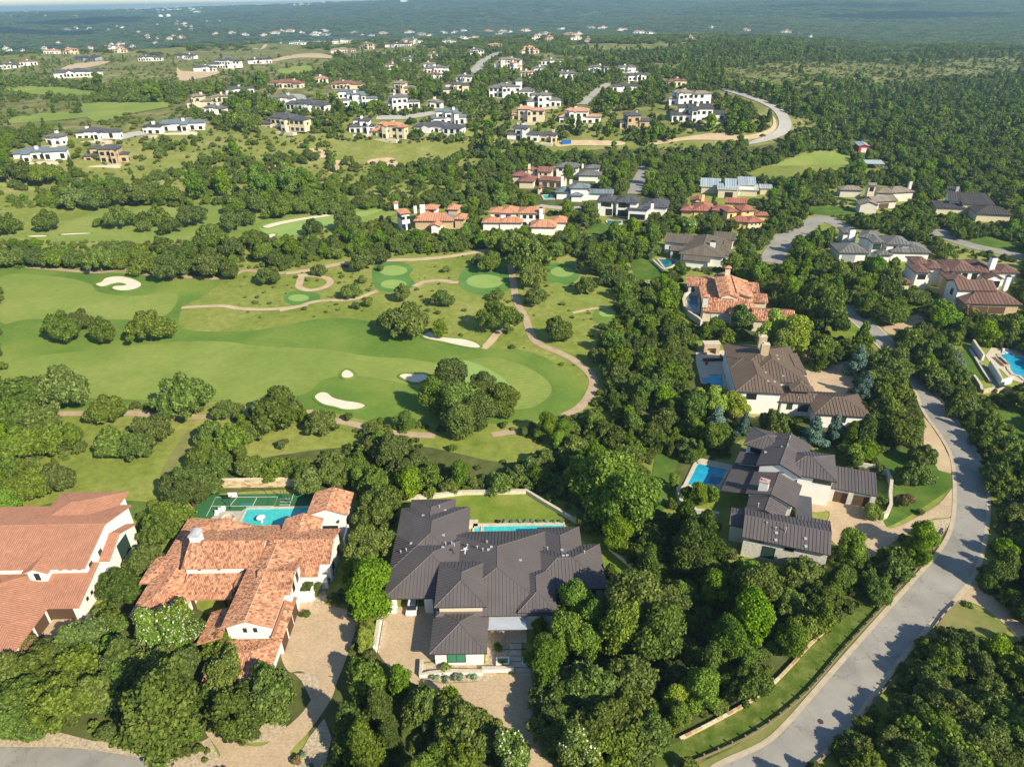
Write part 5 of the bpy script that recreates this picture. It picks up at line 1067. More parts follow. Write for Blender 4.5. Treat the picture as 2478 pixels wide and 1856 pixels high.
T('A','oak',[(1240,1310,165),(1420,1230,175),(1290,1440,90),(1120,1240,100)],['oak left of the paved drive of the tile house','grey green oak leaning over the paved drive','low branch of oak over the gravel bed','oak standing behind the bright green tree'])
T('A','pink',[(150,1005,75)],['pink flowering shrub at the corner of the left tile roof'])
T('A','scrub',[(1650,705,62),(1620,840,32),(975,1575,40),(1055,1560,34),(1100,1570,20),(1085,1620,18),(1745,640,34),(1670,735,22)],['clipped yellow green bush at the end of the clay tile roof','small clipped bush in the ring bed of the drive','agave like clump in the street gravel','tall grass clump in the street gravel','tiny bush in the street gravel near the drive','lowest tiny bush in the street gravel','flowering shrub at the white courtyard gate','low plant beside the clipped bush'])
T('A','silver',[(1608,1592,24),(1648,1645,20),(1882,975,16)],['blue agave in the gravel at the foot of the drive','lower blue agave in the gravel at the foot of the drive','blue agave on the wall between the two drives'])
T('A','pink',[(1573,1620,34)],['dark plum shrub beside the blue agave'])
T('B','oak',[(250,245,150),(190,455,120)],['round grey oak between the pool house and the dark metal roof','oak beside the left edge of the dark metal roof'])
T('B','bright',[(205,715,150)],['bright green oak between the two forecourts'])
T('B','yellow',[(190,900,55),(180,990,60)],['upper yellow green shrub of the dividing hedge','lower yellow green shrub of the dividing hedge'])
T('B','oak',[(175,1165,150),(500,1310,125),(690,1430,165),(600,1560,120),(700,1600,120)],['oak at the lower left corner of the forecourt','dark oak left of the forecourt exit','largest dark oak at the forecourt exit','lower dark oak at the forecourt exit','front dark oak at the forecourt exit'])
T('B','cedar',[(250,1340,120),(100,1440,150),(180,1560,150),(300,1500,100)],'ragged cedar between the two drives','cedars between the two drives')
T('B','blossom',[(980,1560,125),(1320,1560,125)],['yellowish flowering tree left of the drive mouth','crape myrtle with white blossom right of the drive mouth'])
T('B','oak',[(1200,1270,140),(1390,1210,170),(1570,1180,165),(1230,1410,150),(1420,1420,175),(1600,1340,165),(1500,1530,165),(1700,1450,135),(1640,1560,130)],'grey green oak of the grove right of the forecourt','oaks of the grove right of the forecourt')
T('B','ash',[(1620,800,170),(1740,950,160),(1790,790,120),(1560,930,140)],'tall oak rising beside the right end of the dark metal roof','tall oaks at the right end of the dark roof',zs=.9)
T('B','bright',[(1300,780,110),(1390,880,105),(1260,970,110),(1140,1020,85),(1360,1010,100),(1110,915,42),(1240,860,60)],'bright green crape myrtle beside the glass front room','crape myrtles beside the front room')
T('B','yellow',[(1840,1290,78),(1850,1380,70)],['yellow green upright tree at the road bank','lower yellow green tree at the road bank'])
T('B','bright',[(1460,150,180),(1570,290,150),(1650,210,110),(1520,420,95),(1400,60,90)],['large yellow green tree behind the back lawn','tall green tree right of the back lawn','tree at the far right of the back lawn group','tree at the end of the lap pool','tree above the bend of the lawn wall'])
T('B','cedar',[(1690,580,95),(1880,350,110),(1900,500,130),(1480,640,70)],['pale cedar above the tall oaks','cedar below the raised pool garden','dark cedar between the two dark roofed houses','cedar at the end of the dark metal roof'])
# clipped shrubs by the dark roofed house
def clipped(c, x, y, r, mat, label, group=None, flatn=.8):
    X, Y, R = crown_at(c, x, y, r, .6)
    me = crown_mesh('clipped_shrub', int(x+y), 420, .22, 'round', 7, mat); o = bpy.data.objects.new('clipped_shrub', me); link(o); o.location = (X, Y, -.25*R); o.scale = (R, R, R*flatn*1.1); tag(o, label, 'shrub', group); return o
for i,(x,y,r) in enumerate(((440,1562,52),(540,1588,38),(645,1565,55),(768,1555,48))): clipped('3',x,y,r,'leaf_silver',('leftmost','second','third','rightmost')[i]+' round silver green shrub in front of the forecourt wall')
clipped('3',558,1490,75,'leaf_yellow','yellow green bush under the front window of the dark roofed house'); clipped('3',972,1325,48,'leaf_bright','ball shaped green shrub beside the front path')
clipped('3',1028,1470,48,'leaf_oak','dark shrub inside the left planter'); clipped('3',1255,1465,48,'leaf_yellow','flowering shrub inside the right planter')
for i,x in enumerate((980,1053,1107,1166,1222,1275,1328,1392,1448,1510)): clipped('3',x,275,27,'leaf_silver' if i else 'leaf_plum',('plum coloured clipped shrub starting','second','third','fourth','fifth','sixth','seventh','eighth','ninth','last')[i]+(' the row' if i == 0 else ' shrub of the clipped row')+' along the lap pool')
# beside the road and the gabled houses
T('D','spruce',[(1090,620,82),(1130,735,72),(860,975,92),(965,985,80),(490,935,62),(350,905,70)],['upper blue cypress beside the paved court','lower blue cypress beside the paved court','left blue cypress between the two metal roofed houses','right blue cypress between the two metal roofed houses','small blue cypress under the white wall','blue cypress at the edge of the wood below the terrace'],zs=.85)
T('D','yellow',[(320,830,75),(440,830,75),(260,800,50)],'pale yellow green shrub tree below the pool terrace','pale shrub trees below the terrace')
T('D','yellow',[(640,440,90),(770,450,110),(700,500,70)],['left yellow green tree above the brown roof','larger yellow green tree above the brown roof','lower yellow green tree at the brown roof'])
T('D','palo',[(1175,1390,62)],['feathery palo verde at the end of the garages'])
T('D','pink',[(1352,1330,58),(805,585,35),(1690,330,50)],['reddish crape myrtle on the round lawn by the road','pink shrub at the corner of the brown roof','pink crape myrtle in front of the brown tiled house'])
T('D','oak',[(660,915,100),(340,980,90),(480,345,90),(900,260,140),(930,350,110),(1250,330,85),(1260,160,85),(1130,160,80),(1390,240,75)],['oak between the brown roof and the gabled house','oak at the upper end of the raised pool','oak in front of the stone tile house','tall oak right of the orange tile roofs','lower oak right of the orange tile roofs','oak on the lawn over the side drive','oak left of the brown tiled house','oak in front of the white walled house','oak at the white corner of the brown tiled house'])
T('D','oak',[(1260,600,120),(1290,720,95),(1260,850,110),(1300,950,110),(1360,860,80),(1450,1090,80),(1400,1190,90),(1180,880,80)],'oak of the row between the houses and the road','oaks along the inner side of the road')
T('D','cedar',[(1120,470,55),(1130,990,100),(1060,1000,80),(250,1080,45)],['leaning cedar at the edge of the road','dark cedar right of the blue cypresses','cedar touching the right blue cypress','cedar beside the raised pool'])
T('D','bright',[(200,1100,42),(110,1240,40),(250,1310,55),(180,1300,40),(320,1310,40),(1440,1540,85),(1420,1620,60),(1060,1600,85)],['rounded bright tree above the raised pool','small bright bush left of the raised pool','middle of the bright hedge under the raised pool','left of the bright hedge under the raised pool','right of the bright hedge under the raised pool','leafy tree beside the guard rail','lower leafy tree beside the guard rail','leafy tree below the paved drive'])
T('C','oak',[(1450,1000,60),(1560,1080,120),(1640,1000,110),(1750,1100,110),(1480,1170,110),(1400,1380,120),(1600,1300,150),(1800,1300,140),(1550,1480,170),(1750,1500,170),(1900,1400,130),(1300,1500,110),(1400,1620,140),(1650,1640,140),(1870,1620,130),(1250,1600,80)],'dark oak of the shady grove right of the road','oaks of the shady grove right of the road')
T('C','cedar',[(280,450,130),(1880,600,110),(1800,640,70)],['bushy cedar beside the white stone wall','olive tree right of the road junction','second olive tree right of the road junction'])
T('C','oak',[(800,600,120),(1070,520,85),(1010,640,90),(1200,690,90)],['grey oak covering the corner of the stone walled wing','oak right of the stone walled wing','oak below the paved court','oak against the guard rail'])
T('C','bright',[(560,720,130),(520,860,130),(330,700,100),(740,980,90),(260,1250,110)],'bright leafy tree in the dense wood below the gabled house','bright trees in the wood below the gabled house')
clipped('C',1900,755,52,'leaf_oak','large clipped dome shrub beside the paved side drive'); clipped('C',1300,635,50,'leaf_yellow','round clipped shrub beside the guard rail')
T('f','oak',[(820,1180,190),(90,330,140),(330,560,170),(480,640,150),(260,820,120),(560,800,90)],'oak between the road and the terraced pool garden','oaks between the road and the terraced pool')
T('f','silver',[(300,320,80),(380,400,90),(430,480,80),(480,550,50)],'grey green shrub along the narrow putting lawn','grey shrubs along the narrow lawn')
T('e','bright',[(900,1040,180),(1060,1110,160),(850,1150,130)],['bright round vine covered tree in front of the brown tiled house','right side tree of the vine covered group','lower left tree of the vine covered group'])
T('e','oak',[(300,720,200),(600,740,170),(200,950,200),(1000,550,60)],['wide oak left of the white corner wall','oak in front of the white corner wall','dark oak over the side drive','small tree in the courtyard of the brown tiled house'])
T('c','blossom',[(700,940,120)],['crape myrtle full of white blossom behind the olive roof'])
T('c','oak',[(1050,850,170),(830,800,110),(1350,910,120)],['large oak between the olive roof and the yellow house','oak left of the large oak by the yellow house','oak at the front corner of the yellow house'])
T('b','bright',[(820,150,85),(1240,250,60),(1860,200,80),(1080,700,140)],['round tree before the grey roofed house','bluish conical tree by the basketball hoop','round tree to the right of the back street','tree left of the modern white house'])
# ------------------------------------------------------------------ the middle distance houses
def H_(name, label, c, sw, z0, wall, roof, ang, **kw):
    g = W(c, *sw)
    return House(name, label, (g[0], g[1], z0 if z0 is not None else g[2]), wall, roof, cover=kw.pop('cover', 'plain'), ang=ang, detail=0, **kw)
h = H_('tiled_villa','white and brown stone villa with red clay roofs, square tower and round turret','a',(210,340),0,'white_stucco','roof_terracotta',-8,cover='barrel'); h.rows=2.0
tw = h.pix('a',(190,190),(300,165),9,8.0,'hip',pitch=.3,ang=25); h.win(tw,'S',(tw['wr'][0]+tw['wr'][2])/2-1.2,5.2,1.6,1.5); h.win(tw,'S',(tw['wr'][0]+tw['wr'][2])/2+1.2,5.2,1.6,1.5); h.wins(tw,'W',(tw['wr'][1]+1.5,tw['wr'][1]+3.5,tw['wr'][1]+5.6),5.2,1.3,1.6); h.wins(tw,'S',((tw['wr'][0]+tw['wr'][2])/2-1.2,(tw['wr'][0]+tw['wr'][2])/2+1.3),.3,1.7,3.0,cols=1)
h.pix('a',(330,262),(790,262),13,3.9,'hip',pitch=.3,wm='tan_stone',name='stone_wall',ang=-3); a1 = h.pix('a',(355,235),(575,215),11,4.6,'hip',pitch=.4,wm='tan_stone',name='stone_wall'); a2 = h.pix('a',(400,135),(600,125),8,7.0,'hip',pitch=.35); a3 = h.pix('a',(660,180),(775,120),12,5.2,'gy',pitch=.4); a4=h.pix('a',(700,140),(850,125),8,7,'hip',pitch=.4,wm='tan_stone',name='stone_wall'); a5=h.pix('a',(760,270),(935,215),9,4.2,'hip',pitch=.4,wm='tan_stone',name='stone_wall'); a6=h.pix('a',(510,325),(640,320),9,3.2,'gy',pitch=.4); a7=h.pix('a',(620,260),(800,255),10,3.0,'hip')
h.win(a3,'S',(a3['wr'][0]+a3['wr'][2])/2,4.8,1,1.4,cols=1); h.win(a2,'S',a2['wr'][2]-2,5.3,2.4,1.3)
g = W('a',440,300); h.chimney(*[g[0]*math.cos(math.radians(8))*1-0*g[1]+0, g[1]],0,9.5,2.2,1.4,ang=0); g = W('a',135,100,9); h.chimney(g[0],g[1],7,10.5,1.6,1.4,ang=0,cap='roof_trim_terra',style='roof'); g = W('a',352,120,8); h.chimney(g[0],g[1],6,9.5,1.2,1.2,ang=0)
h.finish(); g = W('a',715,330); b = MB(h.org,0,'white_stucco'); b.cyl(g[0],g[1]+3,0,4.4,3.4,n=14); b.build('turret', h.root); b = MB(h.org,0,'roof_slate'); b.cyl(g[0],g[1]+3,4.4,5.5,4.0,.3,n=14); b.build('turret_roof', h.root)
h = H_('orange_roofed_house','white two storey house with pale orange hip roofs behind the oaks at the cart path','a',(1210,300),0,'white_stucco','roof_terracotta',-6,cover='tile'); h.rows=2.2
b1 = h.pix('a',(1190,170),(1370,165),9,6.6); b2 = h.pix('a',(1300,185),(1520,160),11,6.6); b3 = h.pix('a',(1530,160),(1820,190),10,6.5); b4 = h.pix('a',(1110,270),(1310,295),9,3.6); b5 = h.pix('a',(1290,295),(1580,270),9,3.6); b6 = h.pix('a',(1660,320),(1960,345),10,3.6,pitch=.42); b7 = h.pix('a',(1880,340),(2085,225),10,3.5,pitch=.4)
for bb in (b1,b2): h.win(bb,'S',(bb['wr'][0]+bb['wr'][2])/2,4.3,2.2,1.4)
for k in (.2,.48,.76): h.win(b3,'S',b3['wr'][0]+(b3['wr'][2]-b3['wr'][0])*k,4.0,1.7,1.6); h.win(b3,'S',b3['wr'][0]+(b3['wr'][2]-b3['wr'][0])*k,.8,1.7,1.7)
g = W('a',1785,175,6.5); h.chimney(g[0],g[1],0,9,1.5,1.5,ang=0); h.finish()
h = H_('tan_villa','tan villa with dark red brown tile roofs and a three door garage','b',(350,290),0,'cream_stucco','roof_redbrown',-12,cover='tile'); h.rows=2.6
b1 = h.pix('b',(410,150),(610,130),10,6.8,'gx'); b2 = h.pix('b',(470,220),(730,290),8,3.6,'gx',ang=-20); h.pix('b',(150,290),(400,240),13,3.8,'hip'); h.pix('b',(90,190),(300,200),10,4.2); h.pix('b',(400,370),(480,340),8,3,'gy'); b3=h.pix('b',(250,120),(400,160),8,5.6,'gy')
h.wins(b1,'S',(b1['wr'][0]+1.5,b1['wr'][0]+4,b1['wr'][2]-2.5),4.8,.8,1.2,cols=1)
for k in (.22,.52,.8): h.win(b2,'S',b2['wr'][0]+(b2['wr'][2]-b2['wr'][0])*k,.1,2.7,2.4,door='wood_brown')
g = W('b',320,80,8); h.chimney(g[0],g[1],5,10,1.5,1.3,ang=0); h.finish()
h = H_('grey_roofed_house','white house with grey hip roofs farthest back by the end of the street','b',(660,140),0,'white_stucco','roof_grey',-10,cover='tile'); h.rows=3
b1 = h.pix('b',(655,70),(950,100),11,5.6); b2 = h.pix('b',(1030,100),(1220,95),9,5.4); h.pix('b',(935,185),(1240,190),10,3.2); h.win(b1,'S',b1['wr'][0]+2.5,3.6,2,1.2); h.win(b1,'S',b1['wr'][0]+6.5,3.4,.9,1.3,cols=1); g=W('b',1000,70,6); h.chimney(g[0],g[1],5,7.6,1,1,ang=0); h.finish()
h = H_('slate_roofed_house','white box shaped house with a slate hip roof next to a small blue pool','b',(830,400),0,'white_stucco','roof_slate',-8,cover='tile'); h.rows=3
b1 = h.pix('b',(830,355),(1095,345),9,6.3); h.pix('b',(655,390),(850,420),11,3.6); h.pix('b',(1060,440),(1390,400),8,3.3,'gx'); h.pix('b',(840,445),(1010,445),6,3.2); h.win(b1,'E',b1['wr'][1]+3,3,1.2,1.8); h.win(b1,'S',b1['wr'][0]+9,4.8,.9,.7,cols=1); g=W('b',740,290,4); h.chimney(g[0],g[1],0,8.2,1.4,1.2,ang=0); g=W('b',850,250,8); h.chimney(g[0],g[1],6,8.8,1.4,1.2,ang=0); h.finish()
h = H_('modern_white_house','modern white two storey house with dark grey hip roofs over an open pool veranda','b',(1290,700),0,'white_stucco','roof_charcoal',-16,cover='tile'); h.rows=3
b1 = h.pix('b',(1180,505),(1400,530),10,7.0); b2 = h.pix('b',(1400,545),(1720,520),10,7.0); b3 = h.pix('b',(1570,640),(1830,690),14,3.6,'sN',pitch=.12); b4 = h.pix('b',(1730,590),(2090,590),14,4.0)
x0,y0,x1,y1 = b2['wr']; h.win(b2,'S',x0+2.6,4.4,3.2,2.2,cols=2); h.win(b2,'S',x1-5.0,4.6,3.6,1.8,cols=2); h.win(b2,'S',x0+2.6,.3,3.4,3,cols=1); h.win(b2,'S',x1-5,.3,4.4,3.0,cols=1); h.win(b1,'S',b1['wr'][0]+2.5,4.6,2,1.8); h.win(b1,'S',b1['wr'][2]-2.2,4.4,3.0,2.0,gl='window_glass'); h.win(b1,'S',b1['wr'][0]+5.4,.3,3.2,3.2,cols=1)
h.win(b3,'S',(b3['wr'][0]+b3['wr'][2])/2,.3,7,2.6,cols=3); g=W('b',1885,590,5); h.chimney(g[0],g[1],3,7,1.3,1.1,ang=0); h.finish()
pool('small pool with blue floats in front of the modern white house', [W('b',*p)[:2] for p in ((1300,760),(1500,765),(1500,805),(1380,815),(1310,790))], 'pool_teal', cw=.8)
pool('light blue rectangular pool left of the slate roof', [W('b',*p)[:2] for p in ((480,440),(600,435),(640,490),(510,492))], 'pool_turquoise', cw=1.0); CLEAR.append(cp('b',[(440,420),(670,420),(700,500),(480,510)])); CLEAR.append(cp('b',[(1230,680),(1560,700),(1520,830),(1290,800)]))
for x,lab in ((1345,'blue and white striped float lying left in the small pool'),(1390,'blue and white striped float lying nearer the pool steps')): a = W('b',x,800); b = MB(a,0,'blue_paint'); b.box(a[0]-.9,a[1]-.7,.15,a[0]+.2,a[1]+.7,.4); b.use('white_metal'); b.box(a[0]+.2,a[1]-.7,.15,a[0]+1.0,a[1]+.7,.4); b.build('pool_float', label=lab, cat='float')
a = W('b',1190,350); e = empty('basketball_hoop', a, 0, 'white backboard on a pole beside the conical tree', 'basketball hoop'); b = MB(a,0,'dark_metal'); b.tube([a,(a[0],a[1],3.4)],.1); b.build('post', e); b = MB(a,0,'white_metal'); b.box(a[0]-1.2,a[1]-.2,3,a[0]+1.2,a[1]-.1,4.6); b.build('backboard', e)
# playhouse
a = W('b',1000,895); e = empty('playhouse', a, 0, 'small timber playhouse with a pitched roof on the lawn', 'playhouse'); b = MB(a,0,'wood_brown'); 
for q in ((-1,-1),(1,-1),(1,1),(-1,1)): b.box(a[0]+q[0]*.9-.1,a[1]+q[1]*.9-.1,0,a[0]+q[0]*.9+.1,a[1]+q[1]*.9+.1,3.2)
b.build('frame', e); b = MB(a,0,'rail_wood'); b.box(a[0]-.95,a[1]-.95,1.3,a[0]+.95,a[1]+.95,1.4); b.box(a[0]-.95,a[1]-.95,1.4,a[0]+.95,a[1]-.88,2.1); b.build('deck', e); b = MB(a,0,'roof_slate'); b.face([(a[0]-1.5,a[1]-1.3,3.0),(a[0],a[1]-1.3,4.3),(a[0],a[1]+1.3,4.3),(a[0]-1.5,a[1]+1.3,3.0)]); b.face([(a[0]+1.5,a[1]-1.3,3.0),(a[0]+1.5,a[1]+1.3,3.0),(a[0],a[1]+1.3,4.3),(a[0],a[1]-1.3,4.3)]); b.build('roof', e)
h = H_('yellow_house','long yellow stucco house under brick red tile roofs','c',(1290,840),0,'yellow_stucco','roof_brick_tile',-14,cover='tile'); h.rows=2
b1 = h.pix('c',(1040,680),(1300,740),9,5.6,ang=-22); b0 = h.pix('c',(740,720),(1060,700),14,4.2,pitch=.42); h.pix('c',(560,680),(750,735),9,3.8,ang=-24); b2 = h.pix('c',(1300,745),(1430,700),9,6.4,ang=10,pitch=.34); b3 = h.pix('c',(1510,725),(1700,685),9,6.4,ang=6); b4 = h.pix('c',(1240,575),(1570,600),8,6.0,'gx'); b5=h.pix('c',(1290,850),(1640,905),9,3.2); b6=h.pix('c',(1620,910),(1815,855),9,3.2,ang=8,wm='cream_stucco'); h.pix('c',(1700,775),(1920,790),6,3,ang=-10); h.pix('c',(700,590),(960,550),8,5,'gy')
h.wins(b1,'S',(b1['wr'][0]+3,b1['wr'][2]-2.4),3.4,1.3,1.6); h.win(b2,'S',b2['wr'][0]+1.8,3.6,1,1.7); h.win(b3,'S',(b3['wr'][0]+b3['wr'][2])/2,5.0,1,.8,cols=1); h.wins(b6,'S',[b6['wr'][0]+k for k in (1.8,3.6,5.4)],1.8,.6,.6,cols=1)
g=W('c',890,560,6); h.chimney(g[0],g[1],5,9.4,1.4,1.2,ang=0); h.finish()
h = H_('olive_metal_house','white house with broad olive brown metal roofs and a small teal pool','c',(430,1420),0,'white_stucco','roof_olive_metal',-20,cover='seam'); h.seam=.9; h.seamw=2
b1 = h.block(-25.4,260,-8.4,283,4.0,'hip',.36,ang=-20,ins=(3.5,5)); b3 = h.block(-33,271.2,-22,279.5,4.6,'sS',.16,ang=-20); h.block(-29.4,264.2,-22,270.5,3.6,'gx',.3,ang=-20,wall=False)
b5 = h.block(-23.3,256.2,-13.3,263,3.0,'sS',.2,ang=-20); b2 = h.block(-14.2,264,-5.4,272,3.7,'hip',.36,ang=-20); b4 = h.block(-14.6,281.5,-6.0,289,4.4,'sS',.14,ang=-20); h.block(-13,270,-6.8,282,3.8,'hip',.33,ang=-20)
h.chimney(-13.6,266.8,4,7.8,2.0,1.4); h.win(b3,'S',-28,.4,5,2.6,cols=3); h.win(b2,'S',-9.5,.8,3,1.6); h.win(b5,'W',259,.4,3,2.2,cols=2)
for x,y in ((-28.6,264.8),(-24.6,264.8)): b = MB(h.org, math.radians(-20), 'pale_stone'); b.box(x-.4,y-.4,0,x+.4,y+.4,3.5); b.build('pillar', h.root)
h.finish()
pool('small teal pool with a dark spa beside the olive roofed house', [W('c',*p)[:2] for p in ((190,1450),(350,1450),(520,1480),(420,1570),(310,1600))], 'pool_teal', cw=.7); wall_thing('long white wall below the teal pool', [W('c',125,1500)[:2],W('c',280,1640)[:2]], .5, 1.0, 'white_stucco'); CLEAR.append(cp('c',[(110,1400),(420,1300),(560,1500),(300,1657),(120,1520)]))
for i,(x,y) in enumerate(((530,1200),(600,1180),(650,1190),(610,1240))):
    a = W('H',x,y); e = empty('garden_bed', a, 0, ('leftmost','second','third','nearest')[i]+' of the raised stone vegetable beds below the bright lawn', 'garden bed'); b = MB(a,0,'limestone'); b.box(a[0]-2.2,a[1]-1.8,0,a[0]-1.9,a[1]+1.8,.7); b.box(a[0]+1.9,a[1]-1.8,0,a[0]+2.2,a[1]+1.8,.7); b.box(a[0]-1.9,a[1]-1.8,0,a[0]+1.9,a[1]-1.5,.7); b.build('edging', e); b = MB(a,0,'land'); b.box(a[0]-1.9,a[1]-1.5,0,a[0]+1.9,a[1]+1.8,.5); b.build('soil', e)
h = H_('silver_roofed_house','pale house of overlapping silver metal shed roofs above the yellow house','c',(1120,440),0,'cream_stucco','roof_silver',-14,cover='seam',trim='fascia_white'); h.seam=1.2; h.seamw=2.4
b1=h.pix('c',(860,330),(1180,330),12,3.8,'sS',pitch=.14); b2=h.pix('c',(1120,360),(1460,385),9,4.6,'sS',pitch=.1); h.pix('c',(1240,300),(1480,360),10,5.2,'sS',pitch=.18); b3=h.pix('c',(1440,280),(1730,320),11,6.0,'sS',pitch=.14,wm='white_stucco'); h.pix('c',(1480,385),(1760,380),9,3.4,'sS',pitch=.12); h.pix('c',(1780,370),(1970,340),6,3.6,'sS',pitch=.1); h.win(b2,'S',b2['wr'][2]-4,.4,4,2.6,cols=3); h.finish()
# right hand houses
h = H_('stone_tower_house','pale rough stone house with grey roofs and a square stone tower','d',(430,380),0,'pale_stone','roof_taupe',-10,cover='tile'); h.rows=2.4
b1=h.pix('d',(590,330),(800,290),9,3.6,'gx',ang=8); b2=h.pix('d',(600,220),(800,215),9,5.0); b3=h.pix('d',(780,230),(990,190),10,4.6,ang=8); tw=h.pix('d',(508,135),(605,140),5,9.0,'gx',rm='roof_charcoal',wm='cream_stucco'); h.pix('d',(430,370),(600,330),7,4.0,'gy'); h.pix('d',(200,190),(440,180),8,3.6,'hip')
h.win(tw,'S',(tw['wr'][0]+tw['wr'][2])/2,6.2,1.8,1.9); g=W('d',955,150,5); h.chimney(g[0],g[1],4,8,1.4,1.2,ang=0); h.win(b1,'S',(b1['wr'][0]+b1['wr'][2])/2,.1,5,2.5,door='wood_brown'); h.finish()
a = W('d',460,410); e = empty('parked_car', a, -.5, 'silver car parked in front of the stone tower house', 'car'); 
def car(e, mat='car_white'):
    b = MB(mats=mat); b.prism([(-2.3,-.9),(2.3,-.9),(2.35,0),(2.3,.9),(-2.3,.9),(-2.35,0)],.3,.85); b.v[:] = b.v; b.build('body', e)
    b = MB(mats='window_glass'); lo = [(-1.6,-.8),(1.1,-.8),(1.1,.8),(-1.6,.8)]; hi = [(-1.1,-.65),(.5,-.65),(.5,.65),(-1.1,.65)]
    for i in range(4): j=(i+1)%4; b.face([(*lo[i],.85),(*lo[j],.85),(*hi[j],1.4),(*hi[i],1.4)])
    b.build('windows', e); b = MB(mats=mat); b.prism(hi,1.4,1.45); b.build('car_roof', e)
    for sx in (-1.4,1.4):
        for sy in (-.9,.9): b = MB(mats='tyre'); b.tube([(sx,sy-.1,.33),(sx,sy+.1,.33)],.33,10); b.build('wheel', e)
car(e)
e = empty('parked_car', (-17.6,83.2,0), 1.5708, 'white car under the carport of the dark roofed house', 'car'); car(e)
h = H_('shed_roofed_house','blue grey walled house with a tall dark sloping metal roof','d',(1380,340),0,'grey_wall','roof_dark',-24,cover='seam'); h.seam=1.0; h.seamw=2
M['grey_blue'] = M['grey_wall']
b1=h.pix('d',(1380,195),(1570,300),11,7.6,'sN',pitch=.1,ang=-38,wm='white_stucco'); h.blocks.remove(b1)
b1=h.pix('d',(1370,270),(1560,345),14,5.2,'sS',pitch=.26,ang=-22,wm='white_stucco'); b2=h.pix('d',(1600,370),(1840,310),12,4.8,'sS',pitch=.2,ang=-8,wm='cream_stucco'); b3=h.pix('d',(1740,480),(2040,420),12,3.6,'hip',ang=-14,wm='cream_stucco',rm='roof_dark'); b4=h.pix('d',(1230,360),(1600,400),9,3.2,'sS',pitch=.12,ang=-12,wm='cream_stucco')
for k in (.2,.38,.56,.74): h.win(b1,'S',b1['wr'][0]+(b1['wr'][2]-b1['wr'][0])*k,3.4,.8,.8,cols=1)
g=W('d',1480,165,9); h.chimney(g[0],g[1],7,10,1.4,1.0,ang=0); h.finish()
h = H_('grey_tiled_house','white two storey house with striped grey tile roofs beside the road','d',(540,850),0,'white_stucco','roof_grey',-8,cover='barrel'); h.rows=2.2
b1=h.pix('d',(535,750),(700,775),10,6.6); b2=h.pix('d',(700,780),(985,790),11,6.0,pitch=.4); h.pix('d',(400,680),(560,745),11,6.6,ang=-35); b3=h.pix('d',(190,880),(500,870),12,3.8,ang=-6,pitch=.38); h.pix('d',(230,660),(400,650),8,5.6); b5=h.pix('d',(780,890),(1170,850),13,3.8); h.pix('d',(610,890),(780,905),7,3.2)
h.win(b1,'S',(b1['wr'][0]+b1['wr'][2])/2,3.7,3,2.2,cols=1,gl='green_glass'); h.wins(b2,'S',[b2['wr'][0]+k for k in (3,5,8.6)],4.3,1.1,.9); h.win(b3,'S',b3['wr'][0]+3.4,.1,5,2.7,door='grey_wall'); g=W('d',325,650,7); h.chimney(g[0],g[1],4,8.4,2.2,1.4,ang=0); h.finish()
h = H_('brown_tiled_house','large tan and white house with many brown tile roofs and white chimneys','e',(470,600),0,'white_stucco','roof_brown_tile',-6,cover='barrel'); h.rows=2.0
b1=h.pix('e',(500,395),(755,400),9,6.6); h.pix('e',(480,260),(740,255),8,6.8); b2=h.pix('e',(690,335),(960,330),9,6.4); b3=h.pix('e',(940,375),(1120,375),9,6.4,wm='cream_stucco'); b4=h.pix('e',(1080,385),(1500,370),12,6.6,pitch=.38); b5=h.pix('e',(1400,400),(1820,395),13,5.6,pitch=.42); h.pix('e',(1820,400),(2150,400),9,5.0); b6=h.pix('e',(1180,680),(1770,680),9,6.2,'gx',pitch=.45); b7=h.pix('e',(1280,895),(2180,895),12,3.6,pitch=.42,wm='tan_stone',name='stone_wall'); b8=h.pix('e',(1060,550),(1390,550),8,6.2,wm='tan_stone',name='stone_wall'); h.pix('e',(270,570),(450,570),7,3.4,wm='cream_stucco'); b9=h.pix('e',(1620,500),(1900,500),10,4.6,'gy',pitch=.5)
h.win(b1,'S',(b1['wr'][0]+b1['wr'][2])/2,4.0,2.6,1.7,cols=3); h.wins(b4,'S',[b4['wr'][0]+k for k in (2,4.4,7.6)],3.6,1.8,2.2,cols=1); h.win(b3,'S',(b3['wr'][0]+b3['wr'][2])/2,4.4,.9,.9,cols=1); h.win(b6,'W',b6['wr'][1]+3.4,3.2,1.6,2.2); h.win(b9,'S',(b9['wr'][0]+b9['wr'][2])/2,1.5,4,2.4,cols=1)
for k in (.3,.62): h.win(b7,'S',b7['wr'][0]+(b7['wr'][2]-b7['wr'][0])*k,.1,5,2.4,door='wood_brown')
g=W('e',1705,260,8); h.chimney(g[0],g[1],5,10.5,1.8,1.6,ang=0); g=W('e',1905,640,3); h.chimney(g[0],g[1],0,7.2,1.5,1.2,ang=0); h.finish()
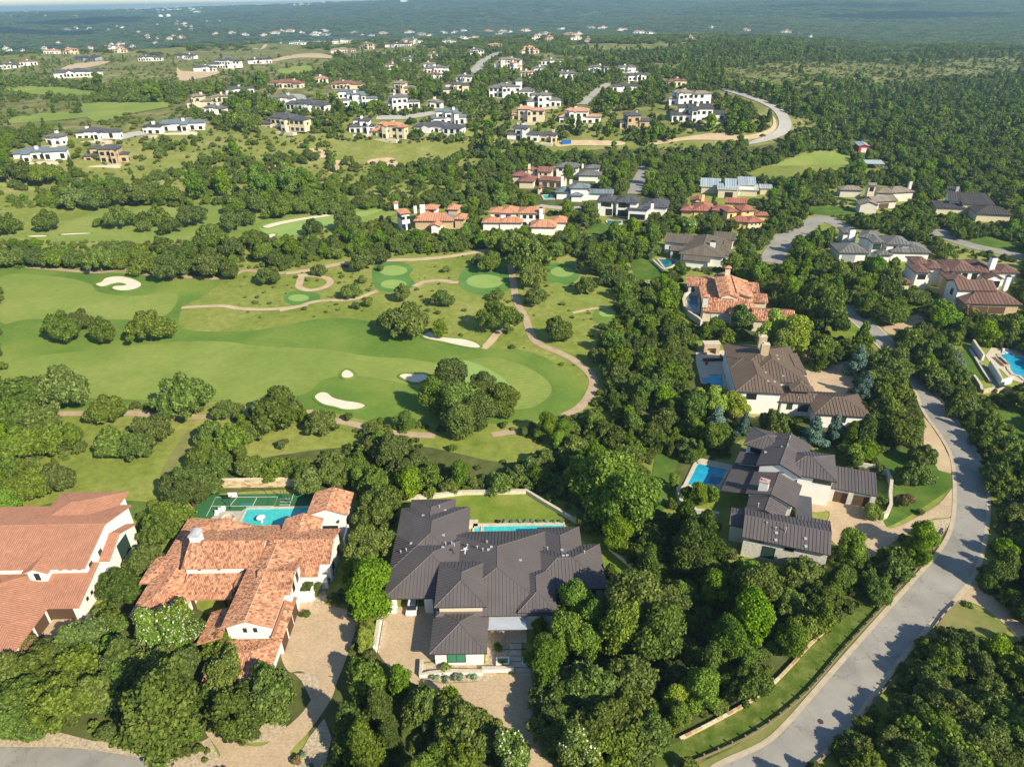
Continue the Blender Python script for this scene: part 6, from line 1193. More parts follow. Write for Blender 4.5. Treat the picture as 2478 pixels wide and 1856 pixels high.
# terraced pool garden
pool('bright blue free form pool on the terraced garden', [W('f',*p)[:2] for p in ((910,410),(980,400),(1000,350),(1080,370),(1120,430),(1260,450),(1400,520),(1400,760),(1240,730),(1180,680),(1100,660),(1050,600),(1030,540),(980,470))], 'pool_blue', cw=.8)
flat('patio', [W('f',*p)[:2] for p in ((760,420),(830,320),(1260,345),(1400,400),(1400,800),(1243,770),(1080,720),(950,590),(860,570),(800,480))], 'coping', 1.5); CLEAR.append(cp('f',[(380,240),(600,240),(700,300),(830,300),(1250,330),(1250,780),(1060,850),(900,920),(680,920),(540,720),(420,420)]))
wall_thing('white wall holding the upper end of the terraced garden', [W('f',*p)[:2] for p in ((590,290),(640,370),(720,480))], .5, 1.8, 'white_stucco'); wall_thing('white wall holding the lower end of the terraced garden', [W('f',*p)[:2] for p in ((800,560),(880,680),(945,800),(1070,760))], .5, 2.0, 'white_stucco')
wall_thing('stone wall beside the narrow putting lawn', [W('f',*p)[:2] for p in ((560,360),(640,480),(740,650),(820,760))], .5, .5, 'tan_stone'); wall_thing('zigzag tan stone planter wall at the foot of the putting lawn', [W('f',*p)[:2] for p in ((600,700),(640,750),(690,830),(700,880),(720,890),(860,860),(890,890),(980,860))], .5, 1.0, 'tan_stone')
e = empty('garden_steps', W('f',700,560), 0, 'long dark strip of slatted steps beside the putting lawn', 'steps')
p0, p1 = W('f',535,300), W('f',900,820); n = 34
for i in range(n):
    f = i/n; x = p0[0]+(p1[0]-p0[0])*f; y = p0[1]+(p1[1]-p0[1])*f; b = MB(e.location, -.5, 'limestone' if 0 else 'grey_wall'); b.setang(0); b.prism([(x-.9,y-.14),(x+.9,y+.02),(x+.9,y+.26),(x-.9,y+.1)],.03,.14); b.build('step', e)
a = W('f',965,510); e = empty('fire_table', a, 0, 'long rectangular stone fire table beside the free form pool', 'fire table'); b = MB(a,-.6,'tan_stone'); b.setang(0); q0=W('f',905,450); q1=W('f',1025,560); b.strip([q0[:2],q1[:2]],1.6,0,.6); b.build('table', e); b = MB(a,0,'dark_metal'); b.strip([(q0[0]*.9+q1[0]*.1,q0[1]*.9+q1[1]*.1),(q0[0]*.1+q1[0]*.9,q0[1]*.1+q1[1]*.9)],.9,.6,.66); b.build('burner', e)
for i,x in enumerate((1000,1040)): a = W('f',x,375); b = MB(a,0,'car_white'); b.box(a[0]-.35,a[1]-1,.2,a[0]+.35,a[1]+.5,.35); b.box(a[0]-.35,a[1]+.5,.35,a[0]+.35,a[1]+1,.8); b.build('sun_lounger', label=('left','right')[i]+' white lounger in the shallow of the free form pool', cat='lounger')
a = W('f',610,1010); b = MB(a,0,'green_box'); b.box(a[0]-1,a[1]-.8,0,a[0]+1,a[1]+.8,1.2); b.box(a[0]-1.05,a[1]-.85,1.2,a[0]+1.05,a[1]+.85,1.3); b.build('utility_cabinet', label='green utility cabinet beside the road', cat='utility box')
# rocks of the garden on the right
rk = []
for s_ in range(4):
    b = MB(mats='rock'); b.ball(0,0,.25,.6,.45,.38,7,4)
    r_ = random.Random(s_); b.v = [(x*(1+.35*(r_.random()-.5)), y*(1+.35*(r_.random()-.5)), z*(1+.3*(r_.random()-.5))) for x,y,z in b.v]; rk.append(b.mesh('boulder'))
e = empty('dry_stone_bank', W('C',1880,310), 0, 'bank of piled pale boulders right of the road', 'rocks')
for k in range(150):
    t = k/150; x = 1850+60*math.sin(t*3)+rnd.random()*80*(.4+t); y = 160+290*t+rnd.random()*10; a = W('C',x,y,.1+rnd.random()*.5); o = bpy.data.objects.new('boulder', rk[k%4]); link(o,e); o.location = Vector(a)-e.location; q=.6+.7*rnd.random(); o.scale=(q,q,q*1.1); o.rotation_euler.z = k*1.3
# ------------------------------------------------------------------ road furniture
a = W('C',892,1417); e = empty('manhole', (a[0],a[1],.1), 0, 'rusty round manhole cover in the road surface', 'manhole'); b = MB((a[0],a[1],.1),0,'manhole'); b.cyl(a[0],a[1],.1,.125,.42,n=18); b.build('cover', e); b = MB((a[0],a[1],.1),0,'steel'); b.strip([(a[0]+.5*math.cos(t*.349),a[1]+.5*math.sin(t*.349)) for t in range(19)],.14,.09,.115); b.build('ring', e)
def rail(label, c, pts, step=2.3, hh=.75, off=0.0):
    ln = smooth_line([W(c,*p)[:2] for p in pts], False, 6); cum = [0]
    for p, q in zip(ln, ln[1:]): cum.append(cum[-1]+math.dist(p,q))
    e = empty('guard_rail', (*ln[0],0), 0, label, 'guard rail'); b = MB(e.location,0,'rail_wood')
    b.strip(ln,.16,.45,.70); b.build('rail', e); s_ = 0; i = 0; pm = MB(mats='rail_wood'); pm.box(-.11,-.11,0,.11,.11,.85); me = pm.mesh('post')
    while s_ < cum[-1]:
        while cum[i+1] < s_: i += 1
        f = (s_-cum[i])/(cum[i+1]-cum[i]); p = (ln[i][0]+(ln[i+1][0]-ln[i][0])*f, ln[i][1]+(ln[i+1][1]-ln[i][1])*f)
        d = (ln[i+1][0]-ln[i][0], ln[i+1][1]-ln[i][1]); l = math.hypot(*d)
        o = bpy.data.objects.new('post', me); link(o,e); o.location = (p[0]-d[1]/l*.2-ln[0][0], p[1]+d[0]/l*.2-ln[0][1], 0); o.rotation_euler.z = math.atan2(d[1],d[0]); s_ += step
rail('timber guard rail with short posts along the wooded side of the road','C',[(120,1675),(310,1600),(520,1500),(690,1385),(850,1240),(1010,1050),(1110,940),(1210,830),(1300,720),(1395,625),(1470,540),(1540,430),(1560,400)])
rail('timber guard rail along the shady grove side of the road','C',[(800,1720),(880,1640),(985,1555),(1080,1440),(1190,1300),(1270,1215),(1300,1180)])
rail('short timber guard rail by the dry corner lawn','C',[(1430,1000),(1475,968),(1520,905),(1560,850),(1620,790)])
c_ = [W('C',*p)[:2] for p in ((160,1508),(300,1438),(470,1345),(560,1285),(640,1222),(740,1120),(830,1020),(900,955),(945,920))]
ln = smooth_line(c_, False, 4); e = empty('stone_wall', (*ln[0],0), 0, 'long low stone wall between the grass bank and the wood', 'wall')
b = MB(e.location,0,'tan_stone'); b.strip(ln,.34,-1.2,.42); b.build('wall_core', e); sm2 = []
for mt in cols: b = MB(mats=mt); b.box(-.44,-.19,0,.44,.19,.14); sm2.append(b.mesh('coping_stone'))
tot = 0
for p, q in zip(ln, ln[1:]):
    L_ = math.dist(p,q); a_ = math.atan2(q[1]-p[1], q[0]-p[0])
    while tot < L_:
        f = tot/L_; o = bpy.data.objects.new('coping_stone', rnd.choice(sm2[1:])); link(o,e); o.location = (p[0]+(q[0]-p[0])*f-ln[0][0], p[1]+(q[1]-p[1])*f-ln[0][1], .42+rnd.random()*.03); o.rotation_euler.z = a_+rnd.uniform(-.05,.05); tot += .93
    tot -= L_
# ------------------------------------------------------------------ farther things
a = W('H',1215,235)
def power_pole(a, label, hh=13):
    e = empty('power_pole', a, -.4, label, 'power pole'); z=0; b = MB(mats='wood_brown'); b.cyl(0,0,0,hh,.22,.14,8); b.build('pole', e); b = MB(mats='wood_brown')
    for zz in (hh-1.0,hh-2.2): b.box(-1.6,-.12,zz,1.6,.12,zz+.22)
    b.build('crossarm', e)
    for x in (-1.4,0,1.4): b = MB(mats='steel'); b.cyl(x,0,hh-.78,hh-.4,.1,n=5); b.build('insulator', e)
    return Vector((a[0],a[1],a[2]+hh-.4))
w1 = power_pole(a,'wooden power pole with two crossarms beside the silver roofed house'); w0 = power_pole(W('L',945,716),'wooden power pole next to the clearing','14') if False else None
a2 = W('I',1750,175); w2 = power_pole(a2,'wooden power pole among the trees on the right'); w3 = power_pole(W('L',2015,600),'wooden power pole at the far right clearing')
def wires(p, q, label):
    b = MB(tuple(p),0,'dark_metal'); 
    for o_ in (-1.3,0,1.3):
        pts = [(p[0]+(q[0]-p[0])*t/16+o_*.9, p[1]+(q[1]-p[1])*t/16+o_*.3, p[2]+(q[2]-p[2])*t/16-4*4*(t/16)*(1-t/16)*1.2) for t in range(17)]; b.tube(pts,.018,3)
    b.build('power_lines', label=label, cat='cables')
wires(w1, w3, 'sagging power lines running from the pole to the far clearing'); 
a = W('M',18,450); e = empty('windmill', a, 0, 'small farm windmill on a lattice tower at the edge of the course', 'windmill'); b = MB(mats='steel')
for q in ((-1,-1),(1,-1),(1,1),(-1,1)): b.tube([(q[0]*1.2,q[1]*1.2,0),(q[0]*.15,q[1]*.15,9)],.09,4)
for k in range(4):
    s_ = 1.2-k*.28; z = k*2.3+.4
    for i in range(4): c1 = [(-1,-1),(1,-1),(1,1),(-1,1)]; p,q = c1[i],c1[(i+1)%4]; b.tube([(p[0]*s_,p[1]*s_,z),(q[0]*s_*.8,q[1]*s_*.8,z+2)],.05,3)
b.build('tower', e); b = MB(mats='steel')
for k in range(12): t = k*.5236; u = t+.3; b.face([(math.cos(t)*.4,-.5,9.2+math.sin(t)*.4),(math.cos(t)*1.7,-.5,9.2+math.sin(t)*1.7),(math.cos(u)*1.7,-.62,9.2+math.sin(u)*1.7),(math.cos(u)*.4,-.55,9.2+math.sin(u)*.4)])
b.build('fan', e); b = MB(mats='steel'); b.box(-.03,0,9.1,.03,2.2,9.25); b.box(-.03,1.6,8.8,.03,2.8,9.7); b.build('vane', e)
def shed(c, x, y, wpx, d, hh, wall, roof, label, name='barn', ang=-12):
    g = W(c,x,y); m = wpx*CR[c][2]*pj(*g)[2]/FPX; hs = House(name, label, g, wall, roof, ang=ang, detail=0, cat=name.split('_')[-1])
    a = math.radians(ang); X = g[0]*math.cos(a)+g[1]*math.sin(a); Yv = -g[0]*math.sin(a)+g[1]*math.cos(a)
    return hs, hs.block(X-m/2, Yv, X+m/2, Yv+d, hh, 'gy' if name == 'barn' else 'sS', pitch=.25 if name == 'barn' else .06, over=.4, wall=name == 'barn')
hs, bb = shed('I',625,70,85,13,4.2,'red_paint','roof_silver','red barn with a pale metal roof at the edge of the clearing'); hs.win(bb,'S',(bb['wr'][0]+bb['wr'][2])/2,.2,3,2.8,door='white_metal'); hs.finish()
hs, bb = shed('I',715,205,140,9,3.4,'steel','roof_silver','open shed with a flat pale metal roof among the dark trees','open_shed'); hs.finish()
x0,y0,x1,y1 = bb['r']
for x,y in ((x0+.5,y0+.5),(x1-.5,y0+.5),(x0+.5,y1-.5),(x1-.5,y1-.5)): b = MB(hs.org, hs.ang,'steel'); b.box(x-.1,y-.1,hs.gz,x+.1,y+.1,hs.gz+3.4); b.build('post', hs.root)
a = W('K',2130,965); e = empty('skip', a, .1, 'bright blue waste container on the bare building plot', 'container'); b = MB(mats='blue_paint')
b.box(-3,-1.2,.1,3,1.2,.25)
for q in ((-3,-1.2,3,-1.1),(-3,1.1,3,1.2),(-3,-1.1,-2.9,1.1),(2.9,-1.1,3,1.1)): b.box(q[0],q[1],.25,q[2],q[3],2.2)
b.build('body', e); b = MB(mats='blue_paint')
for x in (-2.4,-1.2,0,1.2,2.4): b.box(x-.08,-1.3,.25,x+.08,-1.2,2.1)
b.build('ribs', e)
a = W('F',1036,905); e = empty('golf_flag', a, 0, 'thin pole with a small flag on the large putting green', 'flag'); b = MB(mats='white_metal'); b.cyl(0,0,0,2.6,.05,n=5); b.build('pole', e); b = MB(mats='red_paint'); b.box(0.05,-.02,2.1,.7,.02,2.55); b.build('cloth', e)
CLEAR.append(smooth_line(cp('C', [(150,1530),(130,1480),(300,1395),(470,1310),(560,1250),(640,1185),(740,1085),(830,985),(900,925),(950,890),(960,930),(800,1090),(640,1260),(470,1380)]), True, 2))
CLEAR.append(cp('K',[(2080,930),(2180,930),(2180,985),(2080,985)]))
# ------------------------------------------------------------------ villas on the ridges
WALLS = dict(w='white_stucco', c='cream_stucco', s='tan_stone', g='grey_wall', p='pale_stone')
RN = dict(t='terracotta', r='redbrown', k='charcoal', g='grey', u='taupe', s='slate', d='dark', p='pink_tile')
RW_ = dict(t='orange tiled', r='red brown', k='charcoal', g='grey', u='taupe', s='blue grey metal', d='flat black', p='pink tiled')
WW = dict(w='white', c='cream', s='brown stone', g='grey', p='pale stone')
def villa(c, x, y, wpx, rf, wl, st, label, group=None, seed=0):
    r = random.Random(seed*13+int(x)); g = W(c, x, y); m = min(46, max(13, wpx*CR[c][2]*pj(*g)[2]/FPX)); ang = r.uniform(-22, 22)
    g = (g[0], g[1]+0.0, g[2]-.3)
    h = House('villa', label, g, WALLS[wl], 'roof_'+RN[rf], ang=ang, detail=0, cat='house', group=group)
    a = math.radians(ang); X = g[0]*math.cos(a)+g[1]*math.sin(a); Yv = -g[0]*math.sin(a)+g[1]*math.cos(a)
    flatr = rf in 'ds' ; kk = (lambda: 'hip' if not flatr else 'sS'); pt = .12 if flatr else .38; d = max(9, m*.36); far = wpx*CR[c][2] < 32
    e1 = 8.4 if st > 1 else 5.2; mw = m*r.uniform(.40,.5); o = r.uniform(-.12,.12)*m
    if flatr and 0: e1 -= .5
    B = [h.block(X-mw/2+o, Yv+2, X+mw/2+o, Yv+2+d, e1, kk(), pt)]
    B.append(h.block(X-m/2, Yv+r.uniform(0,3), X-mw/2+o+2, Yv+d*.85, 4.8+(2.6 if st > 2 else 0), kk(), pt)); B.append(h.block(X+mw/2+o-2, Yv+r.uniform(0,3), X+m/2, Yv+d*.9, 5.0 if r.random() < .6 else e1-.8, kk(), pt))
    if not far:
        gw = m*r.uniform(.13,.2); gx = X+o+r.choice((-1,1))*mw*.28; B.append(h.block(gx-gw/2, Yv-1.5, gx+gw/2, Yv+6, e1-.4, 'gy' if not flatr else 'sS', pt+.04)); B.append(h.block(X-m*.36, Yv+d*.55, X-m*.1, Yv+d*1.25, e1+.2, kk(), pt))
    if st > 2: B.append(h.block(X+o+mw*.2, Yv+3, X+o+mw*.2+m*.16, Yv+9, 12.5, kk(), pt))
    for i, b in enumerate(B):
        if b['wr'] is None: continue
        x0, y0, x1, y1 = b['wr']; hh = b['ze']-h.gz; n = max(1, int((x1-x0)/(3.4 if not far else 5)))
        for lv in ([.6, 4.8] if hh > 6.5 else [.8]):
            for k in range(n):
                u = x0+(x1-x0)*(k+.5)/n
                if r.random() < .85: h.win(b, 'S', u, lv, min(2.3, (x1-x0)/n*.62), r.choice((2.0,2.8)) if lv < 1 else 2.0, cols=2 if not far else 1)
        if not far: h.win(b, 'E', (y0+y1)/2, .8 if hh < 6 else 4, 1.6, 1.5)
    h.chimney(X+o+mw*r.uniform(-.3,.3), Yv+2+d*.55, e1, e1+2.6, 1.6, 1.4)
    h.finish()
    b = MB(h.org, a, 'coping'); b.box(X-m*.3, Yv-4.5, h.gz-1.5, X+m*.35, Yv-.2, h.gz+.35); b.build('terrace', h.root)
    CLEAR[-len(B):] = [q for q in CLEAR[-len(B):]]
    return h
V = [('J',270,1080,330,'s','w',1,'at the brush, beside a brown stone house'),('J',340,975,100,'g','w',1,'small one behind the pale metal roofed house'),('J',705,1100,290,'k','s',2,'steep roofed, above a lap pool at the brush'),('J',650,940,290,'k','w',1,'long low one behind the brown stone house'),
('J',1200,885,330,'s','w',1,'wide modern one with a lawn below it'),('J',1010,905,80,'d','w',1,'small guest house left of the wide modern one'),('J',1330,725,170,'u','c',2,'twin roofed one on the knoll by the golf course'),('J',1470,690,85,'u','c',1,'small wing on the same knoll'),('J',1425,770,160,'g','w',1,'half hidden by trees below the knoll'),('J',1612,638,190,'k','w',1,'low one in trees right of the knoll'),
('K',240,592,240,'r','c',1,'long one deep in the trees'),('K',655,600,215,'r','c',1,'half hidden in trees right of the first red one'),('K',490,560,50,'t','w',1,'tiny one between the two red brown ones'),('K',228,697,150,'g','w',1,'behind the big gabled villa'),('K',370,745,320,'k','w',1,'open fronted pavilion row above the big gabled villa'),('K',225,880,350,'k','c',2,'big gabled villa with a long terrace over the brush'),
('K',640,660,210,'g','w',1,'beside the cul de sac'),('K',760,712,240,'s','w',2,'with tall windows in the middle of the slope'),('K',1035,735,250,'g','w',2,'with two front gables and a long veranda'),('K',1232,730,85,'u','w',1,'small pavilion right of the veranda villa'),('K',1025,630,190,'u','c',2,'behind the veranda villa'),('K',1390,638,190,'k','c',2,'with a dark steep roof above the wooded gully'),('K',1440,550,115,'g','w',1,'above the dark roofed cream villa'),
('K',762,898,180,'k','w',2,'tall gable end at the left of the front row'),('K',930,930,260,'t','c',2,'in the centre of the front row with a pool'),('K',1262,900,350,'k','w',1,'long one at the right of the front row'),('K',1350,838,240,'s','w',2,'two storeys behind the long one of the front row'),('K',1760,655,310,'g','w',3,'modern one with a square tower'),('K',1985,722,240,'g','w',2,'stepped one right of the tower villa'),('K',1872,818,230,'p','c',2,'below the stepped one'),('K',1835,950,230,'k','w',2,'beside the bare building plot'),('K',2000,955,120,'k','c',1,'garage block next to the bare plot'),
('L',350,522,180,'p','w',2,'with a blue pool and terrace walls'),('L',588,540,145,'k','s',2,'standing alone in the trees'),('L',850,512,230,'d','w',2,'modern flat roofed one near the curved road'),('L',815,442,185,'u','w',2,'with a square centre tower above the modern flat roofed one'),('L',762,365,85,'r','c',1,'at the top of the slope near the curved road'),('L',605,338,110,'k','w',1,'upper one of the pair left of the curved road'),('L',542,388,110,'k','w',1,'lower one of the pair left of the curved road'),('L',550,305,85,'g','w',1,'single grey roofed one in the woods'),('L',427,303,85,'g','w',1,'left of the single grey roofed one'),('L',290,330,90,'g','c',1,'hidden low roof in the woods'),
('J',520,518,400,'k','w',1,'long row house on the left slope'),('J',560,412,350,'d','g',1,'dark low one under construction'),('J',1000,410,160,'k','w',1,'on the open slope left of the pair'),('J',1230,397,160,'d','w',1,'flat dark one on the open slope'),('J',1370,482,150,'k','w',1,'low gabled half on the bare terrace'),('J',1495,458,220,'k','w',2,'larger gabled half above the bare terrace'),('J',1742,428,160,'d','w',1,'flat roofed one on the golf slope'),('J',805,355,90,'t','c',2,'first terracotta one by the scrub hill'),('J',470,366,100,'t','c',2,'second terracotta one by the scrub hill'),('J',340,362,110,'t','w',1,'third terracotta one by the scrub hill'),('J',190,442,110,'r','w',1,'red roofed one at the left edge slope'),('J',60,462,130,'k','w',1,'dark roofed one at the left frame edge'),
('K',640,357,170,'u','c',1,'arched one on the upper slope'),('K',790,332,100,'u','c',2,'twin gable right of the arched one'),('K',1000,318,270,'d','w',1,'long glass fronted one on the upper slope'),('K',640,292,150,'g','w',1,'grey roofed above the arched one'),('K',470,287,230,'k','w',1,'long one at the end of the dirt road'),('K',340,302,130,'s','w',1,'at the head of the dirt road'),('K',1350,290,110,'g','w',1,'low grey one under the ridge'),('K',1730,452,190,'u','w',2,'right of the straight road'),('K',1800,478,95,'t','w',2,'terracotta one under the taupe roofs'),('K',2030,437,140,'g','w',1,'wide low one right of the taupe roofs'),('K',1892,362,125,'t','c',2,'tall tan one above the woods'),('K',1640,322,110,'p','c',1,'pink roofed one left of the tall tan one'),('K',1525,376,110,'g','w',2,'at the top of the straight road'),('K',1272,490,200,'g','w',1,'wide grey one in the central woods'),('K',1240,532,90,'r','w',1,'red roofed one just below the wide grey one'),('K',1200,460,95,'u','w',1,'white gabled one above the wide grey one'),('K',1070,418,80,'g','w',1,'small grey one in the central woods'),('K',960,467,90,'r','w',1,'red roofed one in the left central woods'),('K',1230,388,60,'r','w',1,'tiny red roofed one in the upper central woods'),('K',1950,490,70,'s','w',1,'blue grey one in the right woods'),('K',2130,530,140,'g','w',1,'dark low one in the right woods'),('K',1860,520,60,'t','w',1,'tiny terracotta one in the right woods')]
used = set()
for i, (c, x, y, wp, rf, wl, st, where) in enumerate(V):
    villa(c, x, y, wp, rf, wl, st, '%s villa, %s roof, %s' % (WW[wl], RW_[rf], where), 'villas on the slopes', i)
U = [('K',440,243,240,'u','w'),('K',170,232,80,'t','w'),('K',270,217,70,'t','w'),('K',710,227,60,'u','c'),('K',910,232,130,'t','c'),('K',1080,225,80,'t','w'),('K',1220,246,60,'k','w'),('K',1300,226,80,'g','w'),('K',1430,215,70,'g','w'),('K',1440,262,80,'k','c'),('K',1512,260,70,'k','c'),('K',1612,220,90,'t','c'),('K',1705,220,60,'t','w'),('K',1862,215,110,'t','w'),('K',2102,202,70,'g','w'),('K',1990,235,70,'t','w'),('K',2150,242,90,'t','c'),('K',2200,272,80,'t','w'),('K',1930,272,60,'t','w'),('K',2012,277,60,'t','c'),('K',1110,292,120,'d','w'),('K',820,247,50,'g','w'),
('L',395,122,60,'g','w'),('L',450,122,55,'t','w'),('L',600,143,60,'t','w'),('L',650,147,60,'g','w'),('L',530,132,50,'t','w'),('L',815,175,45,'u','c'),('L',1215,140,45,'t','w'),('L',1050,132,35,'t','c'),('L',1320,162,25,'g','w'),('L',910,120,30,'g','w'),
('J',1630,240,65,'g','w'),('J',1440,236,45,'t','w'),('J',1840,230,70,'t','w'),('J',1942,215,55,'t','w'),('J',2120,228,80,'g','w'),('J',1215,260,55,'t','c'),('J',1155,255,40,'t','w'),('J',1030,300,50,'g','w'),('J',985,265,30,'t','w'),('J',925,225,45,'g','w'),('J',820,192,35,'g','w'),('J',715,210,35,'g','w'),('J',590,198,40,'g','w'),('J',440,205,60,'g','g'),('J',1232,165,40,'t','w'),('J',1230,180,30,'t','w'),('J',1180,152,25,'g','w'),('J',1052,175,28,'g','w'),('J',1385,152,25,'g','w'),('J',1275,205,25,'u','c'),('J',700,330,50,'t','w'),('J',290,335,40,'t','w'),('J',390,300,40,'t','w'),('J',140,355,45,'k','w'),('J',35,335,35,'t','w'),('J',800,305,60,'g','w'),('J',600,335,40,'t','w'),('J',880,325,50,'t','w')]
UO = {k: n for n, k in enumerate(sorted(range(len(U)), key=lambda k: P(*U[k][:3])[0]))}
VX = []
def nth(n): return '%d%s' % (n, 'th' if 10 < n % 100 < 14 else {1:'st',2:'nd',3:'rd'}.get(n % 10, 'th'))
for i, (c, x, y, wp, rf, wl) in enumerate(U):
    if i % 5 < 3 and c != 'L': q_ = random.Random(i); VX.append((c, x+q_.choice((-1,1))*q_.uniform(40,85), y+q_.uniform(-16,20), wp*q_.uniform(.6,.9), q_.choice('ttgkgu'), q_.choice('wwc'), 2))
    villa(c, x, y, wp, rf, wl, 2, 'distant %s villa, %s roof, %s from the left in the farthest rows' % (WW[wl], RW_[rf], nth(UO[i]+1)), 'distant villas of the ridge and valley', i+100)
for i, (c, x, y, wp, rf, wl, st) in enumerate(VX): villa(c, x, y, wp, rf, wl, st, 'small distant %s villa, %s roof, filling in between larger ones on the ridge' % (WW[wl], RW_[rf]), 'small villas between the distant rows', i+300)
# the farthest town, tanks and towers
def blob_building(c, x, y, wpx, hpx, label, name='building', mat='white_stucco', group='pale buildings on the horizon'):
    g = W(c,x,y); D = pj(*g)[2]; m = wpx*CR[c][2]*D/FPX; hh = max(5, hpx*CR[c][2]*D/FPX); e = empty(name, g, 0, label, 'building', group); q_ = P(c,x,y); CLEAR.append([(q_[0]-wpx*.2,q_[1]-5),(q_[0]+wpx*.2,q_[1]-5),(q_[0]+wpx*.2,q_[1]+2),(q_[0]-wpx*.2,q_[1]+2)]); b = MB(g,0,mat); b.box(g[0]-m/2,g[1],g[2]-6,g[0]+m/2,g[1]+m*.4,g[2]+hh); b.build('walls', e); b = MB(g,0,'roof_pink_tile' if (int(x)%3) else 'roof_grey'); b.box(g[0]-m/2-1,g[1]-1,g[2]+hh,g[0]+m/2+1,g[1]+m*.4+1,g[2]+hh*1.15); b.build('roof', e)
rr = random.Random(4)
for k in range(130):
    f = rr.random(); x = rr.uniform(700,1350) if f < .45 else rr.uniform(0,700) if f < .6 else rr.uniform(1450,2212); y = rr.uniform(58,88) if f < .6 else rr.uniform(10,40)
    if f < .6 and x < 700: y = rr.uniform(85,120)
    blob_building('J',x,y,rr.uniform(9,24),rr.uniform(5,8),'tiny pale building on the skyline of the distant hills','distant_building')
for x,w_,h_ in ((1445,45,10),(90,60,8),(930,30,9),(1185,30,8)): blob_building('J',x,{1445:38,90:112,930:68,1185:55}[x],w_,h_,'long white building on the horizon','distant_building')
blob_building('K',1060,14,80,10,'long white building on the centre horizon','distant_building'); 
for i,(x,y) in enumerate(((1070,122),(1122,119))):
    g = W('J',x,y); D = pj(*g)[2]; R = 15*CR['J'][2]*D/FPX; e = empty('storage_tank', g, 0, ('left','right')[i]+' one of two white round water tanks on the distant slope', 'tank'); b = MB(g,0,'white_metal'); b.cyl(g[0],g[1]+R,g[2]-3,g[2]+R*1.1,R,n=20); b.build('tank', e); b = MB(g,0,'white_metal'); b.cyl(g[0],g[1]+R,g[2]+R*1.1,g[2]+R*1.3,R,R*.1,20); b.build('tank_roof', e)
g = W('J',1040,52); D = pj(*g)[2]; s_ = CR['J'][2]*D/FPX; e = empty('water_tower', g, 0, 'white water tower on the horizon', 'water tower'); b = MB(g,0,'white_metal'); b.cyl(g[0],g[1],g[2]-5,g[2]+24*s_,2.2*s_*.8,1.4*s_,10); b.build('stem', e); b = MB(g,0,'white_metal'); b.ball(g[0],g[1],g[2]+29*s_,8*s_,8*s_,5.5*s_,12,8); b.build('bowl', e)
# ------------------------------------------------------------------ wild woods
def inside(polys, px, py):
    hit = np.zeros(len(px), bool)
    for q in polys:
        q = np.array(q); lo = q.min(0); hi = q.max(0); s_ = (px > lo[0]) & (px < hi[0]) & (py > lo[1]) & (py < hi[1]) & ~hit
        if not s_.any(): continue
        X_ = px[s_]; Y_ = py[s_]; r = np.zeros(len(X_), bool)
        for i in range(len(q)):
            a, b = q[i], q[(i+1) % len(q)]
            if a[1] == b[1]: continue
            r ^= ((a[1] > Y_) != (b[1] > Y_)) & (X_ < (b[0]-a[0])*(Y_-a[1])/(b[1]-a[1])+a[0])
        hit[np.where(s_)[0][r]] = True
    return hit
def pjv(x, y, z):
    z = z-CAMH; D = y*math.cos(PITCH)-z*math.sin(PITCH); V = y*math.sin(PITCH)+z*math.cos(PITCH); U = x/D; V = V/D; c, s = math.cos(ROLL), math.sin(ROLL)
    return 1239+FPX*(U*c-V*s), 928-FPX*(U*s+V*c), D
def scatter(y0, y1, sp):
    out = []
    y = y0
    while y < y1:
        s_ = sp(y); wd = .80*(y*.9+60)+s_*3; n = int(2*wd/s_); x = -wd+2*wd*(np.arange(n)+nr.rand(n))/n
        out.append(np.stack([x, y+s_*(nr.rand(n)-.5)*1.1], 1)); y += s_*.88
    return np.concatenate(out)
sp_near = lambda y: 4.0 if y < 300 else 4.6
pts = scatter(46, 450, sp_near); n = len(pts); R = (2.0+1.9*nr.rand(n)**1.3)*(1+0*pts[:,0]); R[nr.rand(n) < .15] *= .6
z = hgt(pts[:,0], pts[:,1]); cl = np.zeros(n, bool); sparse = np.zeros(n, bool)
for dx, dz in ((0,.95),(.7,.9),(-.7,.9),(0,1.6),(0,.2)):
    px, py, D = pjv(pts[:,0]+dx*R, pts[:,1], z+dz*R); cl |= inside(CLEAR, px, py)
px, py, D = pjv(pts[:,0], pts[:,1], z+.3); cl |= inside(MEADOWS, px, py)
gx, gy, D = pjv(pts[:,0], pts[:,1], z); 
for q in FOOT: cl |= inside([q], pts[:,0], pts[:,1])
pl = np.array([p[:3] for p in PLANTED])
for p in pl: cl |= (np.hypot(pts[:,0]-p[0], pts[:,1]-p[1]) < .62*(R+p[2]*.9))
# open country keeps only scattered trees
OPEN = [cp('J', [(0,650),(560,690),(1100,690),(1000,870),(860,1000),(1000,1161),(0,1161)])]
SEMI = [cp('M', [(-20,520),(480,505),(840,450),(870,520),(740,535),(640,592),(480,606),(-20,592)]), cp('M',[(-20,300),(700,300),(1080,300),(1080,400),(840,445),(400,442),(-20,455)]), cp('M',[(840,440),(1000,420),(1100,430),(1230,540),(1000,545),(860,520)])]
cl |= inside(SEMI[:2], gx, gy) & (nr.rand(n) < np.where(np.sin(pts[:,0]/19+1)*np.sin(pts[:,1]/14)+.5*np.sin(pts[:,0]/7-pts[:,1]/9) > 0, .25, .85))
keep = ~cl & (gx > -160) & (gx < 2640) & (gy < 2150)
az = pts[:,0]/np.maximum(pts[:,1], 1)
u = nr.rand(n)
right = az > .15
kind = np.where(u < np.where(right, .62, .62), 'oak', np.where(u < .80, 'cedar', np.where(u < .97, 'bright', 'scrub')))
R = np.where(kind == 'cedar', R*.78, R)
cand = [(R[i]*FPX/D[i], i) for i in np.where(keep)[0]]; cand.sort(reverse=True)
have = {k: sum(1 for o in COL.objects if o.name.split('.')[0] == NAMES[k][0]) for k in ('oak','cedar','bright','scrub')}
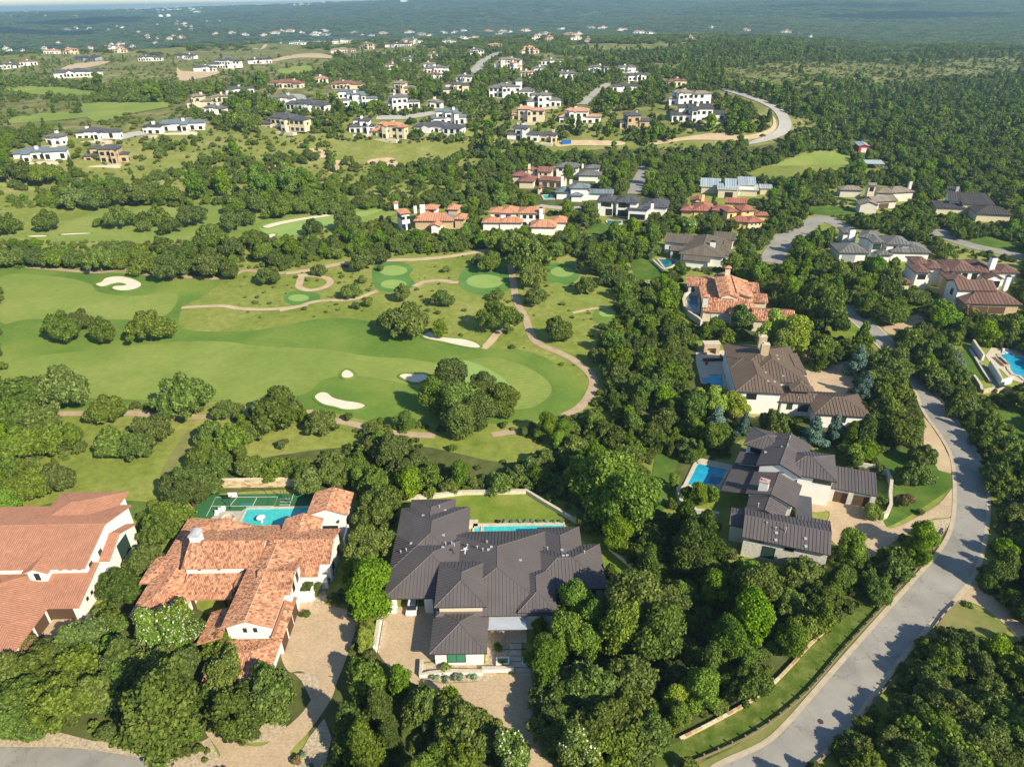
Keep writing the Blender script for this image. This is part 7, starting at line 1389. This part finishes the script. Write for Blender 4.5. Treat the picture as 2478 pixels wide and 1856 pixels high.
def sector(x, y):
    if y < 115 and x > 0 and x < 45: return 'in the dense wood between the dark roofed house and the road'
    if y < 115 and x >= 45: return 'on the shaded plots right of the bending road'
    if y < 130 and x <= 0: return 'around the tile roofed houses at the front'
    if y < 175 and x < 30: return 'in the scrub belt behind the front houses'
    if y < 240 and x >= 30: return 'between the metal roofed houses and the road'
    if y < 330 and x < 30: return 'in the woods round the golf holes'
    if y < 330: return 'in the woods of the middle plots'
    return 'in the woods behind the tiled villas' if x < 60 else 'in the dark woods below the right hand hills'
rest = {'oak': [], 'cedar': [], 'bright': [], 'scrub': []}
LIM = {'oak': 290, 'cedar': 290, 'bright': 260, 'scrub': 120}; FULL = {'oak': 'broad live oak', 'cedar': 'narrow dark cedar', 'bright': 'light green leafy tree', 'scrub': 'low shrub'}
for q, i in cand:
    k = str(kind[i])
    if have[k] < LIM[k]:
        have[k] += 1; sct = sector(*pts[i]); tree(k, pts[i,0], pts[i,1], float(R[i]), 0 if q > 46 else 1 if q > 13 else 2, FULL[k]+' '+sct, FULL[k]+'s '+sct, 1.0)
    else: rest[k].append((pts[i,0], pts[i,1], z[i]-.1, R[i], R[i]*(.85+.3*nr.rand())))
print('near wild', len(cand), {k: len(v) for k, v in rest.items()})
def gn_woods(name, P_, sources, label=None):
    """trees past the ones built singly: copies of standing trees set on the points of one object"""
    P_ = np.array(P_, float); me = bpy.data.meshes.new(name); me.from_pydata(P_[:,:3].tolist(), [], [])
    a = me.attributes.new('size', 'FLOAT_VECTOR', 'POINT'); a.data.foreach_set('vector', np.stack([P_[:,3], P_[:,3], P_[:,4]], 1).ravel())
    a = me.attributes.new('turn', 'FLOAT_VECTOR', 'POINT'); t = np.zeros((len(P_), 3)); t[:,2] = nr.rand(len(P_))*6.28; a.data.foreach_set('vector', t.ravel())
    a = me.attributes.new('pick', 'INT', 'POINT'); a.data.foreach_set('value', nr.randint(0, len(sources), len(P_)).astype(np.int32))
    o = link(bpy.data.objects.new(name, me)); tag(o, kind='stuff')
    g = bpy.data.node_groups.new(name, 'GeometryNodeTree'); g.interface.new_socket('Geometry', in_out='INPUT', socket_type='NodeSocketGeometry'); g.interface.new_socket('Geometry', in_out='OUTPUT', socket_type='NodeSocketGeometry')
    gi = g.nodes.new('NodeGroupInput'); go = g.nodes.new('NodeGroupOutput'); ip = g.nodes.new('GeometryNodeInstanceOnPoints'); j = g.nodes.new('GeometryNodeJoinGeometry')
    for s_ in sources[::-1]:
        oi = g.nodes.new('GeometryNodeObjectInfo'); oi.inputs['Object'].default_value = s_; oi.inputs['As Instance'].default_value = True; oi.transform_space = 'ORIGINAL'; g.links.new(oi.outputs['Geometry'], j.inputs[0])
    def attr(nm, ty): q = g.nodes.new('GeometryNodeInputNamedAttribute'); q.data_type = ty; q.inputs['Name'].default_value = nm; return q.outputs['Attribute']
    g.links.new(gi.outputs[0], ip.inputs['Points']); g.links.new(j.outputs[0], ip.inputs['Instance']); ip.inputs['Pick Instance'].default_value = True
    g.links.new(attr('pick', 'INT'), ip.inputs['Instance Index']); g.links.new(attr('turn', 'FLOAT_VECTOR'), ip.inputs['Rotation']); g.links.new(attr('size', 'FLOAT_VECTOR'), ip.inputs['Scale'])
    g.links.new(ip.outputs[0], go.inputs[0]); md = o.modifiers.new('woods', 'NODES'); md.node_group = g; return o
def crowns(kind, lod):
    """one standing tree's crown for each shape of a kind"""
    out = []
    for cm, tm in proto(kind, lod):
        f = [o for o in COL.objects if o.data == cm]
        if not f:
            x = -250+len(PLANTED)%7*3.0; e = tree(kind, x, 420+len(PLANTED)%5*2.5, 3.0, lod, FULL[kind]+' in the woods at the edge of the far slope', FULL[kind]+'s at the far slope'); f = [e.children[0]]; f[0].data = cm
        out.append(f[0])
    return out
for k in rest:
    if rest[k]: gn_woods({'oak':'wild_oaks','cedar':'wild_cedars','bright':'wild_leafy_trees','scrub':'wild_shrubs'}[k], rest[k], crowns(k, 1))
# meadow bushes on the golf meadows and open slopes
Ug = scatter(46, 330, lambda y: 2.1); x, y = Ug[:,0], Ug[:,1]; Ru = .8+.9*nr.rand(len(Ug)); zz = 0*x; cl = np.zeros(len(Ug), bool)
for dx, dz in ((0,.6),(.8,.4),(-.8,.4),(0,0)): px, py, D = pjv(x+dx*Ru, y, zz+dz*Ru); cl |= inside(CLEAR, px, py)
px, py, D = pjv(x, y, zz+.2); cl |= inside(MEADOWS, px, py)
for q in FOOT: cl |= inside([q], x, y)
f = np.sin(x/9+1)*np.sin(y/11)+.5*np.sin(x/4-y/5); i = np.where(~cl & (nr.rand(len(Ug)) < np.where(y > 118, np.where(f > 0, .8, .3), .75)))[0]; print('undergrowth', len(i))
gn_woods('undergrowth', np.stack([x[i], y[i], zz[i]-.2, Ru[i], Ru[i]*(.7+.6*nr.rand(len(i)))], 1), crowns('scrub', 1)+crowns('oak', 2))
# --- slopes and far woods, trees thinning out on the open ground
A = scatter(450, 1250, lambda y: 4.6+(y-450)*.006); Bf = scatter(1250, 9500, lambda y: y*.0078)
for nm, Q, k0, k1 in (('slope_woods', A, 4.6, 0), ('far_woods', Bf, 0, 1)):
    x, y = Q[:,0], Q[:,1]; z = hgt(x, y); d = np.hypot(x, y)
    R = (1.9+1.6*nr.rand(len(Q)))*(1 if k1 == 0 else 1)
    if k1: R = d*.0062*(.7+.7*nr.rand(len(Q)))
    cl = np.zeros(len(Q), bool); Z_ = np.minimum(R, 5)
    for dx, dz in (((0,.9),(.6,.7),(-.6,.7),(0,.2)) if not k1 else ((0,.8),)):
        px, py, D = pjv(x+dx*R, y, z+dz*Z_); cl |= inside(CLEAR, px, py)
    px, py, D = pjv(x, y, z+.5); cl |= inside(MEADOWS, px, py) & (nr.rand(len(Q)) < .93)
    f = np.sin(x/71+1)*np.sin(y/93+.4)+.6*np.sin(x/31-y/43)+.5*np.sin(x/17+y/23+1); gx, gy, D = pjv(x, y, z)
    opn = inside([cp('J',[(0,300),(900,330),(1300,280),(1900,270),(2212,340),(2212,480),(1700,560),(1100,600),(500,560),(0,520)]), cp('J',[(0,650),(560,690),(1100,690),(1300,800),(1700,920),(2212,900),(2212,1161),(0,1161)]), cp('K',[(0,900),(600,950),(1500,960),(1400,1050),(1000,1161),(0,1161)]), cp('K',[(200,240),(900,250),(1300,260),(1100,340),(300,400),(0,400)])], gx, gy)
    den = np.where(opn, np.where(f > .45, .6, .16), np.where(f < -.8, .2, .88)); keep = ~cl & (nr.rand(len(Q)) < den) & (gx > -200) & (gx < 2680)
    if k1: keep &= (d < 9400)
    R = np.where(opn & ~k1, R*.62, R)*(1 if k1 else (.6+1.0*nr.rand(len(Q))**1.5))
    hz = np.minimum(R*1.0, 3.6+0*R)*(.8+.4*nr.rand(len(Q))) if k1 else R*(.8+.4*nr.rand(len(Q)))
    i = np.where(keep)[0]; pp = np.stack([x[i], y[i], z[i]-.2, R[i], np.maximum(hz[i], R[i]*.13)], 1)
    print(nm, len(pp)); gn_woods(nm, pp, crowns('oak', 2)+crowns('cedar', 2)[:1]+crowns('oak', 2)+crowns('bright', 2)[:1] if not k1 else crowns('oak', 2))
# bushes scattered over the meadows
Mb = scatter(150, 1100, lambda y: 3.0+.002*y); x, y = Mb[:,0], Mb[:,1]; z = hgt(x, y); gx, gy, D = pjv(x, y, z)
MEAD = [cp('M', [(390,668),(480,600),(600,590),(790,555),(900,548),(1040,540),(1090,560),(1180,570),(1240,545),(1300,600),(1340,650),(1300,700),(1290,780),(1250,800),(1140,760),(1050,752),(930,720),(760,685),(600,702),(450,718)]), cp('M', [(0,1000),(160,900),(480,905),(760,910),(1200,915),(1300,1000),(1200,1060),(850,1060),(600,1030),(330,1110),(60,1080)]), cp('K',[(0,920),(420,850),(600,930),(1530,950),(1100,1161),(0,1161)]), cp('J',[(560,690),(1700,920),(2212,900),(2212,1161),(900,1161),(700,900)]), cp('L',[(1240,240),(1700,200),(2212,262),(2212,330),(1500,330),(950,300)])]
NOT = [cp('F', q) for q in ([(500,200),(800,200),(800,420),(500,420)],[(1040,190),(1400,190),(1400,430),(1040,430)],[(1580,210),(1800,210),(1800,370),(1580,370)],[(810,640),(1200,660),(1200,760),(810,740)],[(-60,380),(200,380),(200,520),(-60,520)],[(1860,490),(2040,490),(2040,600),(1860,600)])]
f = np.sin(x/13+1)*np.sin(y/17)+.5*np.sin(x/5-y/7); MEAD += MEADOWS+SEMI; keep = inside(MEAD, gx, gy) & ~inside(CLEAR, gx, gy) & (nr.rand(len(Mb)) < np.where(f > .2, .55, np.where(y > 380, .22, .10)))
for q in FOOT: keep &= ~inside([q], x, y)
i = np.where(keep)[0]; Rb = (.45+.8*nr.rand(len(i))**2)*np.where(y[i] > 380, 2.0, 1); print('bushes', len(i))
gn_woods('meadow_bushes', np.stack([x[i], y[i], z[i]-.15, Rb, Rb*.8], 1), crowns('scrub', 1))
# ------------------------------------------------------------------ air
b = MB(); b.box(-13500, -600, -75, 13500, 19500, 135); hz = b.build('haze', kind='stuff')
hm = bpy.data.materials.new('haze_air'); hm.use_nodes = True; t = hm.node_tree; t.nodes.remove(t.nodes['Principled BSDF']); pv = t.nodes.new('ShaderNodeVolumePrincipled')
pv.inputs['Color'].default_value = (.50,.80,1.0,1); pv.inputs['Density'].default_value = .00013; pv.inputs['Anisotropy'].default_value = .2; t.links.new(pv.outputs[0], t.nodes['Material Output'].inputs['Volume']); hz.data.materials.append(hm)

# clouds above the left and right of the view; their shadows lie on the far woods
cb = MB(mats='white_stucco'); rc = random.Random(3)
for c, x, y, rx in (('J',60,225,330),('J',330,235,260),('J',300,158,520),('J',600,152,300),('L',1450,28,420),('L',1830,66,380)):
    g = W(c,x,y); t_ = 1700/sv.z; q = Vector(g)+sv*t_
    for k in range(9): cb.ball(q.x+rc.uniform(-1,1)*rx*.7, q.y+rc.uniform(-1,1)*rx*.35, q.z+rc.uniform(0,60), rx*.35, rx*.28, 70, 10, 6)
o = cb.build('clouds', kind='stuff', smooth=True)
